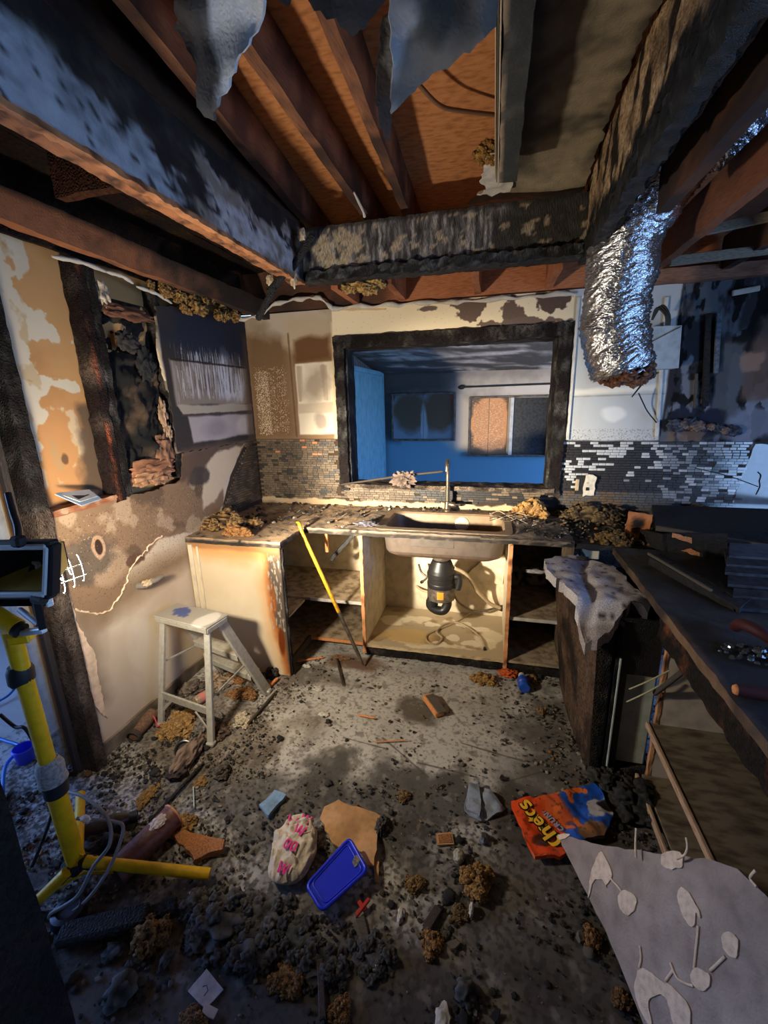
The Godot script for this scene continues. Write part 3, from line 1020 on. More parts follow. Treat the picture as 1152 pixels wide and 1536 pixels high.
func far_room() -> void:
	# boarded window in the far wall: two planks of strand board behind the left sash, dark pane on the right
	var w := thing("window_1", "far window with orange strand board behind its left sash and dark right pane", "window", Vector3(0.205, 1.295, -6.6))
	w.set_meta("kind", "structure")
	var f := MB.new()
	for q in [[Vector3(0, 0.42, 0.03), Vector3(1.12, 0.03, 0.06)], [Vector3(0, -0.42, 0.03), Vector3(1.12, 0.03, 0.06)], [Vector3(-0.55, 0, 0.03), Vector3(0.03, 0.84, 0.06)], [Vector3(0.55, 0, 0.03), Vector3(0.03, 0.84, 0.06)]]:
		box(f, q[0], q[1], 0.004)
	part(w, "window_frame", f, mat("sooty_frame", rgb(112, 104, 98), 0.7, "dirty"))
	part(w, "mullion", boxm(Vector3(0.05, 0.82, 0.07), 0.006), M.white_paint, Vector3(0.045, 0, 0.03))
	# the smoke stain leaves a rounded clean middle on each plank, so stain is painted in the plank's own place
	var op := Paint.new(-0.56, -0.42, 0.6, 0.84, 260.0, rgb(112, 92, 76), NA, NB)
	op.ell(-0.26, 0.02, 0.285, 0.44, rgb(224, 160, 112), 1.0, 0.12, 0.14)
	op.patch(-0.56, -0.4, 0.0, 0.42, rgb(246, 208, 160), 0.8, 0.55, 0.08, 1.4, 3.2, 0.08, true)
	op.patch(-0.56, -0.4, 0.0, 0.42, rgb(170, 104, 66), 0.7, 0.6, 0.05, 23.400000000000002, 10.4, 0.08, true, 99)
	op.poly([Vector2(-0.6, -0.5), Vector2(0.1, -0.5), Vector2(0.1, -0.3), Vector2(-0.27, -0.35), Vector2(-0.6, -0.28)], rgb(104, 90, 80), 0.9, 0.05, 0.02)
	var om := painted("strand_board", op.tex(), 0.85)
	for s in 2:
		var b := box(MB.new(), Vector3(-0.405 + s * 0.265, 0, 0.0), Vector3(0.258, 0.82, 0.02), 0.003)
		for k in b.v.size():
			b.uv[k] = op.uv(b.v[k].x, b.v[k].y)
		part(w, "strand_board", b, om, Vector3(0, 0, 0.012))
	part(w, "pane", boxm(Vector3(0.46, 0.8, 0.008), 0.001), mat("dark_pane", rgb(52, 56, 62), 0.3, "dirty", Vector3.ONE * 2.0), Vector3(0.3, 0, 0.015))
	# the smoked double window left of it
	var w2 := thing("window_2", "smoke-browned double window left of the boarded one on the far wall", "window", Vector3(-1.04, 1.445, -6.6))
	w2.set_meta("kind", "structure")
	var f2 := MB.new()
	for q in [[Vector3(0, 0.34, 0.02), Vector3(0.98, 0.03, 0.04)], [Vector3(0, -0.34, 0.02), Vector3(0.98, 0.03, 0.04)], [Vector3(-0.475, 0, 0.02), Vector3(0.03, 0.65, 0.04)], [Vector3(0.475, 0, 0.02), Vector3(0.03, 0.65, 0.04)]]:
		box(f2, q[0], q[1], 0.004)
	part(w2, "window_frame", f2, mat("smoked_frame", rgb(120, 112, 108), 0.7, "dirty"))
	var gp := Paint.new(-0.48, -0.34, 0.96, 0.68, 200.0, rgb(128, 148, 168), NA, NB)
	gp.ell(-0.2, 0.08, 0.27, 0.3, rgb(96, 80, 62), 0.95, 0.35, 0.15)
	gp.ell(0.24, 0.08, 0.25, 0.3, rgb(102, 82, 62), 0.95, 0.35, 0.15)
	gp.ell(0.01, -0.15, 0.05, 0.3, rgb(168, 186, 200), 0.9, 0.5, 0.3)
	gp.poly([Vector2(-0.5, 0.2), Vector2(-0.4, 0.36), Vector2(-0.5, 0.36)], rgb(74, 46, 40), 0.9, 0.03, 0.02)
	gp.poly([Vector2(0.5, 0.1), Vector2(0.32, 0.36), Vector2(0.5, 0.36)], rgb(128, 76, 56), 0.8, 0.05, 0.02)
	var gm := painted("smoked_pane", gp.tex(), 0.5)
	for s in [-1, 1]:
		var b := box(MB.new(), Vector3(s * 0.238, 0, 0.0), Vector3(0.466, 0.65, 0.012), 0.002)
		for k in b.v.size():
			b.uv[k] = gp.uv(b.v[k].x, b.v[k].y)
		part(w2, "pane", b, gm, Vector3(0, 0, 0.01))
	# curtain rod
	var r := thing("curtain_rod", "black curtain rod with round end knob above the boarded far window", "curtain rod", Vector3(-0.47, 1.865, -6.52))
	part(r, "pole", tube(MB.new(), [Vector3(0, 0, 0), Vector3(1.55, 0.012, 0)], 0.012, 10), M.black)
	part(r, "finial", lump(MB.new(), Vector3.ZERO, Vector3(0.05, 0.032, 0.032), 0.1, 2.0, 2, 3.0), M.black)
	for x in [0.1, 1.45]:
		part(r, "bracket", bar(MB.new(), Vector3(x, 0, 0), Vector3(x, 0, -0.085), 0.02, 0.015), M.black)
	# built-in cupboard doors on the left wall of that room
	var d := thing("door_1", "pale blue folding cupboard doors at the left of the far room", "door", Vector3(-1.68, -0.3, -5.65))
	d.set_meta("kind", "structure")
	for s in 3:
		var o := part(d, "door_leaf", boxm(Vector3(0.035, 2.33, 0.56), 0.006), M.blue_door, Vector3(0.03, 1.19, 0.6 - s * 0.575))
		part(o, "hinge", boxm(Vector3(0.01, 0.08, 0.03), 0.002), M.black, Vector3(0.02, -0.35, 0.25))
	part(d, "head_rail", boxm(Vector3(0.05, 0.06, 1.76), 0.006), M.blue_door, Vector3(0.03, 2.385, 0.02))
	part(d, "end_panel", boxm(Vector3(0.05, 2.4, 0.03), 0.006), M.blue_door, Vector3(0.03, 1.2, -0.86))

func left_paint() -> Paint:   # across: metres towards the back wall (-z); up: y
	var p := Paint.new(1.28, 0.0, 1.92, 2.42, 290.0, rgb(204, 186, 160), NA, NB)
	p.patch(1.28, 0.0, 3.2, 0.95, rgb(186, 166, 138), 0.6, 0.45, 0.25, 0.4, 0.3)
	p.patch(1.28, 0.0, 3.2, 0.75, rgb(216, 202, 178), 0.7, 0.55, 0.2, 0.5, 0.4, 0.1, false, 90)
	p.poly([Vector2(1.36, 0.28), Vector2(1.44, 0.28), Vector2(1.5, 0.75), Vector2(1.36, 0.85)], rgb(126, 106, 84), 0.7, 0.12, 0.04)
	p.poly([Vector2(1.4, 0.74), Vector2(1.52, 0.66), Vector2(2.2, 0.74), Vector2(2.2, 0.84), Vector2(1.4, 0.84)], rgb(120, 96, 70), 0.75, 0.12, 0.03)
	# above the tear: brown, blistered paint and plaster
	p.poly([Vector2(1.2, 0.84), Vector2(1.40, 0.79), Vector2(1.52, 0.72), Vector2(1.64, 0.75), Vector2(1.74, 0.87), Vector2(1.95, 0.95), Vector2(2.2, 0.93), Vector2(2.6, 1.0), Vector2(2.6, 1.42), Vector2(1.2, 1.36)], rgb(132, 106, 82), 1.0, 0.012, 0.02, 2.0)
	p.patch(1.28, 0.85, 2.6, 1.36, rgb(96, 78, 62), 0.85, 0.55, 0.12, 0.8, 0.8, 0.1)
	p.patch(1.28, 0.85, 2.4, 1.36, rgb(176, 152, 124), 0.8, 0.58, 0.1, 1.1, 1.1, 0.1, false, 210)
	p.ell(1.62, 0.93, 0.1, 0.09, rgb(170, 144, 116), 0.8, 0.5, 0.4)
	p.ell(1.5, 1.0, 0.16, 0.11, rgb(86, 76, 66), 0.8, 0.4, 0.4, 2.0)
	p.ell(1.57, 1.04, 0.035, 0.055, rgb(176, 142, 112), 1.0, 0.2, 0.4, 2.0)
	p.ell(1.57, 1.04, 0.018, 0.035, rgb(58, 44, 36), 1.0, 0.2, 0.3, 2.0)
	p.ell(1.78, 0.9, 0.06, 0.035, rgb(92, 66, 52), 0.9, 0.2, 0.5, 2.0)
	p.patch(1.28, 0.8, 2.5, 1.3, rgb(222, 202, 174), 0.7, 0.8, 0.04, 5.720000000000001, 5.720000000000001, 0.1, true, 17)
	p.patch(1.28, 0.7, 2.5, 1.3, rgb(58, 48, 42), 0.5, 0.72, 0.05, 5.2, 5.2, 0.1, true, 170)
	# smoke outline of the wall cabinet
	p.poly([Vector2(2.19, 1.42), Vector2(3.2, 1.42), Vector2(3.2, 2.42), Vector2(2.19, 2.42)], rgb(58, 52, 50), 1.0, 0.015, 0.01)
	p.ell(2.65, 2.12, 0.42, 0.2, rgb(40, 44, 58), 0.9, 0.6, 0.3)
	p.poly([Vector2(2.25, 1.7), Vector2(3.07, 1.7), Vector2(3.07, 1.97), Vector2(2.24, 1.96)], rgb(142, 126, 112), 0.95, 0.02, 0.008)
	p.patch(2.25, 1.7, 3.07, 2.08, rgb(196, 190, 188), 0.85, 0.5, 0.12, 3.2, 0.16, 0.08, true)
	p.patch(2.25, 1.7, 3.07, 1.97, rgb(206, 200, 196), 0.6, 0.5, 0.2, 2.0, 0.1, 0.05)
	p.ell(2.85, 1.85, 0.16, 0.16, rgb(206, 206, 214), 0.7, 0.7, 0.5)
	p.patch(2.25, 1.72, 3.05, 2.1, rgb(84, 74, 66), 0.7, 0.56, 0.1, 3.0, 0.2, 0.08, true, 150)
	p.poly([Vector2(2.3, 1.645), Vector2(3.09, 1.65), Vector2(3.09, 1.7), Vector2(2.26, 1.7)], rgb(176, 162, 142), 0.95, 0.01, 0.01)
	p.line(Vector2(2.25, 1.965), Vector2(3.08, 1.965), 0.012, rgb(46, 40, 38), 0.9)
	p.line(Vector2(2.28, 1.64), Vector2(3.1, 1.64), 0.014, rgb(74, 62, 54), 0.9)
	p.poly([Vector2(2.36, 1.47), Vector2(3.08, 1.47), Vector2(3.09, 1.625), Vector2(2.34, 1.63)], rgb(176, 162, 158), 0.95, 0.015, 0.01)
	p.ell(2.6, 1.54, 0.14, 0.06, rgb(132, 120, 122), 0.6, 0.7, 0.3)
	p.ell(2.95, 1.55, 0.09, 0.06, rgb(212, 202, 190), 0.6, 0.7, 0.3)
	p.poly([Vector2(3.0, 1.44), Vector2(3.12, 1.44), Vector2(3.12, 2.2), Vector2(3.04, 2.2)], rgb(96, 76, 60), 0.7, 0.06, 0.02)
	# below: torn paper and bare tan board
	p.poly([Vector2(2.2, 1.25), Vector2(3.2, 1.35), Vector2(3.2, 1.44), Vector2(2.2, 1.44)], rgb(92, 74, 62), 0.9, 0.03, 0.02)
	p.poly([Vector2(2.36, 1.02), Vector2(2.52, 1.06), Vector2(2.94, 1.40), Vector2(2.55, 1.38), Vector2(2.4, 1.26)], rgb(206, 182, 150), 1.0, 0.02, 0.02, 2.0)
	p.ell(2.36, 1.26, 0.09, 0.06, rgb(70, 62, 58), 0.9, 0.4, 0.5, 2.0)
	p.poly([Vector2(2.52, 0.9), Vector2(3.2, 0.9), Vector2(3.2, 1.42), Vector2(2.93, 1.40), Vector2(2.7, 1.2)], rgb(66, 54, 44), 1.0, 0.005, 0.01)
	return p

func left_wall() -> void:
	var x := -1.85
	# tan board of the far side of the wall, seen through the opened bays
	var bp := Paint.new(1.28, 1.2, 1.0, 1.2, 290.0, rgb(186, 142, 92), NA, NB)
	bp.patch(1.28, 1.2, 2.3, 2.4, rgb(168, 122, 76), 0.7, 0.45, 0.3, 0.5, 0.5)
	bp.poly([Vector2(1.25, 1.2), Vector2(1.75, 1.2), Vector2(1.75, 1.75), Vector2(1.25, 1.75)], rgb(202, 140, 84), 0.5, 0.2, 0.05)
	bp.poly([Vector2(1.2, 2.5), Vector2(1.53, 2.5), Vector2(1.5, 2.2), Vector2(1.62, 2.06), Vector2(1.7, 2.0), Vector2(1.52, 1.99), Vector2(1.5, 1.82), Vector2(1.7, 1.84), Vector2(1.7, 1.79), Vector2(1.52, 1.77), Vector2(1.47, 1.62), Vector2(1.43, 1.45), Vector2(1.39, 1.25), Vector2(1.2, 1.25)], rgb(202, 192, 172), 0.95, 0.008, 0.05, 2.2)
	bp.poly([Vector2(1.52, 2.5), Vector2(1.6, 2.5), Vector2(1.56, 2.28), Vector2(1.52, 2.2)], rgb(202, 192, 172), 0.9, 0.008, 0.03, 2.2)
	bp.patch(1.4, 1.25, 1.7, 1.75, rgb(206, 190, 160), 0.7, 0.62, 0.06, 1.6, 1.2, 0.05)
	bp.patch(1.28, 1.4, 1.55, 2.4, rgb(176, 146, 104), 0.6, 0.62, 0.1, 2.4, 1.6, 0.03)
	bp.poly([Vector2(1.62, 1.2), Vector2(1.8, 1.2), Vector2(1.8, 1.75), Vector2(1.67, 1.7)], rgb(82, 66, 52), 0.85, 0.05, 0.03, 2.0)
	bp.ell(1.56, 1.47, 0.02, 0.03, rgb(90, 64, 46), 0.8, 0.3, 0.4, 2.0)
	var mb := MB.new()
	var pt := func(m: MB, q: Paint, a0: float, a1: float, y0: float, y1: float, px: float):
		m.face([Vector3(px, y0, -a0), Vector3(px, y0, -a1), Vector3(px, y1, -a1), Vector3(px, y1, -a0)], [q.uv(a0, y0), q.uv(a1, y0), q.uv(a1, y1), q.uv(a0, y1)])
	pt.call(mb, bp, 1.28, 3.2, 0.0, 2.45, x - 0.075)
	var a := mb.v.size()
	box(mb, Vector3(x - 0.115, 1.45, -2.24), Vector3(0.07, 2.9, 1.92), 0.0)
	for k in range(a, mb.v.size()):
		mb.uv[k] = bp.uv(1.6, 2.3)
	var wl := struct("wall_left", mb, painted("bare_board", bp.tex(), 0.9))
	# near piece of the wall, beyond the doorway and out of frame, so that the doorway is closed around
	slab("wall_left", Vector3(-1.98, 0, 0.1), Vector3(-1.85, 2.9, 1.25), M.sooty_plaster)
	slab("wall_left", Vector3(-1.98, 2.45, -1.33), Vector3(-1.85, 2.9, 0.1), M.sooty_plaster)
	part(wl, "burnt_board", rough_box(Vector3(0.02, 0.52, 3.2), 0.05, 0.004, 6.0, func(q): return rgb(36, 28, 24).lerp(rgb(74, 50, 36), clampf(smear(q, 3.0), 0.0, 1.0))), M.char_tint, Vector3(x - 0.01, 2.62, -1.6))
	# boards still fixed to the room side
	var p := left_paint()
	var lm := painted("left_wall_paint", p.tex(), 0.8)
	lm.metallic_specular = 0.25
	lm.heightmap_enabled = true
	lm.heightmap_texture = T.grit
	lm.heightmap_scale = 0.08
	var uvf := func(q): return p.uv(q.x, q.y)
	var low := ragged([Vector2(1.36, 0.0), Vector2(3.11, 0.0), Vector2(3.11, 1.42), Vector2(2.25, 1.42), Vector2(2.2, 1.26), Vector2(1.98, 1.24), Vector2(1.72, 1.25), Vector2(1.36, 1.27)], 0.02, 0.008, 2.0)
	for k in low.size():
		low[k].y = maxf(low[k].y, 0.0)
	var o := part(wl, "torn_drywall", sheet(MB.new(), low, 0.012, 0.06, func(q): return n3(Vector3(q.x, q.y, 0), 6.0) * 0.004 * clampf(q.y - 0.5, 0.0, 1.0), uvf), lm, Vector3(x, 0, 0), Vector3(0, 90, 0))
	var high := ragged([Vector2(2.2, 1.42), Vector2(3.11, 1.42), Vector2(3.11, 2.32), Vector2(2.6, 2.3), Vector2(2.2, 2.24), Vector2(2.17, 2.0), Vector2(2.21, 1.7)], 0.02, 0.008, 4.0)
	part(wl, "torn_drywall", sheet(MB.new(), high, 0.014, 0.08, null, uvf), lm, Vector3(x, 0, 0), Vector3(0, 90, 0))
	# studs between the bays; burnt black with orange wood where the char has fallen off
	var stud := func(q: Vector3):
		var n := n3(q + Vector3(0, 0, 0), 4.0)
		var orange := clampf(n3(Vector3(0, q.y, 0), 3.0) * 1.5 + 0.1 + (0.5 if q.y < -0.38 else 0.0) + 0.5 * n3(q, 14.0), 0.0, 1.0) * clampf((0.011 - absf(q.z - 0.012 - 0.006 * n3(Vector3(0, q.y, 3), 5.0))) / 0.006, 0.0, 1.0) * (1.0 if q.x > 0.02 else 0.0)
		return rgb(34, 28, 26).lerp(rgb(96, 82, 76), clampf(n * 1.2, 0.0, 1.0)).lerp(rgb(186, 96, 56), orange * 0.9)
	part(wl, "stud", rough_box(Vector3(0.08, 1.12, 0.05), 0.02, 0.005, 12.0, stud, Vector3(0, 0.3, 2)), M.char_tint, Vector3(x - 0.03, 1.79, -1.745))
	part(wl, "stud", rough_box(Vector3(0.08, 1.1, 0.05), 0.02, 0.006, 12.0, char_tone, Vector3(0, 2.3, 7)), M.char_tint, Vector3(x - 0.035, 1.79, -1.80))
	part(wl, "stud", rough_box(Vector3(0.08, 1.05, 0.04), 0.02, 0.005, 12.0, char_tone, Vector3(0, 5.3, 7)), M.char_tint, Vector3(x - 0.04, 1.8, -2.22))
	part(wl, "ledge", rough_box(Vector3(0.075, 0.03, 0.42), 0.02, 0.003, 12.0, func(q): return rgb(150, 96, 66).lerp(rgb(226, 196, 160), clampf(n3(q, 12.0) + 0.2, 0, 1)), Vector3(4, 0, 0)), M.joist, Vector3(x - 0.03, 1.255, -1.56))
	# burnt batt bulging out of the second bay
	var batt := MB.new()
	solid_grid(batt, 34, 70, func(u, v):
		var y := lerpf(1.28, 2.24, v)
		var zz := lerpf(-1.83, -2.2, u)
		var q := Vector3(y, zz, 0)
		var d := n3(q, 7.0) + 0.6 * n3(q, 16.0) + 0.4 * n3(q, 34.0)
		var tone := clampf(n3(q + Vector3(4, 0, 0), 5.0) + 0.4 * n3(q, 20.0) + 0.3, 0.0, 1.0)
		batt.tint = lin(rgb(26, 23, 22).lerp(rgb(104, 84, 66) if v < 0.65 else rgb(70, 60, 54), tone))
		var bulge := sin(PI * u) * 0.03 * (1.0 if v < 0.7 else 0.2)
		if u < 0.001 or u > 0.999 or v < 0.001 or v > 0.999:
			return Vector3(x - 0.073, y, zz)
		return Vector3(x - 0.05 + d * 0.028 + bulge - (0.02 if v > 0.72 else 0.0), y, zz), Vector3(0.01, 0, 0))
	part(wl, "burnt_batt", batt, M.tint_fluff)
	# brown paper folds of the batt's facing and torn board rims round the hole
	var rng := RandomNumberGenerator.new()
	rng.seed = 8
	for q in [[2.02, 1.36, 0.15, 0.05, 176, 118, 82], [2.12, 1.45, 0.06, 0.09, 158, 112, 84], [1.93, 1.32, 0.1, 0.04, 206, 152, 108], [2.0, 2.17, 0.15, 0.03, 128, 82, 58], [2.06, 1.3, 0.08, 0.035, 190, 140, 104], [2.15, 1.66, 0.02, 0.07, 198, 160, 130], [2.17, 1.55, 0.02, 0.05, 186, 152, 124], [1.98, 2.03, 0.06, 0.05, 64, 58, 54], [2.08, 1.92, 0.05, 0.08, 46, 44, 44], [1.87, 2.23, 0.03, 0.05, 226, 206, 178]]:
		var l := lump(MB.new(), Vector3.ZERO, Vector3(0.02, q[3], q[2]), 0.45, 1.6, 3, rng.randf() * 9.0, rgb(q[4], q[5], q[6]).darkened(0.35), rgb(q[4], q[5], q[6]))
		part(wl, "torn_paper", l, M.tint, Vector3(x - 0.012, q[1], -q[0]))
	# rim of white plaster along the torn top
	for q in [[Vector3(-1.840, 2.324, -1.622), Vector3(-1.840, 2.334, -1.896)], [Vector3(-1.840, 2.334, -1.896), Vector3(-1.840, 2.320, -2.056)], [Vector3(-1.840, 2.309, -2.075), Vector3(-1.840, 2.278, -2.330)]]:
		part(wl, "torn_edge", tube(MB.new(), curve([q[0], q[0].lerp(q[1], 0.5) + Vector3(0.01, 0.008, 0), q[1]], 5), [0.005, 0.008, 0.011, 0.009, 0.012, 0.008, 0.01, 0.012, 0.009, 0.008, 0.004], 6), M.drywall)
	# tile still on the corner of the left wall
	var tm := MB.new()
	var y := 0.95
	var row := 0
	rng.seed = 3
	while y < 1.41:
		var edge := 2.52 + (y - 0.95) * 0.92
		var zz := 3.105 - (0.025 if row % 2 else 0.0)
		while zz - 0.048 > edge:
			tm.tint = lin(rgb(70, 58, 46).lerp(rgb(112, 92, 70), clampf(n3(Vector3(zz, y, 0), 9.0) + rng.randf_range(0.0, 0.6), 0, 1)))
			if rng.randf() > 0.02:
				box(tm, Vector3(x + 0.011, y, -zz + 0.024), Vector3(0.008, 0.0152, 0.0465), 0.0)
			zz -= 0.05
		y += 0.0176
		row += 1
	part(wl, "tile_field", tm, M.tint_smooth).set_meta("kind", "stuff")
	# strip of bare board beside the door post, lifted at its edge
	var strip := ragged([Vector2(1.30, 0.91), Vector2(1.37, 0.9), Vector2(1.385, 0.72), Vector2(1.43, 0.55), Vector2(1.425, 0.38), Vector2(1.42, 0.18), Vector2(1.37, 0.3), Vector2(1.345, 0.6)], 0.015, 0.006, 9.0)
	part(wl, "peeled_strip", sheet(MB.new(), strip, 0.006, 0.03), mat("bare_paper", rgb(240, 208, 172), 0.9, "mottle", Vector3.ONE * 3.0), Vector3(x + 0.012, 0, 0), Vector3(0, 90, 0))
	# blistered rim along the tear above the smooth part
	var rim := []
	for q in [[1.39, 0.8], [1.46, 0.745], [1.52, 0.715], [1.58, 0.72], [1.65, 0.765], [1.69, 0.82], [1.75, 0.88], [1.85, 0.93], [1.97, 0.965]]:
		rim.append(Vector3(x + 0.006, q[1], -q[0]))
	var rr := []
	var rc := curve(rim, 8)
	for k in rc.size():
		rr.append(0.0045 + 0.003 * sin(k * 1.7) * sin(k * 0.6))
		rc[k] += Vector3(0, n3(rc[k], 30.0) * 0.012, n3(rc[k] + Vector3(3, 3, 3), 30.0) * 0.012)
	part(wl, "torn_edge", tube(MB.new(), rc, rr, 6), M.bare_paper)
	# broken stub poking out of the board
	var stub := thing("broken_pipe_stub", "short crusted stub sticking out of the left wall", "pipe stub", Vector3(-1.850, 0.753, -1.750))
	part(stub, "stub", tube(MB.new(), [Vector3(-0.01, 0.0, 0), Vector3(0.03, 0.0, -0.02), Vector3(0.06, 0.012, -0.08), Vector3(0.075, 0.02, -0.12)], [0.018, 0.02, 0.016, 0.01], 9), M.sooty_plaster)
	part(stub, "crust", lump(MB.new(), Vector3(0.04, 0.005, -0.04), Vector3(0.022, 0.022, 0.035), 0.4, 2.0, 2, 5.0, rgb(180, 150, 110), rgb(214, 196, 166)), M.tint)
	# skirting
	struct("baseboard_left", rough_box(Vector3(0.014, 0.07, 0.85), 0.03, 0.003, 9.0, func(q): return rgb(96, 84, 72).lerp(rgb(150, 134, 114), clampf(n3(q, 8.0) + 0.4, 0, 1))), M.tint).position = Vector3(x + 0.014, 0.03, -1.76)
	# door post and casings of the doorway at the left
	var dt := thing("door_2", "scorched timber door post and white casing of the doorway at the left", "door frame", Vector3(-1.86, 0, -1.31))
	dt.set_meta("kind", "structure")
	part(dt, "post", rough_box(Vector3(0.1, 2.4, 0.06), 0.03, 0.004, 9.0, func(q): return rgb(62, 52, 46).lerp(rgb(106, 94, 84), clampf(n3(q * Vector3(1, 0.2, 1), 20.0) + 0.3, 0, 1)) if q.y < 0.1 else char_tone(q)), M.char_tint, Vector3(0.02, 1.2, 0.0))
	part(dt, "stop", boxm(Vector3(0.03, 2.3, 0.025), 0.003), M.dark_wood, Vector3(-0.03, 1.15, 0.043))
	part(dt, "casing", boxm(Vector3(0.02, 2.1, 0.075), 0.005), M.white_paint, Vector3(-0.1, 1.25, 0.07))
	part(dt, "casing", boxm(Vector3(0.03, 2.1, 0.03), 0.005), M.white_paint, Vector3(-0.075, 1.25, 0.13))
	part(dt, "casing_end", boxm(Vector3(0.022, 0.22, 0.1), 0.004), mat("scuffed_white", rgb(170, 168, 164), 0.7, "dirty", Vector3.ONE * 2.0), Vector3(-0.1, 0.12, 0.075))

func smear(p: Vector3, f: float) -> float:
	return n3(p, f) + 0.55 * n3(p + Vector3(3, 1, 7), f * 2.7) + 0.3 * n3(p + Vector3(9, 4, 2), f * 7.0)

func ceiling_timber() -> void:
	# soffit beam on the left: plaster scraps over char, raw orange lip below
	var lpos := Vector3(-1.121, 2.5, -1.42)
	var t := thing("soffit_beam", "long burnt soffit beam on the left with pale blue-grey plaster scraps", "beam", lpos)
	var lcol := func(q: Vector3):
		var p: Vector3 = q + lpos
		var n := smear(p * Vector3(1, 1.6, 1), 5.0)
		var c := rgb(34, 31, 29).lerp(rgb(70, 64, 58), clampf(n + 0.3, 0.0, 1.0))
		if q.x > 0.02 and q.y > -0.128:
			var top := 2.55 + 0.03 * n3(p, 4.0) - maxf(0.0, (-p.z - 0.95)) * 0.16
			var a := clampf((top + n * 0.05 - p.y) / 0.02, 0.0, 1.0) * clampf((p.z + 1.47 + n * 0.12) / 0.05, 0.0, 1.0)
			c = c.lerp(rgb(176, 184, 194).darkened(clampf(n * 0.25, 0.0, 0.3)), a)
			var b := clampf((2.56 + n * 0.11 - p.y + 0.04 * sin(p.z * 7.0)) / 0.03, 0.0, 1.0) * clampf((-p.z - 1.62 + n * 0.16) / 0.08, 0.0, 1.0) * clampf((p.z + 2.44 + n * 0.05) / 0.04, 0.0, 1.0)
			c = c.lerp(rgb(214, 208, 208).lerp(rgb(136, 122, 104), clampf(n * 1.6, 0.0, 0.8)), b * 0.97)
			var crack := absf(n3(Vector3(p.z, p.y * 3.0, 1.0), 6.0) - 0.1 - (p.y - 2.44) * 1.5)
			if crack < 0.035 and p.z > -1.6:
				c = c.lerp(rgb(40, 40, 44), 0.8)
		elif q.y < -0.128:
			c = rgb(176, 116, 76).lerp(rgb(70, 46, 32), clampf(smear(p, 9.0) * 1.1 + 0.05, 0.0, 1.0))
		return c
	part(t, "beam", rough_box(Vector3(0.088, 0.28, 2.2), 0.016, 0.004, 9.0, lcol, Vector3(0, 3, 0)), M.tint)
	part(t, "raw_lip", rough_box(Vector3(0.03, 0.016, 2.1), 0.02, 0.005, 18.0, func(q): return rgb(200, 138, 92).lerp(rgb(90, 54, 34), clampf(smear(q, 9.0) + 0.1, 0.0, 1.0))), M.tint, Vector3(0.035, -0.142, 0.0))
	part(t, "upper_board", rough_box(Vector3(0.05, 0.2, 2.3), 0.04, 0.003, 9.0, func(q): return rgb(86, 56, 38).lerp(rgb(36, 28, 24), clampf(smear(q, 5.0) + 0.2, 0.0, 1.0))), M.joist, Vector3(-0.018, 0.245, 0))
	# header over the sink
	var hpos := Vector3(-0.335, 2.5, -2.555)
	var h := thing("header_beam", "charred header beam with silvery cracks and cream paint scraps above the pass-through", "beam", hpos)
	var hcol := func(q: Vector3):
		var p: Vector3 = q + hpos
		var st := n3(Vector3(p.x * 60.0, p.y * 5.0, 0), 1.0) + 0.5 * n3(Vector3(p.x * 150.0, p.y * 9.0, 4), 1.0)
		var n := smear(p, 6.0)
		var c := rgb(56, 54, 54).lerp(rgb(184, 177, 172), clampf(st * 0.7 + 0.35, 0.0, 1.0))
		if q.z < 0.03:
			return rgb(36, 33, 31)
		if p.x > -0.05:
			c = c.lerp(rgb(58, 54, 50), clampf((p.x + 0.05 + (2.58 - p.y) * 1.2) / 0.1, 0.0, 0.95))
		if p.x < -0.72 and p.y > 2.42:
			c = c.lerp(rgb(188, 170, 140), clampf((n - 0.0) / 0.12, 0.0, 0.9))
		if n3(Vector3(p.x * 1.0, p.y * 1.4, 3), 9.0) + 0.4 * n3(p, 30.0) > 0.52:
			c = c.lerp(rgb(186, 166, 140), 0.85)
		if p.y < 2.425 + 0.012 * n3(p, 14.0):
			c = rgb(26, 25, 26).lerp(rgb(86, 88, 92), clampf(st * 0.8, 0.0, 1.0))
		if p.y > 2.615:
			c = c.lerp(rgb(44, 40, 36), 0.7)
		return c
	part(h, "beam", rough_box(Vector3(1.5, 0.27, 0.1), 0.012, 0.004, 16.0, hcol, Vector3(1, 1, 1)), M.char_header)
	part(h, "burnt_lip", rough_box(Vector3(1.45, 0.05, 0.05), 0.014, 0.008, 18.0, func(q): return rgb(26, 25, 26).lerp(rgb(104, 106, 110), clampf(n3(q, 40.0) * 0.9 + n3(q, 9.0) * 0.4, 0.0, 1.0))), M.char_header, Vector3(0.0, -0.115, 0.055))
	# beam on the right, towards the viewer
	var rpos := Vector3(0.43, 2.57, -1.5)
	var r := thing("ceiling_beam", "long beam right of the broken ceiling, scorched tan above and black char below", "beam", rpos)
	var rcol := func(q: Vector3):
		var p: Vector3 = q + rpos
		var n := smear(p, 5.0)
		var c := rgb(186, 158, 124).lerp(rgb(120, 98, 74), clampf(n + 0.2, 0.0, 1.0))
		if n3(p * Vector3(1, 0.5, 1), 8.0) > 0.38:
			c = rgb(44, 36, 30)
		var b := clampf((2.51 + n * 0.05 - p.y) / 0.03, 0.0, 1.0)
		c = c.lerp(rgb(24, 24, 25).lerp(rgb(62, 64, 70), clampf(n3(p, 40.0), 0.0, 1.0)), b)
		if q.x > 0.02:
			c = rgb(44, 33, 27)
		return c
	part(r, "beam", rough_box(Vector3(0.06, 0.42, 2.3), 0.018, 0.005, 12.0, rcol, Vector3(5, 1, 1)), M.char_tint)
	part(r, "burnt_edge", rough_box(Vector3(0.05, 0.08, 2.25), 0.016, 0.010, 14.0, func(q): return rgb(22, 22, 23).lerp(rgb(58, 62, 68), clampf(n3(q, 30.0), 0.0, 1.0))), M.char_header, Vector3(-0.012, -0.18, 0))
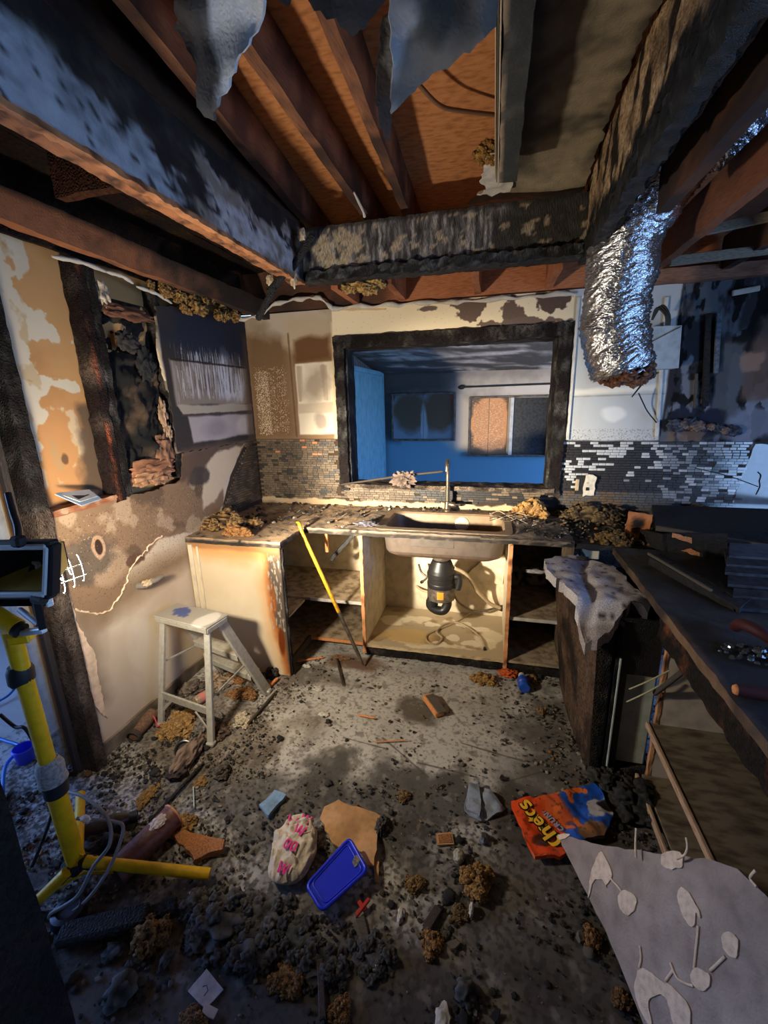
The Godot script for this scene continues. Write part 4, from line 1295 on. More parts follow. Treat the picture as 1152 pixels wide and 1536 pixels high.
	# joists under the plywood
	var jcol := func(dark: float): return func(q: Vector3): return rgb(168, 112, 78).lerp(rgb(56, 36, 26), clampf(smear(q, 3.0) * 0.7 + dark + (0.25 if q.y < -0.07 else 0.0), 0.0, 1.0))
	var names := ["dark joist under the orange plywood, nearest the left soffit beam", "second dark joist from the left soffit beam, with a white scrap on it", "third dark joist from the left, behind the hanging plasterboard", "joist end showing right of the hanging plasterboard"]
	var xs := [[-0.86, -1.13, 0.55], [-0.73, -0.73, 0.45], [-0.44, -0.52, 0.4]]
	for k in 3:
		var a := Vector3(xs[k][0], 2.77, -0.2)
		var b := Vector3(xs[k][1], 2.77, -3.1)
		var o := thing("ceiling_joist", names[k], "joist", (a + b) * 0.5, Vector3.ZERO, "")
		o.basis = look(b - a)
		part(o, "joist", rough_box(Vector3(a.distance_to(b), 0.165, 0.042), 0.06, 0.003, 6.0, jcol.call(xs[k][2]), Vector3(k * 5, 0, 0)), M.joist)
		if k == 1:
			part(o, "paper_scrap", tube(MB.new(), [Vector3(0.66, -0.08, 0.024), Vector3(0.72, -0.1, 0.03), Vector3(0.8, -0.115, 0.03), Vector3(0.82, -0.13, 0.03)], [0.004, 0.007, 0.006, 0.008], 6), M.drywall)
			part(o, "paper_scrap", lump(MB.new(), Vector3(1.1, -0.09, 0.02), Vector3(0.045, 0.03, 0.014), 0.4, 2.0, 2, 1.0, rgb(150, 132, 104), rgb(214, 200, 174)), M.tint)
	# short joists between header and outer wall, orange and lit
	var k2 := 0
	for x in [-0.95, -0.62, -0.13, 0.3]:
		var o := thing("ceiling_joist", ["short joist end between the header and the cream band, leftmost of four", "short joist end above the cream band, second from the left", "short joist end above the cream band, third from the left", "short joist end above the cream band, beside the foil duct"][k2], "joist", Vector3(x, 2.43, -2.86))
		part(o, "joist", rough_box(Vector3(0.042, 0.16, 0.44), 0.04, 0.002, 6.0, func(q): return rgb(190, 122, 84).lerp(rgb(120, 66, 40), clampf(smear(q + Vector3(k2, 0, 0), 4.0) + 0.2, 0.0, 1.0)), Vector3(k2 * 3, 0, 0)), M.joist)
		k2 += 1
	struct("trim_3", rough_box(Vector3(5.0, 0.52, 0.05), 0.12, 0.002, 3.0, func(q): return rgb(190, 122, 82).lerp(rgb(44, 28, 22), clampf(smear(q, 1.6) * 0.5 + (0.9 if q.x > 0.6 else 0.0) + (0.8 if q.x < -1.3 else 0.0), 0.0, 1.0))), M.joist_across).position = Vector3(0.55, 2.61, -3.13)
	var pl := thing("top_plate", "pinkish timber top plate above the burnt wall at the right", "timber plate", Vector3(1.75, 2.36, -3.07))
	part(pl, "plate", rough_box(Vector3(2.3, 0.07, 0.08), 0.06, 0.003, 6.0, func(q): return rgb(150, 110, 88).lerp(rgb(70, 48, 38), clampf(smear(q, 4.0) + 0.2, 0.0, 1.0))), M.joist_across)
	# open attic on the right: an orange joist, dark joists, laths
	for q in [[0.835, 2.445, -2.1, 1.75, 0.17, 0.0, "bright orange joist in the open attic right of the foil duct"], [0.575, 2.43, -1.05, 1.9, 0.17, 0.95, "dark joist beside the charred beam in the open attic"], [1.22, 2.45, -1.9, 2.3, 0.17, 0.95, "dark joist at the right edge of the open attic"]]:
		var o := thing("ceiling_joist", q[6], "joist", Vector3(q[0], q[1], q[2]))
		var dk: float = q[5]
		part(o, "joist", rough_box(Vector3(0.045, q[4], q[3]), 0.05, 0.003, 6.0, func(s): return rgb(128, 80, 55).lerp(rgb(40, 26, 22), clampf(smear(s, 2.5) * 0.6 + dk + (0.4 if s.y > 0.06 else 0.0), 0.0, 1.0)), Vector3(q[0] * 9.0, 0, 0)), M.joist)
	for q in [[Vector3(0.843, 2.355, -2.720), Vector3(1.312, 2.370, -2.720), "grey lath across the attic opening, the lower of two"], [Vector3(0.944, 2.447, -2.600), Vector3(1.242, 2.482, -2.600), "grey lath across the attic opening, the upper of two"]]:
		var o := thing("lath", q[2], "lath", (q[0] + q[1]) * 0.5)
		var d: Vector3 = q[1] - q[0]
		part(o, "board", bar(MB.new(), -d * 0.5, d * 0.9, 0.045, 0.02, 0.003), mat("grey_lath", rgb(150, 140, 124), 0.9, "grain", Vector3(2, 9, 9)))
	# ledger along the left wall and the burnt boarding of the soffit
	var la := Vector3(-1.80, 2.44, -1.2)
	var lb := Vector3(-1.66, 2.36, -3.1)
	var le := thing("ledger_board", "orange and black ledger board along the top of the left wall", "board", (la + lb) * 0.5)
	le.basis = look(lb - la)
	part(le, "board", rough_box(Vector3(la.distance_to(lb) + 0.4, 0.12, 0.05), 0.03, 0.004, 6.0, func(q):
		var n := smear(q, 4.0)
		var d := clampf(q.x * 1.1 + 0.5 + n * 0.5, 0.0, 1.0)
		return rgb(160, 100, 66).lerp(rgb(52, 38, 28), d if q.y < 0.05 else 1.0)), M.tint)
	for k in 3:
		var o := thing("soffit_board", ["black burnt soffit board nearest the left wall", "black burnt soffit board in the middle of three", "black burnt soffit board nearest the soffit beam"][k], "board", Vector3(-1.76 + k * 0.23, 2.63, -1.5))
		part(o, "board", rough_box(Vector3(0.222, 0.03, 3.2), 0.05, 0.005, 6.0, func(q): return rgb(34, 26, 22).lerp(rgb(70, 48, 34), clampf(smear(q, 3.0), 0.0, 1.0)), Vector3(k * 4, 0, 0)), M.char_tint)
	var bl := thing("blocking", "dark blocking piece in the burnt soffit on the left", "timber block", Vector3(-1.421, 2.500, -1.493))
	part(bl, "block", rough_box(Vector3(0.36, 0.15, 0.045), 0.04, 0.004, 6.0, func(q): return rgb(74, 44, 30).lerp(rgb(36, 26, 22), clampf(smear(q, 5.0) + 0.4, 0.0, 1.0))), M.char_tint, Vector3(0.0, 0.03, 0))

func overhead() -> void:
	# what is left of the plasterboard ceiling: sooty panel right, tongues hanging left
	var pts := []
	for q in [Vector3(0.373, 2.700, -1.449), Vector3(0.381, 2.700, -2.643), Vector3(-0.176, 2.700, -2.690), Vector3(-0.030, 2.700, -2.452), Vector3(-0.045, 2.700, -2.363), Vector3(-0.012, 2.700, -1.340)]:
		pts.append(Vector2(q.x, -q.z))
	var out := ragged(pts, 0.03, 0.012, 1.0)
	var cp := thing("ceiling_panel", "sagging sooty tan plasterboard panel left of the scorched ceiling beam", "ceiling panel", Vector3(0, 2.7, 0), Vector3(90, 0, 0))
	cp.basis = Basis(Vector3.RIGHT, Vector3(0, 0, -1), Vector3.UP)
	part(cp, "panel", sheet(MB.new(), out, 0.013, 0.025, func(q): return n3(Vector3(q.x, q.y, 0), 2.0) * 0.03, null, func(q, e):
		var n := smear(Vector3(q.x, q.y, 0), 4.0)
		var c := rgb(146, 132, 108).lerp(rgb(84, 76, 64), clampf(n * 0.9 + 0.35, 0.0, 1.0))
		var rim := clampf((0.14 - q.x) / 0.12, 0.0, 1.0)
		c = c.lerp(rgb(44, 40, 36), rim * 0.9)
		c = c.lerp(rgb(40, 37, 34), clampf((q.x - 0.33 + n * 0.05) / 0.05, 0.0, 1.0) * 0.6)
		if q.y > 2.3:
			c = c.lerp(rgb(168, 152, 124), clampf((q.y - 2.25) * 4.0, 0.0, 0.7))
		return c), M.tint)
	var tp := ragged([Vector2(-0.06, 2.1), Vector2(0.0, 2.1), Vector2(0.0, 2.33), Vector2(0.05, 2.4), Vector2(0.03, 2.47), Vector2(-0.12, 2.5), Vector2(-0.08, 2.42), Vector2(-0.1, 2.33), Vector2(-0.09, 2.25)], 0.015, 0.008, 4.0)
	part(cp, "torn_paper", sheet(MB.new(), tp, 0.004, 0.03, func(q): return -0.03 + n3(Vector3(q.x, q.y, 2), 14.0) * 0.02), M.drywall)
	part(cp, "insulation_tuft", heap(Vector3(-0.07, 2.15, -0.01), Vector3(0.055, 0.09, 0.03), 30, 5, rgb(104, 74, 34), rgb(196, 150, 78), -1.0), M.tint_fluff)
	# boxed metal-edged strip hanging below it
	var d := thing("hanging_ceiling_strip", "hanging boxed strip of ceiling edge with a dark face and pale left rim", "ceiling strip", Vector3(0.02, 2.62, -1.25))
	part(d, "strip", rough_box(Vector3(0.07, 0.13, 1.7), 0.02, 0.003, 9.0, func(q):
		var n := smear(q, 6.0)
		return rgb(176, 150, 118).lerp(rgb(60, 54, 46), clampf(n + 0.2 + q.z * 0.0, 0.0, 1.0)) if q.x < -0.02 else rgb(52, 50, 46).lerp(rgb(84, 80, 70), clampf(n, 0.0, 1.0))), M.tint)
	for k in 3:
		part(d, "edge_bead", boxm(Vector3(0.004, 0.13 - k * 0.02, 1.6), 0.001), mat("edge_metal_%d" % k, [rgb(196, 172, 140), rgb(96, 86, 74), rgb(186, 164, 134)][k], 0.5), Vector3(-0.04 - k * 0.006, -0.002, -0.06))
	part(d, "cut_end", boxm(Vector3(0.06, 0.11, 0.01), 0.003), M.black, Vector3(0, 0, -0.855))
	# tongues of torn board, built as bent ragged sheets: x across, y along the hang, z bulge
	tongue("hanging_plasterboard", "torn tongue of plasterboard hanging left of centre, grey with a pale right side", [Vector3(-0.673, 2.539, -0.980), Vector3(-0.711, 2.503, -1.030), Vector3(-0.678, 2.444, -1.060), Vector3(-0.706, 2.395, -1.100), Vector3(-0.664, 2.368, -1.100), Vector3(-0.594, 2.408, -1.060), Vector3(-0.512, 2.454, -1.020), Vector3(-0.450, 2.494, -0.980)], 0.035, func(q, e): return rgb(76, 72, 70).lerp(rgb(218, 220, 222), clampf((q.x - 0.0 - q.y * 0.12 + 0.01 * sin(q.y * 60.0)) / 0.012, 0.0, 1.0)), 3.0)
	tongue("hanging_plasterboard", "black burnt tatters of ceiling paper hanging at the top centre", [Vector3(-0.450, 2.497, -0.970), Vector3(-0.457, 2.464, -1.000), Vector3(-0.447, 2.453, -1.000), Vector3(-0.437, 2.466, -1.000), Vector3(-0.397, 2.446, -1.000), Vector3(-0.342, 2.433, -1.020), Vector3(-0.322, 2.406, -1.040), Vector3(-0.276, 2.415, -1.020), Vector3(-0.210, 2.414, -0.970), Vector3(-0.203, 2.431, -0.950)], 0.03, func(q, e): return rgb(36, 37, 40).lerp(rgb(112, 116, 124), clampf(smear(Vector3(q.x, q.y, 0), 7.0) - 0.15, 0.0, 1.0)), 5.0)
	tongue("hanging_plasterboard", "large sooty triangle of plasterboard hanging right of centre", [Vector3(-0.227, 2.509, -1.050), Vector3(-0.253, 2.453, -1.120), Vector3(-0.272, 2.379, -1.200), Vector3(-0.238, 2.395, -1.200), Vector3(-0.150, 2.436, -1.200), Vector3(-0.037, 2.499, -1.200), Vector3(-0.026, 2.540, -1.150)], 0.02, func(q, e):
		var n := smear(Vector3(q.x, q.y, 0), 5.0)
		return rgb(112, 106, 98).lerp(rgb(60, 56, 51), clampf(n + 0.3 + q.y * 1.0, 0.0, 1.0)).lerp(rgb(170, 172, 178), clampf((-q.x - 0.05 + n * 0.06) / 0.05, 0.0, 0.8)), 8.0)
	tongue("hanging_plasterboard", "narrow dark strip hanging beside the sooty plasterboard triangle", [Vector3(-0.262, 2.501, -1.120), Vector3(-0.287, 2.473, -1.160), Vector3(-0.311, 2.410, -1.220), Vector3(-0.307, 2.377, -1.250), Vector3(-0.292, 2.350, -1.280), Vector3(-0.273, 2.414, -1.240), Vector3(-0.253, 2.478, -1.160), Vector3(-0.246, 2.503, -1.120)], 0.01, func(q, e): return rgb(50, 46, 44).lerp(rgb(160, 160, 162), clampf((q.x - 0.012 + 0.01 * sin(q.y * 50.0)) / 0.006, 0.0, 0.7)), 9.0)
	# wire and small scraps
	var w := thing("loose_cable", "loose pale cable crossing the plywood below the torn ceiling panel", "cable", Vector3(-0.313, 2.800, -1.839))
	var w0 := w.position
	part(w, "cable", tube(MB.new(), curve([Vector3(-0.350, 2.800, -1.726) - w0, Vector3(-0.303, 2.780, -1.821) - w0, Vector3(-0.242, 2.770, -1.937) - w0, Vector3(-0.173, 2.780, -2.009) - w0, Vector3(-0.044, 2.800, -2.111) - w0], 6), 0.008, 7), mat("cable_sheath", rgb(120, 88, 66), 0.7))
	# foil duct
	var path := curve([Vector3(0.60, 1.80, -2.40), Vector3(0.545, 2.0, -2.40), Vector3(0.535, 2.22, -2.38), Vector3(0.575, 2.46, -2.32), Vector3(0.72, 2.66, -2.22), Vector3(1.0, 2.70, -2.15), Vector3(1.7, 2.72, -2.1)], 14)
	var du := thing("foil_duct", "crinkled silver foil insulated duct hanging torn open beside the pass-through", "duct", Vector3(0.60, 1.8, -2.4))
	var mb := MB.new()
	var up := Vector3.FORWARD
	var n := 72
	var first := 0
	var total := 0.0
	var fine := []
	for k in path.size() - 1:
		for s in 2:
			fine.append(path[k].lerp(path[k + 1], s / 2.0))
	for k in fine.size():
		var d2: Vector3 = (fine[mini(k + 1, fine.size() - 1)] - fine[maxi(k - 1, 0)]).normalized()
		up = (up - d2 * up.dot(d2)).normalized()
		var side := d2.cross(up)
		total = k * 0.014
		for i in n:
			var a := TAU * i / n
			var dir := up * cos(a) + side * sin(a)
			var q := Vector3(cos(a) * 1.2, total * 7.0, sin(a) * 1.2)
			var cr := absf(n3(q * Vector3(1.2, 2.4, 1.2), 2.2)) * 0.016 + absf(n3(q * Vector3(2.0, 6, 2.0), 3.0)) * 0.007 + n3(q, 0.6) * 0.012
			var flare := 0.012 * exp(-k * 0.4)
			var rad := 0.145 + cr - 0.008 - flare * 2.0 + (0.03 * n3(q * 0.8, 1.0) if k == 0 else 0.0)
			mb.vert(fine[k] - Vector3(0.60, 1.8, -2.4) + dir * rad, Vector2(i / float(n), total))
	for k in fine.size() - 1:
		for i in n:
			var a := first + k * n + i
			var b := first + k * n + (i + 1) % n
			mb.quad(a, b, b + n, a + n)
	mat("foil", rgb(206, 208, 212), 0.24, "", Vector3(4, 9, 4), "foil", 0.5, 0.95)
	part(du, "foil_jacket", mb, M.foil)
	part(du, "brown_liner", heap(Vector3(0.015, -0.005, 0.02), Vector3(0.115, 0.05, 0.105), 26, 9, rgb(74, 48, 38), rgb(168, 118, 92), -1.0), M.tint_fluff)
	part(du, "liner_tail", tube(MB.new(), [Vector3(0.06, 0.0, 0.05), Vector3(0.07, -0.06, 0.06), Vector3(0.035, -0.11, 0.07)], [0.006, 0.005, 0.003], 6), M.black)
	part(du, "ring_edge", tube(MB.new(), range(33).map(func(i): return Vector3(cos(TAU * i / 32.0) * 0.135, 0.012 * sin(i * 2.3), sin(TAU * i / 32.0) * 0.135)), 0.007, 6, false), M.foil)
	# hanging charred stick at the corner of soffit beam and header
	var st := thing("charred_stick", "charred splinter of lath hanging at the corner of soffit beam and header", "charred wood", Vector3(-0.996, 2.571, -2.400))
	var s0 := st.position
	part(st, "splinter", bar(MB.new(), Vector3(-0.958, 2.555, -2.380) - s0, Vector3(-1.119, 2.364, -2.360) - s0, 0.035, 0.03, 0.008), M.char)
	part(st, "splinter", bar(MB.new(), Vector3(-1.091, 2.410, -2.360) - s0, Vector3(-1.227, 2.286, -2.340) - s0, 0.03, 0.045, 0.01), M.char)
	part(st, "splinter", bar(MB.new(), Vector3(-1.184, 2.315, -2.340) - s0, Vector3(-1.307, 2.155, -2.340) - s0, 0.03, 0.035, 0.01), M.char)
	for q in [[Vector3(-1.017, 2.555, -2.360), 0.03], [Vector3(-1.240, 2.367, -2.400), 0.03], [Vector3(-1.080, 2.351, -2.360), 0.04]]:
		part(st, "plaster_scrap", lump(MB.new(), q[0] - s0, Vector3(0.02, q[1], 0.012), 0.4, 2.0, 2, q[1] * 99.0, rgb(160, 136, 106), rgb(220, 204, 176)), M.tint)
	# insulation along the torn wall head
	var rng := RandomNumberGenerator.new()
	rng.seed = 12
	var places := [[240,420,0.06], [262,432,0.08], [300,452,0.09], [332,466,0.06], [280,455,0.06], [350,470,0.05]]
	var labs := ["yellow insulation tuft on the left wall head beside the white torn rim", "yellow-brown insulation clump hanging over the blue-black wall stain, left", "largest insulation clump over the blue-black wall stain", "insulation clump over the wall stain, nearest the room corner", "low tuft of insulation below the largest clump on the left wall head", "small insulation tuft beside the charred hanging splinter"]
	for k in places.size():
		var q: Array = places[k]
		var pos: Vector3 = [Vector3(-1.800, 2.369, -2.208), Vector3(-1.780, 2.346, -2.294), Vector3(-1.740, 2.305, -2.453), Vector3(-1.740, 2.291, -2.664), Vector3(-1.800, 2.290, -2.408), Vector3(-1.740, 2.298, -2.801)][k]
		var cl := thing("insulation_clump", labs[k], "insulation", pos)
		var m := MB.new()
		for j in 16:
			lump(m, Vector3(rng.randf_range(-0.03, 0.03), rng.randf_range(-0.06, 0.03), rng.randf_range(-1, 1) * q[2]), Vector3(0.3, 0.33, 0.36) * q[2] * rng.randf_range(0.5, 1.1), 0.5, 1.6, 2, k * 7.0 + j, rgb(70, 50, 30), rgb(206, 164, 96))
		part(cl, "tuft", m, M.tint_fluff)
	var curl := [["curled cream paper edge along the top of the room corner", [Vector3(-1.940, 2.337, -2.950), Vector3(-1.720, 2.287, -2.950), Vector3(-1.498, 2.385, -3.020), Vector3(-1.255, 2.411, -3.050), Vector3(-1.118, 2.337, -3.070)]], ["curled cream paper edge above the cream band", [Vector3(-1.137, 2.331, -3.080), Vector3(-0.831, 2.335, -3.080), Vector3(-0.462, 2.321, -3.080), Vector3(-0.116, 2.318, -3.090), Vector3(0.455, 2.314, -3.090)]]]
	for q in curl:
		var o := thing("torn_paper_edge", q[0], "torn paper", q[1][2])
		var c := curve(q[1].map(func(v): return v - q[1][2]), 8)
		var rr := []
		for k in c.size():
			rr.append(0.012 + 0.007 * sin(k * 1.3))
			c[k] += Vector3(0, n3(c[k] + q[1][0], 14.0) * 0.012, 0)
		part(o, "paper_curl", tube(MB.new(), c, rr, 7), M.drywall)
	var tf := thing("insulation_clump", "yellow insulation tuft below the header, between the short joists", "insulation", Vector3(-0.763, 2.351, -2.620))
	part(tf, "tuft", heap(Vector3.ZERO, Vector3(0.13, 0.04, 0.05), 24, 8, rgb(120, 84, 44), rgb(226, 190, 120), -1.0), M.tint_fluff)

# a ragged sheet whose outline is given as points in space, bent about their common plane
func tongue(called: String, label: String, ring: Array, bulge: float, col, sd: float) -> void:
	var c := Vector3.ZERO
	for p in ring:
		c += p / ring.size()
	var nrm := Vector3.ZERO
	for k in ring.size():
		nrm += (ring[k] - c).cross(ring[(k + 1) % ring.size()] - c)
	nrm = nrm.normalized()
	if nrm.z < 0:
		nrm = -nrm
	var x := (Vector3.RIGHT - nrm * nrm.x).normalized()
	var y := nrm.cross(x)
	var flat := []
	for p in ring:
		flat.append(Vector2((p - c).dot(x), (p - c).dot(y)))
	var o := thing(called, label, "plasterboard scrap", c)
	o.basis = Basis(x, y, nrm)
	part(o, "board", sheet(MB.new(), ragged(flat, 0.012, 0.006, sd), 0.011, 0.014, func(q): return bulge * (sin(q.y * 9.0 + sd) + n3(Vector3(q.x, q.y, sd), 9.0)), null, col), M.tint)

func burn(q: Vector2, a: Vector2, r: Vector2) -> float:
	return ((q - a) / r).length()

func cabinets() -> void:
	# ---- worktop: back run and left leg, with the sink's hole left open
	var ct := thing("countertop", "long ash-covered worktop with a burnt black front edge around the sink", "worktop", Vector3(0, 0.89, 0))
	var ccol := func(off: Vector3): return func(q: Vector3):
		var p: Vector3 = q + off
		var n := smear(Vector3(p.x, 0, p.z), 5.0)
		if q.y < 0.012:
			return rgb(40, 34, 30).lerp(rgb(120, 104, 86), clampf(smear(p, 14.0) - 0.1, 0.0, 1.0))
		var c := rgb(186, 156, 122).lerp(rgb(146, 130, 112), clampf((p.x + 1.2) * 1.4 + n * 0.5, 0.0, 1.0))
		c = c.lerp(rgb(116, 102, 88), clampf(n * 0.9, 0.0, 0.7))
		c = c.lerp(rgb(78, 70, 62), clampf((p.x + 0.0) * 1.8 + n * 0.6, 0.0, 0.8))
		if smear(Vector3(p.x, 1, p.z), 22.0) > 0.75:
			c = rgb(52, 45, 40)
		return c
	var m := MB.new()
	for q in [[-1.84, -0.70, -3.10, -2.47], [-0.70, 0.12, -2.585, -2.47], [-0.70, 0.12, -3.10, -2.98], [0.12, 0.47, -3.10, -2.47], [-1.84, -1.19, -2.47, -2.155]]:
		var c := Vector3((q[0] + q[1]) * 0.5, 0, (q[2] + q[3]) * 0.5)
		m.add(rough_box(Vector3(q[1] - q[0], 0.036, q[3] - q[2]), 0.022, 0.003, 16.0, ccol.call(c), c), c)
	part(ct, "slab", m, M.tint)
	part(ct, "peeled_edge", rough_box(Vector3(0.5, 0.012, 0.02), 0.015, 0.004, 20.0, func(q): return rgb(90, 78, 66).lerp(rgb(150, 130, 108), clampf(smear(q, 9.0), 0.0, 1.0))), M.tint, Vector3(0.2, 0.012, -2.465))
	# burnt continuation of the worktop into the corner
	var cb := thing("corner_worktop", "burnt black corner section of worktop heaped with debris", "worktop", Vector3(0.98, 0.875, -2.79))
	part(cb, "slab", rough_box(Vector3(1.0, 0.03, 0.62), 0.03, 0.01, 8.0, func(q): return rgb(30, 27, 25).lerp(rgb(74, 64, 54), clampf(smear(q, 6.0), 0.0, 1.0))), M.tint)
	# ---- cabinet under the left leg: end panel burnt at its right edge
	var ep := Paint.new(0.0, 0.0, 0.65, 0.88, 400.0, rgb(206, 190, 162), NA, NB)
	ep.patch(0.0, 0.0, 0.65, 0.88, rgb(192, 172, 140), 0.5, 0.5, 0.2, 0.4, 0.4)
	ep.poly([Vector2(0.1, 0.80), Vector2(0.5, 0.78), Vector2(0.52, 0.35), Vector2(0.58, 0.05), Vector2(0.7, 0.0), Vector2(0.7, 0.9), Vector2(0.05, 0.9)], rgb(198, 128, 66), 0.75, 0.14, 0.03)
	ep.poly([Vector2(0.53, 0.82), Vector2(0.55, 0.4), Vector2(0.6, 0.0), Vector2(0.7, 0.0), Vector2(0.7, 0.9), Vector2(0.5, 0.9)], rgb(150, 84, 40), 0.9, 0.05, 0.02)
	ep.poly([Vector2(0.545, 0.82), Vector2(0.57, 0.5), Vector2(0.585, 0.36), Vector2(0.62, 0.3), Vector2(0.63, 0.0), Vector2(0.7, 0.0), Vector2(0.7, 0.9), Vector2(0.4, 0.86)], rgb(82, 74, 66), 0.95, 0.02, 0.025)
	ep.patch(0.52, 0.3, 0.65, 0.84, rgb(162, 152, 138), 0.8, 0.55, 0.12, 3.0, 0.8, 0.03, true)
	ep.ell(0.6, 0.26, 0.022, 0.1, rgb(96, 44, 20), 0.9, 0.5, 0.3)
	ep.ell(0.57, 0.52, 0.02, 0.1, rgb(168, 84, 34), 0.6, 0.6, 0.3)
	ep.poly([Vector2(0, 0.835), Vector2(0.7, 0.835), Vector2(0.7, 0.9), Vector2(0, 0.9)], rgb(96, 82, 68), 0.85, 0.02, 0.008)
	ep.ell(0.3, 0.85, 0.35, 0.06, rgb(204, 138, 78), 0.5, 0.8, 0.3)
	var em := painted("end_panel", ep.tex(), 0.95)
	em.metallic_specular = 0.1
	var c1 := thing("base_cabinet", "doorless corner base cabinet with a cream end panel scorched orange and black", "cabinet", Vector3(-1.52, 0, -2.5))
	var pm := box(MB.new(), Vector3(0, 0.435, 0.33), Vector3(0.64, 0.87, 0.02), 0.004)
	for k in pm.v.size():
		pm.uv[k] = ep.uv(clampf(pm.v[k].x + 0.32, 0.005, 0.645), clampf(pm.v[k].y, 0.005, 0.875))
	part(c1, "end_panel", pm, em)
	part(c1, "corner_strip", boxm(Vector3(0.03, 0.86, 0.012), 0.003), M.cabinet_in, Vector3(-0.295, 0.43, 0.343))
	part(c1, "corner_strip", boxm(Vector3(0.014, 0.84, 0.01), 0.003), M.cabinet_in, Vector3(-0.245, 0.43, 0.343))
	mat("sooty_inside", rgb(96, 80, 62), 0.85, "dirty", Vector3.ONE * 1.4)
	mat("dusty_shelf", rgb(170, 150, 122), 0.9, "dirty", Vector3.ONE * 1.2)
	part(c1, "back_panel", boxm(Vector3(0.012, 0.86, 0.9), 0.001), M.sooty_inside, Vector3(-0.31, 0.43, -0.13))
	part(c1, "back_panel", boxm(Vector3(1.02, 0.86, 0.012), 0.001), M.cabinet_in, Vector3(0.2, 0.43, -0.58))
	part(c1, "bottom", boxm(Vector3(0.62, 0.018, 0.33), 0.002), M.dusty_shelf, Vector3(0, 0.075, 0.16))
	part(c1, "bottom", boxm(Vector3(1.02, 0.018, 0.57), 0.002), M.dusty_shelf, Vector3(0.2, 0.075, -0.29))
	part(c1, "shelf", boxm(Vector3(0.6, 0.018, 0.33), 0.002), M.dusty_shelf, Vector3(-0.01, 0.365, 0.16))
	part(c1, "shelf", boxm(Vector3(1.02, 0.018, 0.54), 0.002), M.dusty_shelf, Vector3(0.2, 0.365, -0.305))
	part(c1, "front_rail", boxm(Vector3(0.018, 0.05, 0.33), 0.002), M.dark_wood, Vector3(0.31, 0.075, 0.16))
	part(c1, "shelf_edge", boxm(Vector3(0.4, 0.022, 0.012), 0.002), M.drywall, Vector3(0.52, 0.367, -0.032))
	part(c1, "bottom_edge", boxm(Vector3(0.4, 0.022, 0.012), 0.002), M.raw_edge, Vector3(0.52, 0.077, -0.006))
	part(c1, "post", boxm(Vector3(0.022, 0.18, 0.02), 0.002), M.raw_edge, Vector3(0.42, 0.77, -0.15))
	part(c1, "fallen_rail", bar(MB.new(), Vector3(0.42, 0.6, -0.2), Vector3(0.62, 0.82, -0.22), 0.03, 0.02, 0.003), M.black)
	part(c1, "hinge", boxm(Vector3(0.012, 0.05, 0.03), 0.002), M.black, Vector3(0.71, 0.68, -0.03))
	part(c1, "hinge_block", boxm(Vector3(0.02, 0.07, 0.03), 0.003), M.raw_edge, Vector3(0.29, 0.72, 0.3))
	part(c1, "char_edge", rough_box(Vector3(0.03, 0.84, 0.016), 0.02, 0.004, 20.0, char_tone), M.char_tint, Vector3(0.318, 0.44, 0.322))
	# ---- sink cabinet
	var c2 := thing("sink_cabinet", "open sink cabinet with dirty cream inside and raw orange panel edges", "cabinet", Vector3(-0.335, 0, -2.5))
	var sp := Paint.new(-0.48, -0.6, 0.96, 0.62, 260.0, rgb(176, 158, 128), NA, NB)
	sp.patch(-0.48, -0.6, 0.48, 0.02, rgb(222, 208, 180), 0.9, 0.55, 0.08, 0.7, 1.2)
	sp.patch(-0.48, -0.6, 0.48, 0.02, rgb(142, 116, 80), 0.8, 0.6, 0.1, 0.8, 1.1, 0.1, false, 120)
	sp.ell(-0.2, -0.16, 0.16, 0.08, rgb(200, 166, 104), 0.8, 0.6, 0.7)
	for q in [[0.18, -0.4], [0.3, -0.36], [0.12, -0.2], [0.25, -0.15], [-0.05, -0.35], [0.33, -0.22], [0.02, -0.1]]:
		sp.ell(q[0], q[1], 0.06, 0.035, rgb(228, 216, 190), 0.9, 0.12, 0.5, 3.0)
	var sb := box(MB.new(), Vector3(0, 0.075, -0.29), Vector3(0.93, 0.018, 0.58), 0.002)
	for k in sb.v.size():
		sb.uv[k] = sp.uv(sb.v[k].x, sb.v[k].z)
	part(c2, "bottom", sb, painted("stained_bottom", sp.tex(), 0.75))
	for s in [-1, 1]:
		part(c2, "side_panel", boxm(Vector3(0.018, 0.86, 0.58), 0.002), M.cabinet_in, Vector3(s * 0.465, 0.44, -0.29))
		part(c2, "panel_edge", rough_box(Vector3(0.022, 0.84, 0.014), 0.02, 0.002, 20.0, func(q): return rgb(232, 160, 104).lerp(rgb(130, 76, 44), clampf(smear(q + Vector3(s, 0, 0), 9.0) + 0.1, 0.0, 1.0))), M.tint, Vector3(s * 0.465, 0.44, 0.006))
	part(c2, "back_panel", boxm(Vector3(0.92, 0.8, 0.012), 0.001), M.cabinet_in, Vector3(0, 0.47, -0.582))
	part(c2, "toe_board", rough_box(Vector3(0.93, 0.05, 0.025), 0.015, 0.006, 14.0, func(q): return rgb(34, 31, 29).lerp(rgb(78, 70, 62), clampf(smear(q, 12.0), 0.0, 1.0))), M.char_tint, Vector3(0.0, 0.035, -0.005))
	part(c2, "bottom_edge", rough_box(Vector3(0.93, 0.014, 0.012), 0.02, 0.002, 20.0, func(q): return rgb(214, 190, 150).lerp(rgb(150, 118, 82), clampf(smear(q, 9.0), 0.0, 1.0))), M.tint, Vector3(0, 0.075, 0.004))
	for y in [0.62, 0.7]:
		part(c2, "hinge_plate", boxm(Vector3(0.006, 0.03, 0.02), 0.001), M.dark_wood, Vector3(0.478, y, 0.004))
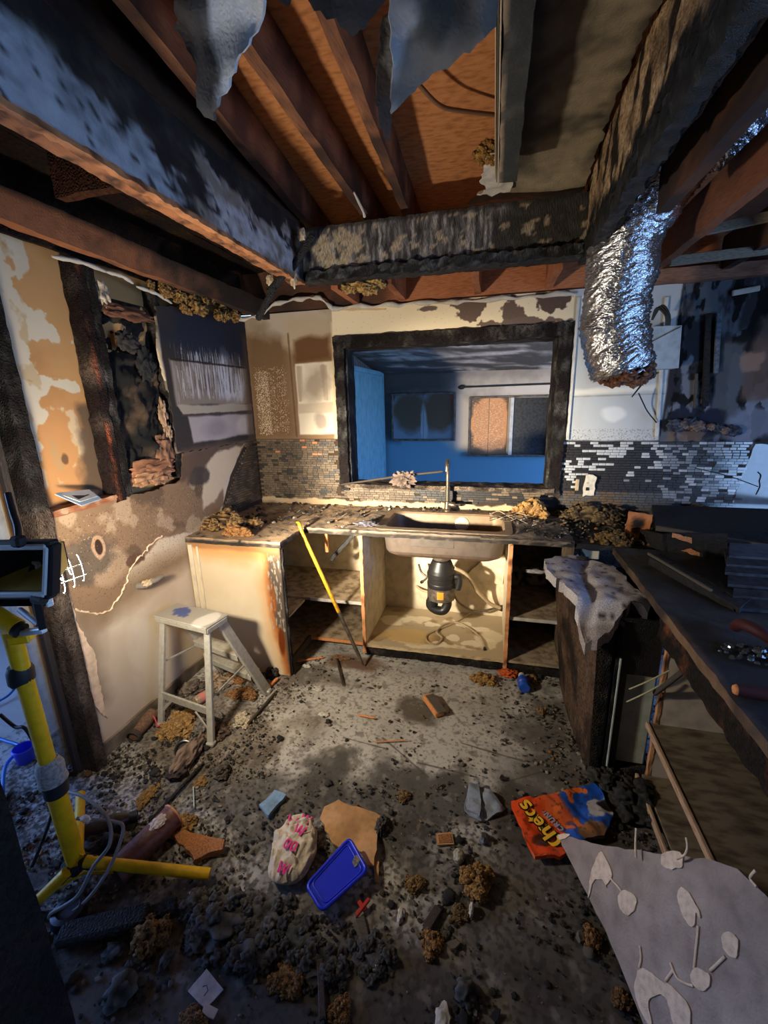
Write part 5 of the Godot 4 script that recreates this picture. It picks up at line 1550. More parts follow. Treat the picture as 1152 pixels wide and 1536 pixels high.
	part(c2, "hanging_flap", sheet(MB.new(), ragged([Vector2(0, 0), Vector2(0.3, 0.02), Vector2(0.3, 0.26), Vector2(0.16, 0.24)], 0.03, 0.006, 6.0), 0.006, 0.04), M.cabinet_in, Vector3(0.15, 0.38, -0.56), Vector3(0, 0, -8))
	# ---- cabinet right of the sink
	var c3 := thing("base_cabinet", "narrow open base cabinet right of the sink with one bare shelf", "cabinet", Vector3(0.3, 0, -2.5))
	part(c3, "bottom", boxm(Vector3(0.32, 0.018, 0.58), 0.002), M.dusty_shelf, Vector3(0, 0.075, -0.29))
	part(c3, "shelf", boxm(Vector3(0.31, 0.018, 0.55), 0.002), M.dusty_shelf, Vector3(0.0, 0.37, -0.3))
	part(c3, "shelf_edge", boxm(Vector3(0.32, 0.022, 0.012), 0.002), M.drywall, Vector3(0, 0.37, -0.02))
	part(c3, "toe_board", rough_box(Vector3(0.32, 0.05, 0.025), 0.015, 0.005, 14.0, func(q): return rgb(34, 31, 29).lerp(rgb(78, 70, 62), clampf(smear(q, 12.0), 0.0, 1.0))), M.char_tint, Vector3(0.0, 0.035, -0.005))
	part(c3, "back_panel", boxm(Vector3(0.33, 0.86, 0.012), 0.001), M.sooty_inside, Vector3(0.005, 0.43, -0.585))
	part(c3, "side_panel", boxm(Vector3(0.018, 0.86, 0.58), 0.002), M.sooty_inside, Vector3(0.17, 0.44, -0.29))
	part(c3, "blotched_sheet", sheet(MB.new(), ragged([Vector2(-0.12, 0), Vector2(0.14, 0.02), Vector2(0.14, 0.16), Vector2(-0.1, 0.15)], 0.02, 0.006, 3.0), 0.004, 0.02, null, null, func(q, e): return rgb(166, 150, 126).lerp(rgb(50, 44, 40), 1.0 if smear(Vector3(q.x, q.y, 7), 22.0) > 0.2 else 0.0)), M.tint, Vector3(-0.01, 0.385, -0.5), Vector3(-35, 0, 0))
	# ---- burnt carcass left in the corner
	var c4 := thing("corner_cabinet", "burnt corner cabinet carcass behind the insulation blanket, with a pale box in it", "cabinet", Vector3(0.58, 0, -2.6))
	part(c4, "side_panel", rough_box(Vector3(0.02, 0.84, 0.5), 0.05, 0.004, 9.0, char_tone), M.char_tint, Vector3(-0.09, 0.43, -0.25))
	part(c4, "back_panel", rough_box(Vector3(0.85, 0.84, 0.02), 0.05, 0.004, 9.0, char_tone), M.char_tint, Vector3(0.35, 0.43, -0.3))
	part(c4, "pale_box", box(MB.new(), Vector3(0.584, 0.800, -2.620) - Vector3(0.58, 0, -2.6), Vector3(0.1, 0.07, 0.05), 0.004), M.cabinet_in)
	part(c4, "brace", bar(MB.new(), Vector3(0.515, 0.835, -2.580) - Vector3(0.58, 0, -2.6), Vector3(0.564, 0.771, -2.580) - Vector3(0.58, 0, -2.6), 0.012, 0.012), M.dark_wood)
	# ---- sink: pressed steel basin hanging through the hole
	var sk := thing("sink", "dusty stamped steel kitchen sink hanging in the worktop", "sink", Vector3(-0.29, 0.9, -2.77))
	var ring := func(hx: float, hz: float, r: float, y: float) -> Array:
		var o := []
		for k in 48:
			var a := TAU * k / 48.0
			var cx := (hx - r) * (1.0 if cos(a) >= 0 else -1.0)
			var cz := (hz - r) * (1.0 if sin(a) >= 0 else -1.0)
			o.append(Vector3(cx + cos(a) * r, y, cz + sin(a) * r))
		return o
	var sm := MB.new()
	var loops := [ring.call(0.43, 0.255, 0.05, 0.006), ring.call(0.43, 0.255, 0.05, 0.012), ring.call(0.385, 0.2, 0.07, 0.012), ring.call(0.375, 0.19, 0.075, 0.0), ring.call(0.365, 0.18, 0.08, -0.16), ring.call(0.335, 0.15, 0.07, -0.19), ring.call(0.06, 0.05, 0.05, -0.198), ring.call(0.03, 0.03, 0.03, -0.2)]
	var loops2 := [ring.call(0.43, 0.255, 0.05, 0.006), ring.call(0.395, 0.205, 0.075, -0.0), ring.call(0.38, 0.195, 0.085, -0.16), ring.call(0.37, 0.185, 0.085, -0.18), ring.call(0.335, 0.15, 0.08, -0.205), ring.call(0.03, 0.03, 0.03, -0.212)]
	for set_ in [loops, loops2]:
		var flip: bool = set_ == loops
		for k in set_.size() - 1:
			var f := sm.v.size()
			for e in 2:
				for p in set_[k + e]:
					var n := clampf(smear(p, 5.0), 0.0, 1.0)
					sm.tint = lin(rgb(150, 128, 104).lerp(rgb(178, 118, 70), n * 0.6)) if flip else lin(rgb(98, 88, 79).lerp(rgb(122, 84, 60), clampf((-p.y - 0.16) * 14.0 + n * 0.2, 0.0, 0.7)))
					sm.vert(p)
			for i in 48:
				var j := (i + 1) % 48
				if flip:
					sm.quad(f + i, f + 48 + i, f + 48 + j, f + j)
				else:
					sm.quad(f + i, f + j, f + 48 + j, f + 48 + i)
	part(sk, "basin", sm, mat("sink_steel", Color.WHITE, 0.55, "mottle", Vector3.ONE * 2.0, "", 0.0, 0.35, true))
	part(sk, "embossed_panel", boxm(Vector3(0.28, 0.075, 0.006), 0.003), mat("sink_panel", rgb(88, 79, 71), 0.6, "mottle", Vector3.ONE * 2.0, "", 0.0, 0.3), Vector3(-0.06, -0.075, 0.1985))
	part(sk, "drain", lathe(MB.new(), [[0.0, -0.02], [0.05, -0.02], [0.05, 0.004], [0.03, 0.004]], 20), M.black, Vector3(-0.02, -0.198, 0))
	part(sk, "overflow_ring", lathe(MB.new(), [[0.045, 0.0], [0.05, 0.006], [0.03, 0.008], [0.0, 0.004]], 20), M.cabinet_in, Vector3(0.1, -0.06, -0.187), Vector3(90, 0, 0))
	part(sk, "deck", boxm(Vector3(0.84, 0.008, 0.1), 0.002), M.sink_panel, Vector3(0, 0.006, -0.27))
	# ---- garbage disposal with trap and hoses
	var gd := thing("garbage_disposal", "black garbage disposal unit hanging under the sink with an orange sticker", "garbage disposal", Vector3(-0.31, 0.69, -2.77))
	mat("black_plastic", rgb(30, 29, 29), 0.4)
	mat("scuffed_metal", rgb(120, 110, 100), 0.45, "dirty", Vector3.ONE * 3.0, "", 0.0, 0.6)
	part(gd, "collar", lathe(MB.new(), [[0.0, -0.05], [0.06, -0.05], [0.062, -0.02], [0.045, -0.015], [0.045, 0.0], [0.0, 0.0]], 28), M.scuffed_metal)
	part(gd, "body", lathe(MB.new(), [[0.0, -0.345], [0.075, -0.345], [0.092, -0.325], [0.095, -0.24], [0.098, -0.235], [0.098, -0.22], [0.095, -0.215], [0.095, -0.18], [0.1, -0.175], [0.1, -0.15], [0.095, -0.145], [0.09, -0.12], [0.065, -0.06], [0.05, -0.05], [0.0, -0.05]], 36), M.black_plastic)
	part(gd, "steel_band", lathe(MB.new(), [[0.0965, -0.34], [0.0965, -0.25]], 36), M.scuffed_metal)
	part(gd, "orange_sticker", grid(MB.new(), 6, 1, func(u, v): return Vector3(cos(1.75 - u * 0.45) * 0.0985, -0.315 + v * 0.055, sin(1.75 - u * 0.45) * 0.0985)), mat("sticker", rgb(236, 138, 40), 0.5))
	part(gd, "elbow", tube(MB.new(), curve([Vector3(0.08, -0.17, 0.02), Vector3(0.12, -0.17, 0.02), Vector3(0.125, -0.21, 0.02), Vector3(0.115, -0.26, 0.02)], 5), 0.022, 12), M.black_plastic)
	part(gd, "trap", tube(MB.new(), curve([Vector3(-0.06, -0.33, 0.03), Vector3(-0.07, -0.39, 0.035), Vector3(-0.03, -0.42, 0.04), Vector3(0.02, -0.42, 0.04), Vector3(0.045, -0.38, 0.035), Vector3(0.045, -0.34, 0.03)], 6), 0.032, 14), M.black_plastic)
	part(gd, "trap_nut", lathe(MB.new(), [[0.028, -0.02], [0.042, -0.02], [0.042, 0.015], [0.028, 0.015]], 12), M.black_plastic, Vector3(-0.06, -0.37, 0.03))
	mat("dirty_hose", rgb(186, 164, 130), 0.7, "mottle", Vector3.ONE * 4.0)
	var hoses := [["pale drain hose bending from the disposal to the cabinet side", 0.014, [Vector3(-0.219, 0.581, -2.760), Vector3(-0.139, 0.522, -2.800), Vector3(-0.070, 0.367, -2.900), Vector3(0.027, 0.222, -3.000), Vector3(0.102, 0.171, -3.040)]], ["thin pale tube running from the disposal to the back corner", 0.008, [Vector3(-0.226, 0.382, -2.780), Vector3(-0.183, 0.275, -2.850), Vector3(-0.066, 0.173, -2.950), Vector3(0.112, 0.178, -3.050)]], ["looped cable end lying on the stained cabinet floor", 0.007, [Vector3(-0.119, 0.090, -3.067), Vector3(-0.231, 0.090, -2.887), Vector3(-0.339, 0.092, -2.764), Vector3(-0.399, 0.092, -2.677), Vector3(-0.377, 0.092, -2.594), Vector3(-0.316, 0.092, -2.582), Vector3(-0.289, 0.095, -2.660), Vector3(-0.335, 0.100, -2.732), Vector3(-0.277, 0.100, -2.859), Vector3(-0.182, 0.092, -2.893), Vector3(-0.072, 0.092, -2.791), Vector3(-0.009, 0.092, -2.680), Vector3(0.002, 0.092, -2.599)]], ["dark supply hose left of the disposal", 0.008, [Vector3(-0.500, 0.516, -2.950), Vector3(-0.480, 0.453, -2.950), Vector3(-0.437, 0.422, -2.930), Vector3(-0.470, 0.379, -2.950)]], ["short valve pipe stub on the back of the sink cabinet", 0.009, [Vector3(-0.537, 0.281, -3.070), Vector3(-0.489, 0.284, -3.000), Vector3(-0.434, 0.281, -2.980)]]]
	for q in hoses:
		var o := thing("hose", q[0], "hose", q[2][0])
		var c := curve(q[2].map(func(v): return v - q[2][0]), 6)
		part(o, "tube", tube(MB.new(), c, q[1], 9), M.dirty_hose if q[1] != 0.008 else M.scuffed_metal)
		part(o, "end_fitting", tube(MB.new(), [c[-1], c[-1] + (c[-1] - c[-2]).normalized() * 0.02], q[1] * 1.5, 8), M.black_plastic)
	# ---- faucet
	var fa := thing("faucet", "tarnished gooseneck kitchen faucet standing behind the sink", "faucet", Vector3(-0.30, 0.915, -3.02))
	mat("tarnish", rgb(122, 108, 92), 0.35, "dirty", Vector3.ONE * 5.0, "", 0.0, 0.75)
	part(fa, "base", lathe(MB.new(), [[0.032, 0.0], [0.032, 0.012], [0.024, 0.02], [0.02, 0.07], [0.0, 0.075]], 20), M.tarnish)
	part(fa, "spout", tube(MB.new(), curve([Vector3(0, 0.05, 0), Vector3(0, 0.22, 0), Vector3(0, 0.31, 0.005), Vector3(0.002, 0.36, 0.03), Vector3(0.004, 0.375, 0.075), Vector3(0.006, 0.355, 0.115), Vector3(0.006, 0.31, 0.125)], 6), 0.0135, 12), M.tarnish)
	part(fa, "handle_body", tube(MB.new(), [Vector3(0.015, 0.05, 0.0), Vector3(0.045, 0.05, 0.01), Vector3(0.06, 0.05, 0.012)], [0.02, 0.022, 0.015], 14), M.tarnish)
	part(fa, "lever", tube(MB.new(), [Vector3(0.05, 0.05, 0.01), Vector3(0.075, 0.055, 0.02), Vector3(0.1, 0.06, 0.03)], [0.009, 0.008, 0.01], 10), M.black_plastic)
	var wt := thing("wire_tangle", "tangle of thin grey wires spilling over the right end of the sink", "wires", Vector3(0.12, 0.93, -2.86))
	for k in 9:
		var rr := []
		for j in 5:
			rr.append(Vector3(-0.12 + j * 0.06, 0.0 + 0.02 * sin(k * 2.1 + j * 1.7), 0.05 * sin(k * 1.3 + j * 0.9) + 0.02 * cos(k * 3.1)))
		part(wt, "wire", tube(MB.new(), curve(rr, 5), 0.0025, 5), M.dirty_hose if k % 2 else M.scuffed_metal)
	var ds := thing("dark_scrap", "crumpled dark grey scrap at the front edge of the worktop left of the sink", "scrap", Vector3(-0.783, 0.910, -2.582))
	part(ds, "scrap", lump(MB.new(), Vector3(0, 0.008, 0), Vector3(0.07, 0.02, 0.035), 0.5, 1.8, 3, 5.0, rgb(60, 58, 66), rgb(112, 108, 114), 0.0), M.tint)
	# ---- things on the sill and the wall
	var sti := thing("charred_rod", "thin charred rod lying along the pass-through sill", "rod", Vector3(-1.120, 1.082, -3.060))
	part(sti, "rod", tube(MB.new(), [Vector3.ZERO, Vector3(-0.657, 1.158, -3.060) - Vector3(-1.120, 1.082, -3.060), Vector3(-0.342, 1.198, -3.060) - Vector3(-1.120, 1.082, -3.060)], [0.008, 0.009, 0.008], 8), M.dark_wood)
	var rg := thing("scorched_rag", "scorched grey rag draped over the rod on the sill", "rag", Vector3(-0.620, 1.139, -3.030))
	part(rg, "cloth", lump(MB.new(), Vector3.ZERO, Vector3(0.075, 0.05, 0.035), 0.5, 1.8, 4, 6.0, rgb(80, 66, 58), rgb(122, 104, 92)), M.tint)
	var ol := thing("outlet", "melted white electrical outlet on the sooty tiles", "outlet", Vector3(0.615, 1.115, -3.1))
	part(ol, "cover", sheet(MB.new(), ragged([Vector2(-0.02, -0.075), Vector2(0.05, -0.07), Vector2(0.055, 0.06), Vector2(0.03, 0.075), Vector2(-0.015, 0.07), Vector2(-0.02, 0.0)], 0.02, 0.006, 2.0), 0.012, 0.02, func(q): return 0.008 * sin(q.y * 30.0)), mat("melted_white", rgb(222, 214, 194), 0.5, "mottle", Vector3.ONE * 5.0), Vector3(0.015, 0, 0.012))
	part(ol, "box", boxm(Vector3(0.09, 0.13, 0.02), 0.003), M.black, Vector3(-0.01, 0, -0.0))
	part(ol, "receptacle", boxm(Vector3(0.024, 0.08, 0.014), 0.005), M.dirty_hose, Vector3(-0.045, 0, 0.012))
	for y in [-0.025, 0.025]:
		part(ol, "socket", boxm(Vector3(0.018, 0.022, 0.006), 0.004), M.black, Vector3(0.018, y, 0.019))

func hexa(mb: MB, low: Array, top: Array) -> MB:   # solid between two quads, both counter-clockwise seen from the top side
	mb.face(top)
	mb.face([low[3], low[2], low[1], low[0]])
	for k in 4:
		var j := (k + 1) % 4
		mb.face([low[k], low[j], top[j], top[k]])
	return mb

func plate(mb: MB, q: Array, off: Vector3) -> MB:  # a quad given a thickness
	return hexa(mb, q.map(func(p): return p - off), q)

func right_side() -> void:
	# worktop of the run on the right
	var ct := thing("countertop", "charred black worktop of the right-hand cabinet run", "worktop", Vector3(1.0, 0.89, -1.3))
	part(ct, "slab", rough_box(Vector3(0.7, 0.035, 2.2), 0.03, 0.003, 12.0, func(q):
		var n := smear(q + Vector3(0, 9, 0), 4.0)
		if q.x < -0.343:
			return rgb(120, 92, 66).lerp(rgb(50, 40, 32), clampf(n + 0.4, 0.0, 1.0))
		return rgb(44, 42, 36).lerp(rgb(84, 78, 66), clampf(n * 0.7, 0.0, 1.0)).lerp(rgb(26, 24, 22), clampf(smear(q, 11.0) - 0.2, 0.0, 1.0))), M.tint)
	# cabinet under it, open to the left, with one shelf
	var c := thing("base_cabinet", "doorless cabinet with a beige side and a diagonal shelf edge at the right foreground", "cabinet", Vector3(0.98, 0, -1.3))
	var beige := mat("dim_beige", rgb(196, 178, 150), 0.8, "mottle", Vector3.ONE * 1.5)
	part(c, "side_panel", boxm(Vector3(0.55, 0.86, 0.018), 0.002), beige, Vector3(0.025, 0.43, -0.47))
	part(c, "panel_edge", rough_box(Vector3(0.014, 0.86, 0.022), 0.02, 0.002, 20.0, func(q): return rgb(206, 146, 96).lerp(rgb(92, 60, 40), clampf(smear(q, 9.0) + 0.2 + q.y, 0.0, 1.0))), M.tint, Vector3(-0.255, 0.43, -0.47))
	part(c, "back_panel", boxm(Vector3(0.012, 0.86, 1.5), 0.001), M.sooty_inside, Vector3(0.3, 0.43, 0.27))
	var shelf := mat("mouldy_shelf", rgb(126, 112, 88), 0.8, "dirty", Vector3(0.8, 1, 2.4))
	part(c, "shelf", boxm(Vector3(0.58, 0.018, 1.45), 0.002), shelf, Vector3(0.01, 0.33, 0.26))
	part(c, "shelf_edge", boxm(Vector3(0.014, 0.026, 1.45), 0.003), mat("pale_edge", rgb(190, 160, 128), 0.7, "grain", Vector3(6, 6, 1)), Vector3(-0.29, 0.33, 0.26))
	part(c, "bottom", boxm(Vector3(0.58, 0.018, 1.45), 0.002), shelf, Vector3(0.01, 0.06, 0.26))
	part(c, "bottom_edge", boxm(Vector3(0.014, 0.03, 1.45), 0.003), M.pale_edge, Vector3(-0.3, 0.055, 0.26))
	part(c, "front_rail", rough_box(Vector3(0.02, 0.1, 1.2), 0.02, 0.006, 12.0, func(q): return rgb(34, 29, 26).lerp(rgb(120, 70, 44), clampf(smear(q, 7.0) - 0.1 + (0.6 if q.z > 0.5 else 0.0), 0.0, 1.0))), M.char_tint, Vector3(-0.3, 0.81, 0.15))
	part(c, "stretcher", bar(MB.new(), Vector3(-0.29, 0.5, -0.44), Vector3(-0.24, 0.86, -0.2), 0.02, 0.014), M.dark_wood)
	# dishwasher pulled out of the corner gap
	var dw := thing("dishwasher", "gutted dishwasher pulled out of its gap, brown scorched door and pale tub side", "dishwasher", Vector3(0.6, 0, -2.1))
	var o := dw.position
	var dcol := func(q: Vector3):
		var n := smear(q * Vector3(1, 0.6, 1), 5.0)
		return rgb(92, 72, 56).lerp(rgb(40, 32, 28), clampf(n + 0.4, 0.0, 1.0)).lerp(rgb(140, 126, 108), clampf(n3(q * Vector3(1, 0.3, 1), 24.0) - 0.35, 0.0, 0.7))
	var dm := MB.new()
	solid_grid(dm, 24, 26, func(u, v):
		var low: Vector3 = Vector3(0.45, 0.02, -2.42).lerp(Vector3(0.485, 0.02, -1.76), u)
		var top: Vector3 = Vector3(0.365, 0.79, -2.42).lerp(Vector3(0.455, 0.80, -1.76), u)
		var q := low.lerp(top, v) + Vector3(-0.012 * sin(PI * u), 0, 0)
		dm.tint = lin(dcol.call(q))
		return q - o, Vector3(-0.03, 0, 0))
	part(dw, "door", dm, M.char_tint)
	part(dw, "tub", box(MB.new(), Vector3(0.615, 0.43, -2.08) - o, Vector3(0.21, 0.7, 0.56), 0.01), mat("tub_pale", rgb(176, 184, 170), 0.5, "mottle", Vector3.ONE * 2.0))
	for q in [[0.505, 0.03], [0.545, 0.014]]:
		part(dw, "frame_post", rough_box(Vector3(q[1], 0.78, 0.03), 0.03, 0.002, 9.0, func(s): return rgb(26, 25, 25).lerp(rgb(70, 64, 58), clampf(smear(s, 9.0), 0.0, 1.0))), M.char_tint, Vector3(q[0], 0.41, -1.775) - o)
	part(dw, "dark_panel", boxm(Vector3(0.05, 0.74, 0.012), 0.002), mat("brown_panel", rgb(58, 46, 38), 0.6, "dirty", Vector3.ONE * 2.0), Vector3(0.57, 0.41, -1.79) - o)
	part(dw, "dark_panel", boxm(Vector3(0.2, 0.26, 0.012), 0.002), M.black, Vector3(0.61, 0.68, -1.785) - o)
	part(dw, "trim_strip", boxm(Vector3(0.008, 0.55, 0.012), 0.002), M.tub_pale, Vector3(0.555, 0.36, -1.76) - o)
	part(dw, "base", rough_box(Vector3(0.26, 0.06, 0.56), 0.04, 0.006, 9.0, char_tone), M.char_tint, Vector3(0.61, 0.04, -2.06) - o)
	part(dw, "top_plate", rough_box(Vector3(0.3, 0.02, 0.6), 0.04, 0.004, 9.0, char_tone), M.char_tint, Vector3(0.58, 0.795, -2.08) - o)
	for q in [[Vector3(0.596, 0.506, -1.740), Vector3(0.726, 0.621, -1.730)], [Vector3(0.593, 0.443, -1.740), Vector3(0.723, 0.571, -1.730)]]:
		part(dw, "wire", tube(MB.new(), curve([q[0] - o, (q[0] + q[1]) * 0.5 - o + Vector3(0, 0.006, 0.01), q[1] - o], 5), 0.0035, 6), mat("pale_wire", rgb(160, 152, 110), 0.6))
	# white blanket slumped over it
	var ring := []
	for q in [Vector3(0.296, 0.860, -2.273), Vector3(0.473, 0.860, -2.367), Vector3(0.601, 0.860, -2.235), Vector3(0.632, 0.850, -2.111), Vector3(0.632, 0.840, -1.990), Vector3(0.675, 0.810, -1.858), Vector3(0.641, 0.800, -1.789), Vector3(0.612, 0.810, -1.821), Vector3(0.586, 0.790, -1.819), Vector3(0.471, 0.752, -1.720), Vector3(0.450, 0.713, -1.700), Vector3(0.401, 0.719, -1.710), Vector3(0.372, 0.742, -1.760), Vector3(0.373, 0.780, -1.830), Vector3(0.328, 0.840, -1.996), Vector3(0.287, 0.860, -2.122)]:
		ring.append(Vector2(q.x, -q.z))
	var ba := thing("insulation_blanket", "soot-specked white insulation blanket draped over the dishwasher", "insulation", Vector3(0.5, 0.8, -2.0))
	ba.basis = Basis(Vector3.RIGHT, Vector3(0, 0, -1), Vector3.UP)
	for k in ring.size():
		ring[k] -= Vector2(0.5, 2.0)
	part(ba, "batt", sheet(MB.new(), ragged(ring, 0.02, 0.008, 5.0), 0.05, 0.016, func(q):
		var fold := absf(q.x + 0.05 - q.y * 0.12 + 0.015 * sin(q.y * 14.0))
		return 0.045 - 1.1 * maxf(0.0, -0.18 - q.y) - 0.022 * exp(-fold * fold * 1500.0) + n3(Vector3(q.x, q.y, 0), 9.0) * 0.008 + n3(Vector3(q.x, q.y, 0), 30.0) * 0.004, null, func(q, e):
			var n := smear(Vector3(q.x, q.y, 3), 7.0)
			var w := rgb(238, 236, 238).lerp(rgb(196, 190, 198), clampf(n + 0.1, 0.0, 1.0))
			w = w.lerp(rgb(52, 50, 56), clampf((q.x - 0.03 + n * 0.06 - (q.y + 0.25) * 0.7) / 0.08, 0.0, 0.9))
			if q.y < -0.25:
				w = w.lerp(rgb(150, 134, 128), 0.5)
			if n3(Vector3(q.x, q.y, 8), 60.0) > 0.62:
				w = rgb(60, 56, 56)
			return w), M.tint_fluff)
	part(ba, "char_flake", lump(MB.new(), Vector3(-0.02, 0.28, 0.08), Vector3(0.03, 0.018, 0.01), 0.4, 2.0, 2, 2.0, rgb(30, 28, 28), rgb(60, 54, 50)), M.tint)
	part(ba, "paper_tail", lump(MB.new(), Vector3(-0.25, 0.2, 0.02), Vector3(0.05, 0.015, 0.01), 0.4, 2.0, 2, 2.0, rgb(170, 164, 160), rgb(214, 210, 208)), M.tint)
	# rubbish on the right-hand worktop
	var bp := thing("burnt_door_panel", "large black burnt panel lying against the tiled wall at the right", "burnt panel", Vector3(1.299, 1.020, -2.800))
	var b0 := bp.position
	part(bp, "panel", plate(MB.new(), [Vector3(0.891, 1.001, -2.550) - b0, Vector3(1.493, 0.974, -2.300) - b0, Vector3(1.885, 1.014, -2.980) - b0, Vector3(1.002, 1.018, -2.980) - b0], Vector3(0, 0.03, 0.0)), M.burnt_black)
	part(bp, "edge_strip", bar(MB.new(), Vector3(0.889, 0.988, -2.540) - b0, Vector3(1.483, 0.961, -2.280) - b0, 0.03, 0.025, 0.005), mat("ashen_wood", rgb(88, 82, 72), 0.85, "grain", Vector3(2, 9, 9)))
	var bd := thing("charred_wood_box", "burnt wooden box with torn orange wood showing, on the right worktop", "wooden box", Vector3(1.003, 0.910, -2.420))
	var d0 := bd.position
	part(bd, "front", plate(MB.new(), [Vector3(0.923, 0.759, -2.380) - d0, Vector3(1.147, 0.798, -2.300) - d0, Vector3(1.115, 1.044, -2.300) - d0, Vector3(0.886, 1.000, -2.380) - d0], Vector3(0, 0, 0.02)), M.burnt_black)
	part(bd, "side", plate(MB.new(), [Vector3(0.852, 0.833, -2.600) - d0, Vector3(0.923, 0.759, -2.380) - d0, Vector3(0.886, 1.000, -2.380) - d0, Vector3(0.851, 0.960, -2.600) - d0], Vector3(0.02, 0, 0)), M.burnt_black)
	part(bd, "back", plate(MB.new(), [Vector3(0.888, 0.858, -2.580) - d0, Vector3(0.970, 0.870, -2.560) - d0, Vector3(0.958, 0.963, -2.560) - d0, Vector3(0.876, 0.952, -2.580) - d0], Vector3(0, 0, 0.015)), M.dark_wood)
	part(bd, "split_wood", sheet(MB.new(), ragged([Vector2(0, 0), Vector2(0.13, -0.04), Vector2(0.11, -0.02), Vector2(0.04, 0.012)], 0.012, 0.004, 1.0), 0.008, 0.0), M.raw_edge, Vector3(0.947, 0.931, -2.340) - d0)
	part(bd, "split_wood", sheet(MB.new(), ragged([Vector2(0, 0), Vector2(0.10, -0.03), Vector2(0.09, 0.004), Vector2(0.0, 0.022)], 0.012, 0.004, 2.0), 0.008, 0.0), M.raw_edge, Vector3(0.901, 0.996, -2.350) - d0)
	var wp := thing("scorched_wood_plate", "upright square of orange wood with a black burnt hollow in the corner heap", "wood scrap", Vector3(0.831, 0.971, -2.640))
	part(wp, "plate", rough_box(Vector3(0.12, 0.15, 0.016), 0.012, 0.003, 20.0, func(q): return rgb(214, 136, 78).lerp(rgb(34, 28, 24), clampf(1.6 - Vector2(q.x * 1.3 + 0.01, q.y).length() / 0.035 + smear(q, 12.0) * 0.4, 0.0, 1.0))), M.tint, Vector3.ZERO, Vector3(0, -12, -4))
	var lb := thing("charred_board", "long charred board with a pale chipped edge lying along the right worktop", "board", Vector3(0.854, 0.950, -1.963))
	var l0 := lb.position
	part(lb, "board", plate(MB.new(), [Vector3(0.744, 0.950, -2.155) - l0, Vector3(0.908, 0.930, -1.704) - l0, Vector3(0.992, 0.940, -1.796) - l0, Vector3(0.800, 0.960, -2.193) - l0], Vector3(0, 0.035, 0)), M.burnt_black)
	part(lb, "chipped_edge", bar(MB.new(), Vector3(0.741, 0.965, -2.168) - l0, Vector3(0.850, 0.955, -1.790) - l0, 0.012, 0.012, 0.003), M.ashen_wood)
	var lv := thing("louvred_panel", "blackened louvred panel catching blue light at the right edge of the frame", "louvred panel", Vector3(1.115, 0.950, -1.956))
	var v0 := lv.position
	var lm := mat("sooty_metal", rgb(74, 76, 80), 0.38, "dirty", Vector3.ONE * 2.0, "", 0.0, 0.4)
	for q in [[1094, 818, 833, 1.03], [1090, 838, 846, 1.01], [1088, 852, 858, 0.99], [1092, 866, 876, 0.965], [1100, 886, 893, 0.945], [1112, 902, 912, 0.925]]:
		part(lv, "slat", plate(MB.new(), [on_y(q[0], q[2], q[3]) - v0, on_y(q[0], q[2], q[3]) - v0 + Vector3(0.75, 0, 0.02), on_y(q[0], q[1], q[3]) - v0 + Vector3(0.75, 0.012, 0.02), on_y(q[0], q[1], q[3]) - v0 + Vector3(0, 0.012, 0)], Vector3(0, 0.012, 0)), lm)
	part(lv, "frame", plate(MB.new(), [Vector3(0.894, 0.915, -1.715) - v0, Vector3(1.242, 0.915, -1.786) - v0, Vector3(1.534, 0.970, -2.414) - v0, Vector3(1.128, 0.970, -2.341) - v0], Vector3(0, 0.02, 0)), M.burnt_black)
	var rd := thing("red_plastic_handle", "dull red curved plastic handle on the black right-hand worktop", "handle", Vector3(0.857, 0.930, -1.492))
	part(rd, "grip", tube(MB.new(), curve([Vector3(-0.03, 0.0, -0.06), Vector3(-0.035, 0.03, -0.02), Vector3(-0.015, 0.035, 0.03), Vector3(0.03, 0.01, 0.06)], 5), 0.019, 12), mat("dull_red", rgb(62, 10, 9), 0.7))
	part(rd, "stub", tube(MB.new(), [Vector3(0.03, 0.01, 0.06), Vector3(0.06, -0.004, 0.1)], 0.014, 10), M.black)
	var rd2 := thing("red_tube", "dark red tube end at the edge of the right-hand worktop", "tube", Vector3(0.689, 0.930, -1.180))
	part(rd2, "barrel", tube(MB.new(), [Vector3(-0.03, 0, 0), Vector3(0.12, 0, 0.02)], 0.016, 12), M.dull_red)
	part(rd2, "tip", lump(MB.new(), Vector3(-0.03, 0, 0), Vector3(0.01, 0.014, 0.014), 0.1, 1.0, 2, 1.0), M.raw_edge)
	# the post the photograph is taken past
	struct("trim_4", rough_box(Vector3(0.14, 2.85, 0.22), 0.08, 0.003, 6.0, func(q): return rgb(34, 26, 22).lerp(rgb(18, 15, 14), clampf(smear(q, 4.0) + 0.3, 0.0, 1.0))), M.char_tint).position = Vector3(-0.885, 1.425, -0.31)
	# torn drywall sheet leaning on the cabinet in the foreground
	var A := Vector3(0.308, 0.016, -1.440)
	var U := (Vector3(0.692, 0.563, -0.982) - A).normalized()
	var N := U.cross(Vector3(0.465, 0.030, -0.927) - A).normalized()
	if N.x > 0:
		N = -N
	var V := N.cross(U).normalized()
	var dsh := thing("drywall_sheet", "fallen grey drywall sheet with cream mud blotches leaning at the lower right", "drywall", A)
	dsh.basis = Basis(U, V, N)
	var loc := func(p: Vector3) -> Vector2: return Vector2((p - A).dot(U), (p - A).dot(V))
	var outl := []
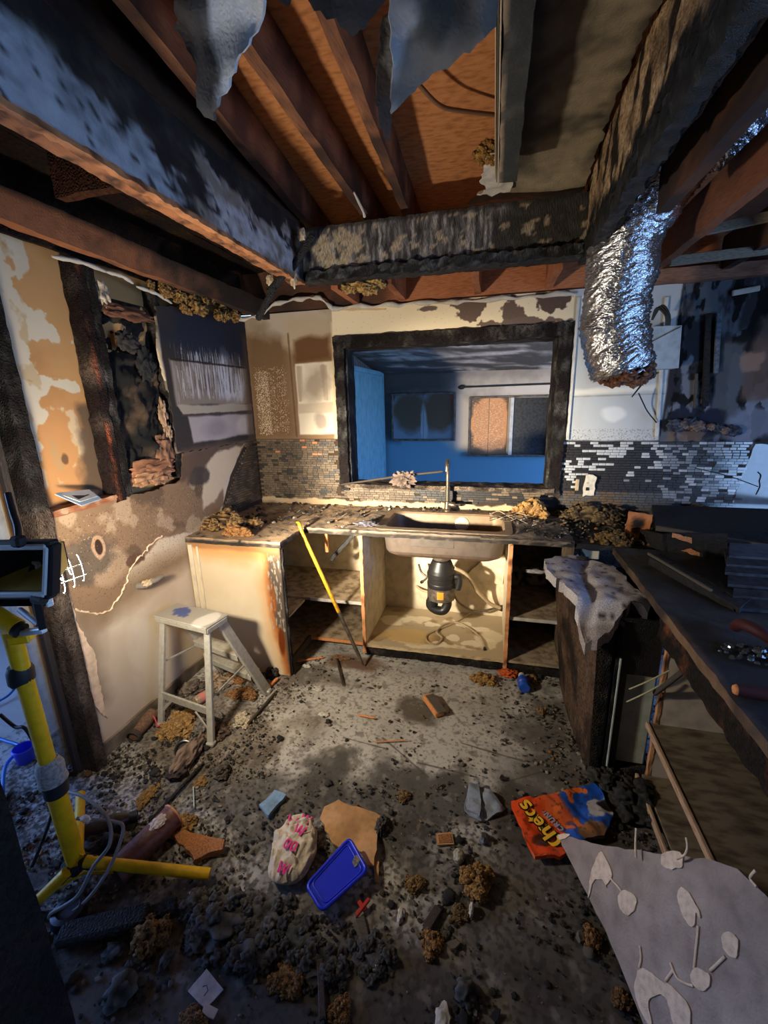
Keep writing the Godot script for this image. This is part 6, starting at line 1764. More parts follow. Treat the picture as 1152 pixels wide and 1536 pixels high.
	for q in [Vector3(0.308, 0.016, -1.440), Vector3(0.421, 0.171, -1.297), Vector3(0.554, 0.365, -1.147), Vector3(0.616, 0.459, -1.078), Vector3(0.659, 0.513, -1.019), Vector3(0.684, 0.526, -0.953), Vector3(0.707, 0.530, -0.881), Vector3(0.677, 0.356, -0.712), Vector3(0.497, 0.022, -0.805), Vector3(0.460, 0.034, -0.951), Vector3(0.417, 0.043, -1.111), Vector3(0.352, 0.030, -1.311)]:
		outl.append(loc.call(q))
	part(dsh, "board", sheet(MB.new(), ragged(outl, 0.03, 0.003, 3.0), 0.013, 0.06, null, null, func(q, e): return rgb(150, 136, 126).lerp(rgb(168, 154, 143), clampf(smear(Vector3(q.x, q.y, 0), 4.0) + 0.4, 0.0, 1.0))), M.tint)
	var mud := mat("joint_compound", rgb(226, 204, 178), 0.9, "mottle", Vector3.ONE * 6.0, "grit", 0.1)
	var blots := [[Vector3(0.428, 0.174, -1.279), Vector3(0.443, 0.179, -1.232), Vector3(0.449, 0.168, -1.198), Vector3(0.429, 0.123, -1.196), Vector3(0.433, 0.125, -1.184), Vector3(0.427, 0.128, -1.209), Vector3(0.405, 0.096, -1.235), Vector3(0.389, 0.045, -1.209), Vector3(0.385, 0.034, -1.205), Vector3(0.398, 0.093, -1.253), Vector3(0.412, 0.133, -1.268)], [Vector3(0.452, 0.147, -1.155), Vector3(0.463, 0.173, -1.157), Vector3(0.482, 0.201, -1.135), Vector3(0.493, 0.211, -1.112), Vector3(0.481, 0.174, -1.098), Vector3(0.465, 0.143, -1.103), Vector3(0.452, 0.132, -1.132)], [Vector3(0.549, 0.360, -1.153), Vector3(0.582, 0.413, -1.126), Vector3(0.585, 0.408, -1.106), Vector3(0.578, 0.385, -1.095), Vector3(0.555, 0.347, -1.114), Vector3(0.544, 0.337, -1.134)], [Vector3(0.563, 0.331, -1.062), Vector3(0.572, 0.355, -1.068), Vector3(0.585, 0.365, -1.039), Vector3(0.590, 0.360, -1.016), Vector3(0.595, 0.358, -0.996), Vector3(0.590, 0.347, -0.996), Vector3(0.588, 0.351, -1.008), Vector3(0.582, 0.327, -0.991), Vector3(0.573, 0.311, -0.996), Vector3(0.564, 0.308, -1.021)], [Vector3(0.614, 0.373, -0.952), Vector3(0.633, 0.407, -0.942), Vector3(0.639, 0.406, -0.920), Vector3(0.630, 0.377, -0.905), Vector3(0.619, 0.359, -0.915), Vector3(0.613, 0.360, -0.935)], [Vector3(0.560, 0.241, -0.935), Vector3(0.573, 0.270, -0.933), Vector3(0.590, 0.291, -0.909), Vector3(0.585, 0.272, -0.897), Vector3(0.573, 0.244, -0.894), Vector3(0.561, 0.230, -0.911)], [Vector3(0.475, 0.102, -1.006), Vector3(0.500, 0.137, -0.975), Vector3(0.525, 0.168, -0.939), Vector3(0.551, 0.198, -0.896), Vector3(0.548, 0.167, -0.861), Vector3(0.518, 0.115, -0.879), Vector3(0.519, 0.144, -0.922), Vector3(0.507, 0.129, -0.938), Vector3(0.483, 0.082, -0.946), Vector3(0.487, 0.059, -0.898), Vector3(0.475, 0.043, -0.915), Vector3(0.460, 0.047, -0.973)], [Vector3(0.305, 0.005, -1.432), Vector3(0.337, 0.061, -1.411), Vector3(0.359, 0.090, -1.382), Vector3(0.320, 0.021, -1.407)]]
	for k in blots.size():
		part(dsh, "mud_blotch", sheet(MB.new(), ragged(rounded(blots[k].map(loc)), 0.012, 0.003, k * 2.0), 0.005, 0.012), mud, Vector3(0, 0, 0.009))
	var tails := [[Vector3(0.586, 0.333, -0.988), Vector3(0.580, 0.309, -0.971), Vector3(0.574, 0.285, -0.955), Vector3(0.567, 0.257, -0.935)], [Vector3(0.589, 0.294, -0.916), Vector3(0.600, 0.319, -0.917), Vector3(0.614, 0.350, -0.919)], [Vector3(0.440, 0.152, -1.204), Vector3(0.452, 0.163, -1.178), Vector3(0.461, 0.169, -1.156)], [Vector3(0.476, 0.102, -1.003), Vector3(0.482, 0.123, -1.015), Vector3(0.483, 0.138, -1.035)], [Vector3(0.531, 0.202, -0.970), Vector3(0.538, 0.198, -0.942), Vector3(0.552, 0.217, -0.922), Vector3(0.561, 0.230, -0.914)], [Vector3(0.519, 0.162, -0.951), Vector3(0.528, 0.186, -0.955), Vector3(0.534, 0.199, -0.957)], [Vector3(0.510, 0.290, -1.177), Vector3(0.513, 0.310, -1.200), Vector3(0.520, 0.345, -1.231)], [Vector3(0.583, 0.402, -1.106), Vector3(0.597, 0.429, -1.100), Vector3(0.604, 0.450, -1.108), Vector3(0.605, 0.463, -1.125)], [Vector3(0.689, 0.558, -0.985), Vector3(0.680, 0.535, -0.981), Vector3(0.685, 0.534, -0.963)]]
	for k in tails.size():
		var pts: Array = tails[k].map(func(p): return Vector3(loc.call(p).x, loc.call(p).y, 0.009 + (0.02 if k > 5 else 0.0)))
		part(dsh, "mud_string", tube(MB.new(), curve(pts, 5), 0.0035, 6), mud)

func lamp_stand() -> void:
	var s := thing("work_light_stand", "yellow telescopic tripod stand of the work light", "tripod", Vector3(-1.41, 0, -0.88))
	var o := s.position
	mat("yellow", rgb(240, 184, 12), 0.4, "mottle", Vector3.ONE * 3.0)
	mat("rubber", rgb(20, 20, 21), 0.6)
	mat("tape", rgb(176, 170, 160), 0.6, "dirty", Vector3.ONE * 7.0, "grit", 0.4)
	mat("chrome", rgb(232, 236, 232), 0.3, "", Vector3.ONE, "", 0.0, 0.1)
	part(s, "upper_pole", tube(MB.new(), [Vector3(-1.398, 1.053, -0.850) - o, Vector3(-1.408, 0.491, -0.860) - o], 0.0245, 18), M.yellow)
	part(s, "lower_pole", tube(MB.new(), [Vector3(-1.410, 0.505, -0.860) - o, Vector3(-1.425, 0.095, -0.875) - o], 0.03, 18), M.yellow)
	part(s, "clamp_collar", tube(MB.new(), [Vector3(-1.410, 0.930, -0.852) - o, Vector3(-1.408, 0.911, -0.852) - o, Vector3(-1.413, 0.874, -0.853) - o, Vector3(-1.408, 0.863, -0.853) - o], [0.028, 0.036, 0.036, 0.03], 20), M.rubber)
	part(s, "tape_wrap", tube(MB.new(), [Vector3(-1.411, 0.560, -0.860) - o, Vector3(-1.407, 0.533, -0.860) - o, Vector3(-1.406, 0.497, -0.860) - o, Vector3(-1.406, 0.478, -0.860) - o], [0.031, 0.042, 0.04, 0.044], 18), M.tape)
	part(s, "pole_ring", tube(MB.new(), [Vector3(-1.406, 0.478, -0.860) - o, Vector3(-1.408, 0.424, -0.862) - o], 0.037, 18), M.rubber)
	var legs := [[Vector3(-1.365, 0.120, -0.865), Vector3(-0.954, 0.030, -0.982)], [Vector3(-1.398, 0.120, -0.862), Vector3(-1.703, 0.050, -1.128)], [Vector3(-1.415, 0.100, -0.831), Vector3(-1.486, 0.030, -0.771)]]
	for k in 3:
		var lg := part(s, "leg", tube(MB.new(), [legs[k][0] - o, legs[k][1] - o], 0.019, 14), M.yellow)
		part(lg, "leg_cap", tube(MB.new(), [legs[k][1] - o, legs[k][1].lerp(legs[k][0], -0.012) - o], 0.0185, 14), M.rubber if k != 0 else M.yellow)
		part(s, "brace", bar(MB.new(), Vector3(0, 0.03, 0), legs[k][0].lerp(legs[k][1], 0.5) - o + Vector3(0, -0.015, 0), 0.014, 0.006), M.yellow)
	part(s, "hub", boxm(Vector3(0.075, 0.045, 0.075), 0.012), M.rubber, Vector3(-1.430, 0.077, -0.875) - o)
	for k in 3:
		var d: Vector3 = (legs[k][1] - legs[k][0]).normalized()
		part(s, "hub_bracket", bar(MB.new(), Vector3(-1.428, 0.084, -0.875) - o, legs[k][0] + d * 0.04 - o, 0.045, 0.03, 0.006), M.rubber)
	part(s, "tee_bar", tube(MB.new(), [Vector3(-1.569, 1.159, -0.850) - o, Vector3(-1.368, 1.064, -0.850) - o], 0.026, 16), M.yellow)
	part(s, "bar_end", tube(MB.new(), [Vector3(-1.378, 1.067, -0.850) - o, Vector3(-1.355, 1.056, -0.850) - o], 0.024, 16), M.rubber)
	part(s, "pole_head", box(MB.new(), Vector3(-1.374, 1.028, -0.860) - o, Vector3(0.06, 0.03, 0.05), 0.006, Basis(Vector3.UP, 0.5)), M.yellow)
	# cable looping about the stand
	var cb := thing("lamp_cable", "grey power cable looping round the yellow tripod's foot", "cable", Vector3(-1.360, 0.100, -0.862))
	var c0 := cb.position
	part(cb, "cable", tube(MB.new(), curve([Vector3(-1.541, 0.300, -0.956), Vector3(-1.407, 0.320, -0.939), Vector3(-1.273, 0.300, -0.907), Vector3(-1.223, 0.250, -0.862), Vector3(-1.253, 0.200, -0.813), Vector3(-1.306, 0.100, -0.776), Vector3(-1.386, 0.050, -0.736), Vector3(-1.358, 0.030, -0.743), Vector3(-1.303, 0.050, -0.800), Vector3(-1.261, 0.120, -0.870), Vector3(-1.275, 0.180, -0.955), Vector3(-1.323, 0.200, -0.962), Vector3(-1.450, 0.220, -0.927)].map(func(p): return p - c0), 6), 0.006, 8), mat("grey_cable", rgb(120, 112, 104), 0.6))
	part(cb, "zip_tie", lump(MB.new(), Vector3(-1.417, 0.220, -0.934) - c0, Vector3(0.02, 0.012, 0.012), 0.3, 2.0, 2, 3.0), M.drywall)
	part(cb, "black_cable", tube(MB.new(), curve([Vector3(-1.642, 0.665, -0.900), Vector3(-1.587, 0.625, -0.900), Vector3(-1.530, 0.614, -0.900), Vector3(-1.487, 0.417, -0.900), Vector3(-1.557, 0.225, -0.920), Vector3(-1.605, 0.050, -0.842)].map(func(p): return p - c0), 6), 0.006, 8), M.rubber)
	# the lit head: faces into the room, guard of white wire in front of its glass
	var fwd := LAMP_DIR.normalized()
	var sd := fwd.cross(Vector3.UP).normalized()
	var up := sd.cross(fwd)
	var h := thing("work_lamp", "lit work lamp head with a white wire guard, seen before the left wall", "work lamp", LAMP_AT - fwd * 0.03)
	h.basis = Basis(sd, up, -fwd)
	part(h, "housing", hexa(MB.new(), [Vector3(-0.05, -0.04, 0.12), Vector3(0.05, -0.04, 0.12), Vector3(0.05, 0.04, 0.12), Vector3(-0.05, 0.04, 0.12)], [Vector3(-0.1, 0.07, 0.022), Vector3(0.1, 0.07, 0.022), Vector3(0.1, -0.07, 0.022), Vector3(-0.1, -0.07, 0.022)]), M.rubber)
	var rim := MB.new()
	for q in [[Vector3(0, 0.068, 0.015), Vector3(0.21, 0.014, 0.02)], [Vector3(0, -0.068, 0.015), Vector3(0.21, 0.014, 0.02)], [Vector3(0.1, 0, 0.015), Vector3(0.014, 0.13, 0.02)], [Vector3(-0.1, 0, 0.015), Vector3(0.014, 0.13, 0.02)]]:
		box(rim, q[0], q[1], 0.004)
	part(h, "rim", rim, M.chrome)
	var gl := StandardMaterial3D.new()
	gl.resource_name = "lamp_glow"
	gl.albedo_color = rgb(255, 244, 220)
	gl.emission_enabled = true
	gl.emission = rgb(255, 236, 200)
	gl.emission_energy_multiplier = 6.0
	part(h, "lamp_glass", boxm(Vector3(0.185, 0.122, 0.006), 0.002), gl, Vector3(0, 0, 0.012))
	var wire := mat("white_wire", rgb(150, 148, 142), 0.5)
	for k in 3:
		var z := -0.04 - k * 0.03
		var m := MB.new()
		var rr := 0.066 - k * 0.01
		tube(m, range(13).map(func(i): return Vector3(cos(PI * (i / 12.0 - 0.5)) * rr * 0.5 + 0.05, sin(PI * (i / 12.0 - 0.5)) * rr, z)), 0.0018, 6)
		part(h, "guard_wire", m, wire)
		part(h, "guard_wire", tube(MB.new(), range(13).map(func(i): return Vector3(-cos(PI * (i / 12.0 - 0.5)) * rr * 0.5 - 0.05, sin(PI * (i / 12.0 - 0.5)) * rr, z)), 0.0018, 6), wire)
	for y in [-0.02, 0.02]:
		for x in [-0.085, 0.085]:
			part(h, "guard_wire", tube(MB.new(), [Vector3(x, y, 0.005), Vector3(x * 0.9, y, -0.105)], 0.0018, 6), wire)
	part(h, "yoke", tube(MB.new(), [Vector3(0.11, 0, 0.05), Vector3(0.112, -0.1, 0.05), Vector3(0.09, -0.125, 0.05), Vector3(-0.09, -0.125, 0.05)], 0.01, 8), M.rubber)
	# the second, unlit head: its open front with a bright rim turned to the viewer's side
	var h2 := thing("work_lamp", "unlit second work lamp head with a shiny rectangular rim at the left edge", "work lamp", Vector3(-1.233, 1.282, -0.800))
	var p0 := h2.position
	var f := [Vector3(-1.502, 1.179, -0.810), Vector3(-1.167, 1.211, -0.810), Vector3(-1.120, 1.352, -0.810), Vector3(-1.446, 1.327, -0.810)]
	for k in 4:
		f[k] = f[k] - p0
	var b := [Vector3(-0.1, -0.035, -0.11), Vector3(0.02, -0.035, -0.12), Vector3(0.02, 0.04, -0.12), Vector3(-0.1, 0.04, -0.11)]
	var olive := mat("reflector", rgb(214, 190, 96), 0.35, "mottle", Vector3.ONE * 2.0, "", 0.0, 0.2)
	for k in 4:
		var j := (k + 1) % 4
		part(h2, "reflector_side", plate(MB.new(), [f[k], f[j], b[j], b[k]], ((f[k] + f[j]) * 0.5 - (f[0] + f[2]) * 0.5).normalized() * -0.006), olive if k != 3 else M.rubber)
	part(h2, "back", plate(MB.new(), b, Vector3(0, 0, 0.008)), M.black)
	var rm := MB.new()
	for k in 4:
		bar(rm, f[k], f[(k + 1) % 4], 0.016, 0.014, 0.004)
	part(h2, "rim", rm, M.chrome)
	var sh := MB.new()
	for k in 4:
		var e: Vector3 = (f[k] - (f[0] + f[2]) * 0.5).normalized() * 0.012
		bar(sh, f[k] + e + Vector3(0, 0, -0.012), f[(k + 1) % 4] + (f[(k + 1) % 4] - (f[0] + f[2]) * 0.5).normalized() * 0.012 + Vector3(0, 0, -0.012), 0.02, 0.03, 0.004)
	part(h2, "shell", sh, M.rubber)
	part(h2, "latch", boxm(Vector3(0.03, 0.03, 0.03), 0.006), M.rubber, Vector3(-1.200, 1.365, -0.800) - p0)
	part(h2, "cord", tube(MB.new(), curve([Vector3(-1.200, 1.365, -0.800), Vector3(-1.221, 1.398, -0.820), Vector3(-1.254, 1.429, -0.840), Vector3(-1.285, 1.479, -0.860)].map(func(p): return p - p0), 5), 0.008, 8), M.rubber)
	part(h2, "yoke", bar(MB.new(), Vector3(-1.232, 1.189, -0.830) - p0, Vector3(-1.266, 1.075, -0.850) - p0, 0.02, 0.02, 0.003), M.rubber)
	part(h2, "yoke", bar(MB.new(), Vector3(-1.263, 1.069, -0.850) - p0, Vector3(-1.437, 1.027, -0.860) - p0, 0.018, 0.02, 0.003), M.chrome)
	part(h2, "bracket_knob", tube(MB.new(), [Vector3(-1.209, 1.195, -0.810) - p0, Vector3(-1.176, 1.194, -0.810) - p0], 0.014, 10), M.rubber)

func tools() -> void:
	# step stool: front frame towards the viewer, treads on the far rails
	var l := thing("step_ladder", "small worn grey metal two-tread step ladder with blue paint on its top", "step ladder", Vector3(-1.56, 0, -1.85))
	var o := l.position
	var m := mat("worn_metal", rgb(182, 178, 166), 0.5, "mottle", Vector3.ONE * 5.0, "", 0.0, 0.25)
	var tl := Vector3(-1.76, 0.55, -1.80) - o
	var tr := Vector3(-1.43, 0.55, -1.74) - o
	var fl := Vector3(-1.71, 0.0, -1.61) - o
	var fr := Vector3(-1.35, 0.0, -1.55) - o
	var bl := Vector3(-1.66, 0.0, -2.12) - o
	var br := Vector3(-1.27, 0.0, -1.99) - o
	part(l, "front_leg", bar(MB.new(), tl, fl, 0.032, 0.022, 0.003, Vector3.RIGHT), m)
	part(l, "front_leg", bar(MB.new(), tr, fr, 0.036, 0.022, 0.003, Vector3.RIGHT), m)
	var tl2 := tl + Vector3(0.02, 0.0, -0.09)
	var tr2 := tr + Vector3(0.015, 0.0, -0.09)
	part(l, "rear_rail", bar(MB.new(), tl2, bl, 0.02, 0.06, 0.003, Vector3.RIGHT), m)
	part(l, "rear_rail", bar(MB.new(), tr2, br, 0.02, 0.065, 0.003, Vector3.RIGHT), m)
	var tp := Paint.new(-0.2, -0.09, 0.4, 0.18, 500.0, rgb(150, 144, 134), NA, NB)
	tp.patch(-0.2, -0.09, 0.2, 0.09, rgb(104, 96, 86), 0.9, 0.5, 0.15, 0.8, 0.8)
	tp.ell(-0.08, 0.0, 0.07, 0.035, rgb(62, 76, 132), 0.9, 0.3, 0.8, 3.0)
	tp.ell(0.13, -0.01, 0.05, 0.08, rgb(198, 194, 184), 0.9, 0.3, 0.4)
	var top := box(MB.new(), Vector3.ZERO, Vector3(0.385, 0.012, 0.165), 0.004)
	for k in top.v.size():
		top.uv[k] = tp.uv(top.v[k].x, -top.v[k].z)
	part(l, "top_plate", top, painted("ladder_top", tp.tex(), 0.6), (tl + tr2) * 0.5 + Vector3(0, 0.022, 0.0), Vector3(0, -9, 0))
	var skirt := MB.new()
	bar(skirt, tl + Vector3(-0.02, 0.005, 0.035), tr + Vector3(0.02, 0.005, 0.035), 0.026, 0.006)
	bar(skirt, tr + Vector3(0.025, 0.005, 0.035), tr2 + Vector3(0.03, 0.005, -0.02), 0.026, 0.006)
	bar(skirt, tl + Vector3(-0.02, 0.005, 0.035), tl2 + Vector3(-0.02, 0.005, -0.02), 0.026, 0.006)
	part(l, "top_skirt", skirt, m)
	for h in [0.42, 0.7]:
		var a := tl2.lerp(bl, h)
		var b := tr2.lerp(br, h)
		var tread := box(MB.new(), (a + b) * 0.5, Vector3(a.distance_to(b), 0.01, 0.085), 0.003, look(b - a))
		box(tread, (a + b) * 0.5 + Vector3(0, -0.016, 0.04), Vector3(a.distance_to(b), 0.03, 0.006), 0.002, look(b - a))
		part(l, "tread", tread, m)
	part(l, "front_rung", bar(MB.new(), tl.lerp(fl, 0.72), tr.lerp(fr, 0.72), 0.045, 0.012), m)
	part(l, "spreader", bar(MB.new(), tr.lerp(fr, 0.62), tr2.lerp(br, 0.55), 0.012, 0.006), m)
	part(l, "spreader", bar(MB.new(), tl.lerp(fl, 0.42), tl2.lerp(bl, 0.5), 0.012, 0.006), m)
	part(l, "brace", bar(MB.new(), tl.lerp(fl, 0.88), tl.lerp(fl, 0.74) + Vector3(0.09, 0.015, 0.0), 0.014, 0.006), m)
	part(l, "brace", bar(MB.new(), tr.lerp(fr, 0.9), tr.lerp(fr, 0.74) + Vector3(-0.09, 0.0, 0.0), 0.014, 0.006), m)
	for p in [fl, fr, bl, br]:
		part(l, "foot", boxm(Vector3(0.045, 0.02, 0.035), 0.005), M.rubber if p == bl else m, p + Vector3(0, 0.01, 0))
	# yellow wrecking bar leaning on the worktop
	var w := thing("wrecking_bar", "yellow wrecking bar with a dark lower end leaning on the worktop edge", "wrecking bar", Vector3(-0.777, 0.000, -2.373))
	var q := w.position
	var a := Vector3(-1.175, 0.902, -2.420)
	var e := Vector3(-0.772, 0.012, -2.357)
	var yl := mat("chipped_yellow", rgb(226, 172, 30), 0.45, "dirty", Vector3(9, 4, 9))
	part(w, "shaft", tube(MB.new(), [a - q, a.lerp(e, 0.6) - q], 0.0125, 6), yl)
	part(w, "bare_end", tube(MB.new(), [a.lerp(e, 0.6) - q, a.lerp(e, 0.93) - q, e - q], [0.0125, 0.012, 0.006], 6), M.scuffed_metal)
	part(w, "hook", tube(MB.new(), curve([a.lerp(e, 0.03) - q, a - q + Vector3(-0.01, 0.03, -0.005), a - q + Vector3(-0.03, 0.045, -0.03), a - q + Vector3(-0.06, 0.035, -0.06)], 5), [0.0125, 0.0125, 0.0125, 0.0125, 0.012, 0.012, 0.011, 0.011, 0.01, 0.01, 0.009, 0.008, 0.007, 0.006, 0.005, 0.004], 6), yl)

func wall_details() -> void:
	# folded paper on the ledge
	var bk := thing("folded_booklet", "open pale blue booklet lying on the left wall ledge", "booklet", Vector3(-1.850, 1.295, -1.525))
	var b0 := bk.position
	var blue := mat("pale_blue_paper", rgb(170, 190, 206), 0.7, "mottle", Vector3.ONE * 4.0)
	part(bk, "cover", plate(MB.new(), [Vector3(-1.800, 1.273, -1.490) - b0, Vector3(-1.840, 1.271, -1.632) - b0, Vector3(-1.880, 1.306, -1.632) - b0, Vector3(-1.850, 1.340, -1.420) - b0], Vector3(0, 0.004, 0)), blue)
	part(bk, "page", plate(MB.new(), [Vector3(-1.810, 1.290, -1.496) - b0, Vector3(-1.850, 1.286, -1.622) - b0, Vector3(-1.880, 1.320, -1.613) - b0, Vector3(-1.860, 1.342, -1.435) - b0], Vector3(0, 0.003, 0)), M.white_paint)
	part(bk, "photo_print", plate(MB.new(), [Vector3(-1.815, 1.300, -1.495) - b0, Vector3(-1.850, 1.302, -1.582) - b0, Vector3(-1.880, 1.322, -1.571) - b0, Vector3(-1.865, 1.331, -1.487) - b0], Vector3(0, 0.001, 0)), mat("dark_print", rgb(70, 72, 74), 0.6, "dirty", Vector3.ONE * 6.0))
	# box and wires beside the duct
	var vb := thing("vent_box", "pale metal vent box panel behind the foil duct with black wires above", "vent box", Vector3(0.971, 1.969, -3.000))
	var v0 := vb.position
	part(vb, "panel", plate(MB.new(), [Vector3(0.887, 1.842, -2.950) - v0, Vector3(1.032, 1.844, -2.950) - v0, Vector3(1.018, 2.075, -2.950) - v0, Vector3(0.862, 2.078, -2.950) - v0], Vector3(0, 0, 0.14)), mat("pale_metal", rgb(176, 188, 196), 0.5, "mottle", Vector3.ONE * 2.0))
	part(vb, "seam", bar(MB.new(), Vector3(0.874, 1.997, -2.945) - v0, Vector3(1.010, 2.068, -2.945) - v0, 0.006, 0.004), M.scuffed_metal)
	for k in 3:
		part(vb, "wire", tube(MB.new(), curve([Vector3(0.867, 2.116, -2.970) - v0, on_z(985 + k * 4, 462 - k * 2, -2.95) - v0, on_z(998 + k * 3, 472, -2.94) - v0, on_z(1000 + k * 2, 488, -2.95) - v0], 5), 0.006, 7), M.rubber)
	var tw := thing("thin_wire", "thin black wire dangling below the foil duct over the white board", "wire", Vector3(0.909, 1.646, -3.080))
	var t0 := tw.position
	part(tw, "wire", tube(MB.new(), curve([Vector3(0.853, 1.708, -3.000), Vector3(0.900, 1.647, -3.050), Vector3(0.938, 1.593, -3.070), Vector3(0.998, 1.526, -3.080)].map(func(p): return p - t0), 5), 0.004, 6), M.rubber)
	# battens left on the burnt board
	var k2 := 0
	for q in [[Vector3(1.192, 2.150, -3.090), Vector3(1.255, 1.619, -3.090), 0.035, "blackened upright batten on the burnt wall, nearest the vent box"], [Vector3(1.247, 2.147, -3.090), Vector3(1.283, 1.812, -3.090), 0.028, "blue-grey upright batten on the burnt wall, right of the blackened one"], [Vector3(1.181, 1.816, -3.090), Vector3(1.199, 1.612, -3.090), 0.016, "short pale splinter upright on the burnt wall"], [Vector3(1.297, 2.249, -3.090), Vector3(1.430, 2.266, -3.090), 0.03, "pale scrap of board at the top of the burnt wall"]]:
		var o := thing("wall_batten", q[3], "batten", (q[0] + q[1]) * 0.5)
		var p0 := o.position
		part(o, "strip", bar(MB.new(), q[0] - p0, q[1] - p0, 0.014, q[2], 0.004, Vector3.FORWARD), [M.burnt_black, mat("blue_grey_board", rgb(92, 104, 118), 0.8, "dirty", Vector3.ONE * 3.0), M.ashen_wood, M.drywall][k2])
		k2 += 1
	var rng := RandomNumberGenerator.new()
	rng.seed = 44
	var sc := thing("burnt_board_scraps", "row of charred board scraps along the top of the right-hand tiles", "board scraps", Vector3(1.280, 1.498, -3.090))
	var s0 := sc.position
	for k in 9:
		var p: Vector3 = on_z(1012 + k * 11, 640 + rng.randf_range(-6, 8), -3.085) - s0
		part(sc, "scrap", lump(MB.new(), p, Vector3(0.045, 0.035, 0.012) * rng.randf_range(0.5, 1.0), 0.5, 2.0, 2, k * 3.0, [rgb(30, 30, 36), rgb(90, 70, 58)][k % 2], [rgb(84, 90, 104), rgb(150, 122, 104)][k % 2]), M.tint)
	# the left room: blue cables and a blue tub on its floor
	var bc := thing("blue_cable", "thin blue cable on the floor beyond the left doorway", "cable", Vector3(-2.392, 0.020, -1.320))
	var c0 := bc.position
	part(bc, "cable", tube(MB.new(), curve([Vector3(-2.615, 0.020, -1.327), Vector3(-2.410, 0.020, -1.316), Vector3(-2.292, 0.020, -1.297), Vector3(-2.240, 0.020, -1.190), Vector3(-2.055, 0.020, -1.048)].map(func(p): return p - c0), 6), 0.008, 8), mat("blue_plastic", rgb(40, 110, 190), 0.4))
	part(bc, "cable", tube(MB.new(), curve([Vector3(-2.817, 0.020, -1.494), Vector3(-2.796, 0.020, -1.588), Vector3(-2.846, 0.020, -1.686)].map(func(p): return p - c0), 6), 0.007, 8), M.blue_plastic)
	var bt := thing("blue_tub", "bright blue plastic tub beyond the white door casing", "tub", Vector3(-2.204, 0.000, -1.259))
	part(bt, "body", lathe(MB.new(), [[0.0, 0.0], [0.036, 0.0], [0.043, 0.07], [0.046, 0.07], [0.046, 0.078], [0.04, 0.078], [0.033, 0.008], [0.0, 0.01]], 24), mat("vivid_blue", rgb(54, 70, 220), 0.4))
	part(bt, "rim", lathe(MB.new(), [[0.043, 0.07], [0.049, 0.074], [0.043, 0.08]], 24), M.vivid_blue)

# a photograph's pixel (1152 x 1536) taken back to a plane of the room
func ray(u: float, v: float) -> Vector3:
	return Basis.from_euler(Vector3(deg_to_rad(-14.6), deg_to_rad(14.4), deg_to_rad(-1.4))) * Vector3(u - 576.0, 768.0 - v, -640.0)

func on_y(u: float, v: float, y: float) -> Vector3:
	var d := ray(u, v)
	return Vector3(0, 1.7, 0) + d * ((y - 1.7) / d.y)

func on_z(u: float, v: float, z: float) -> Vector3:
	var d := ray(u, v)
	return Vector3(0, 1.7, 0) + d * (z / d.z)

# a ragged flat scrap lying on the floor, its outline given by points on the floor
func lying(o: Node3D, called: String, ring: Array, thick: float, m: Material, bulge := 0.0, f := 9.0, step := 0.02, rag := 0.005, col = null, lift := 0.0) -> MeshInstance3D:
	var c := o.position
	var pts := ring.map(func(p): return Vector2(p.x - c.x, c.z - p.z))
	var mi := part(o, called, sheet(MB.new(), ragged(pts, 0.02, rag, c.x * 9.0), thick, step, func(q): return thick * 0.5 + lift + bulge * (0.6 + n3(Vector3(q.x, q.y, c.x), f)), null, col), m)
	mi.basis = Basis(Vector3.RIGHT, Vector3(0, 0, -1), Vector3.UP)
	return mi

func tuft(label: String, u: float, v: float, size: Vector3, sd: int, dark: Color, lit: Color, group := "", y := 0.0) -> void:
	var p := on_y(u, v, y + 0.01)
	p.y = y
	var o := thing("insulation_clump", label, "insulation", p, Vector3.ZERO, group)
	lit = lit.lerp(Color(0.76, 0.64, 0.42), 0.4)
	var m := heap(Vector3(0, size.y * 0.2, 0), size * Vector3(0.8, 0.6, 0.8), 18, sd, dark, lit)
	for k in 3:
		var a := sd * 2.3 + k * 2.1
		m.add(heap(Vector3(cos(a) * size.x * 0.6, size.y * 0.12, sin(a) * size.z * 0.6), size * Vector3(0.45, 0.45, 0.45), 10, sd + k * 7, dark, lit, 0.0, 0.4))
	part(o, "tuft", m, M.tint_fluff)

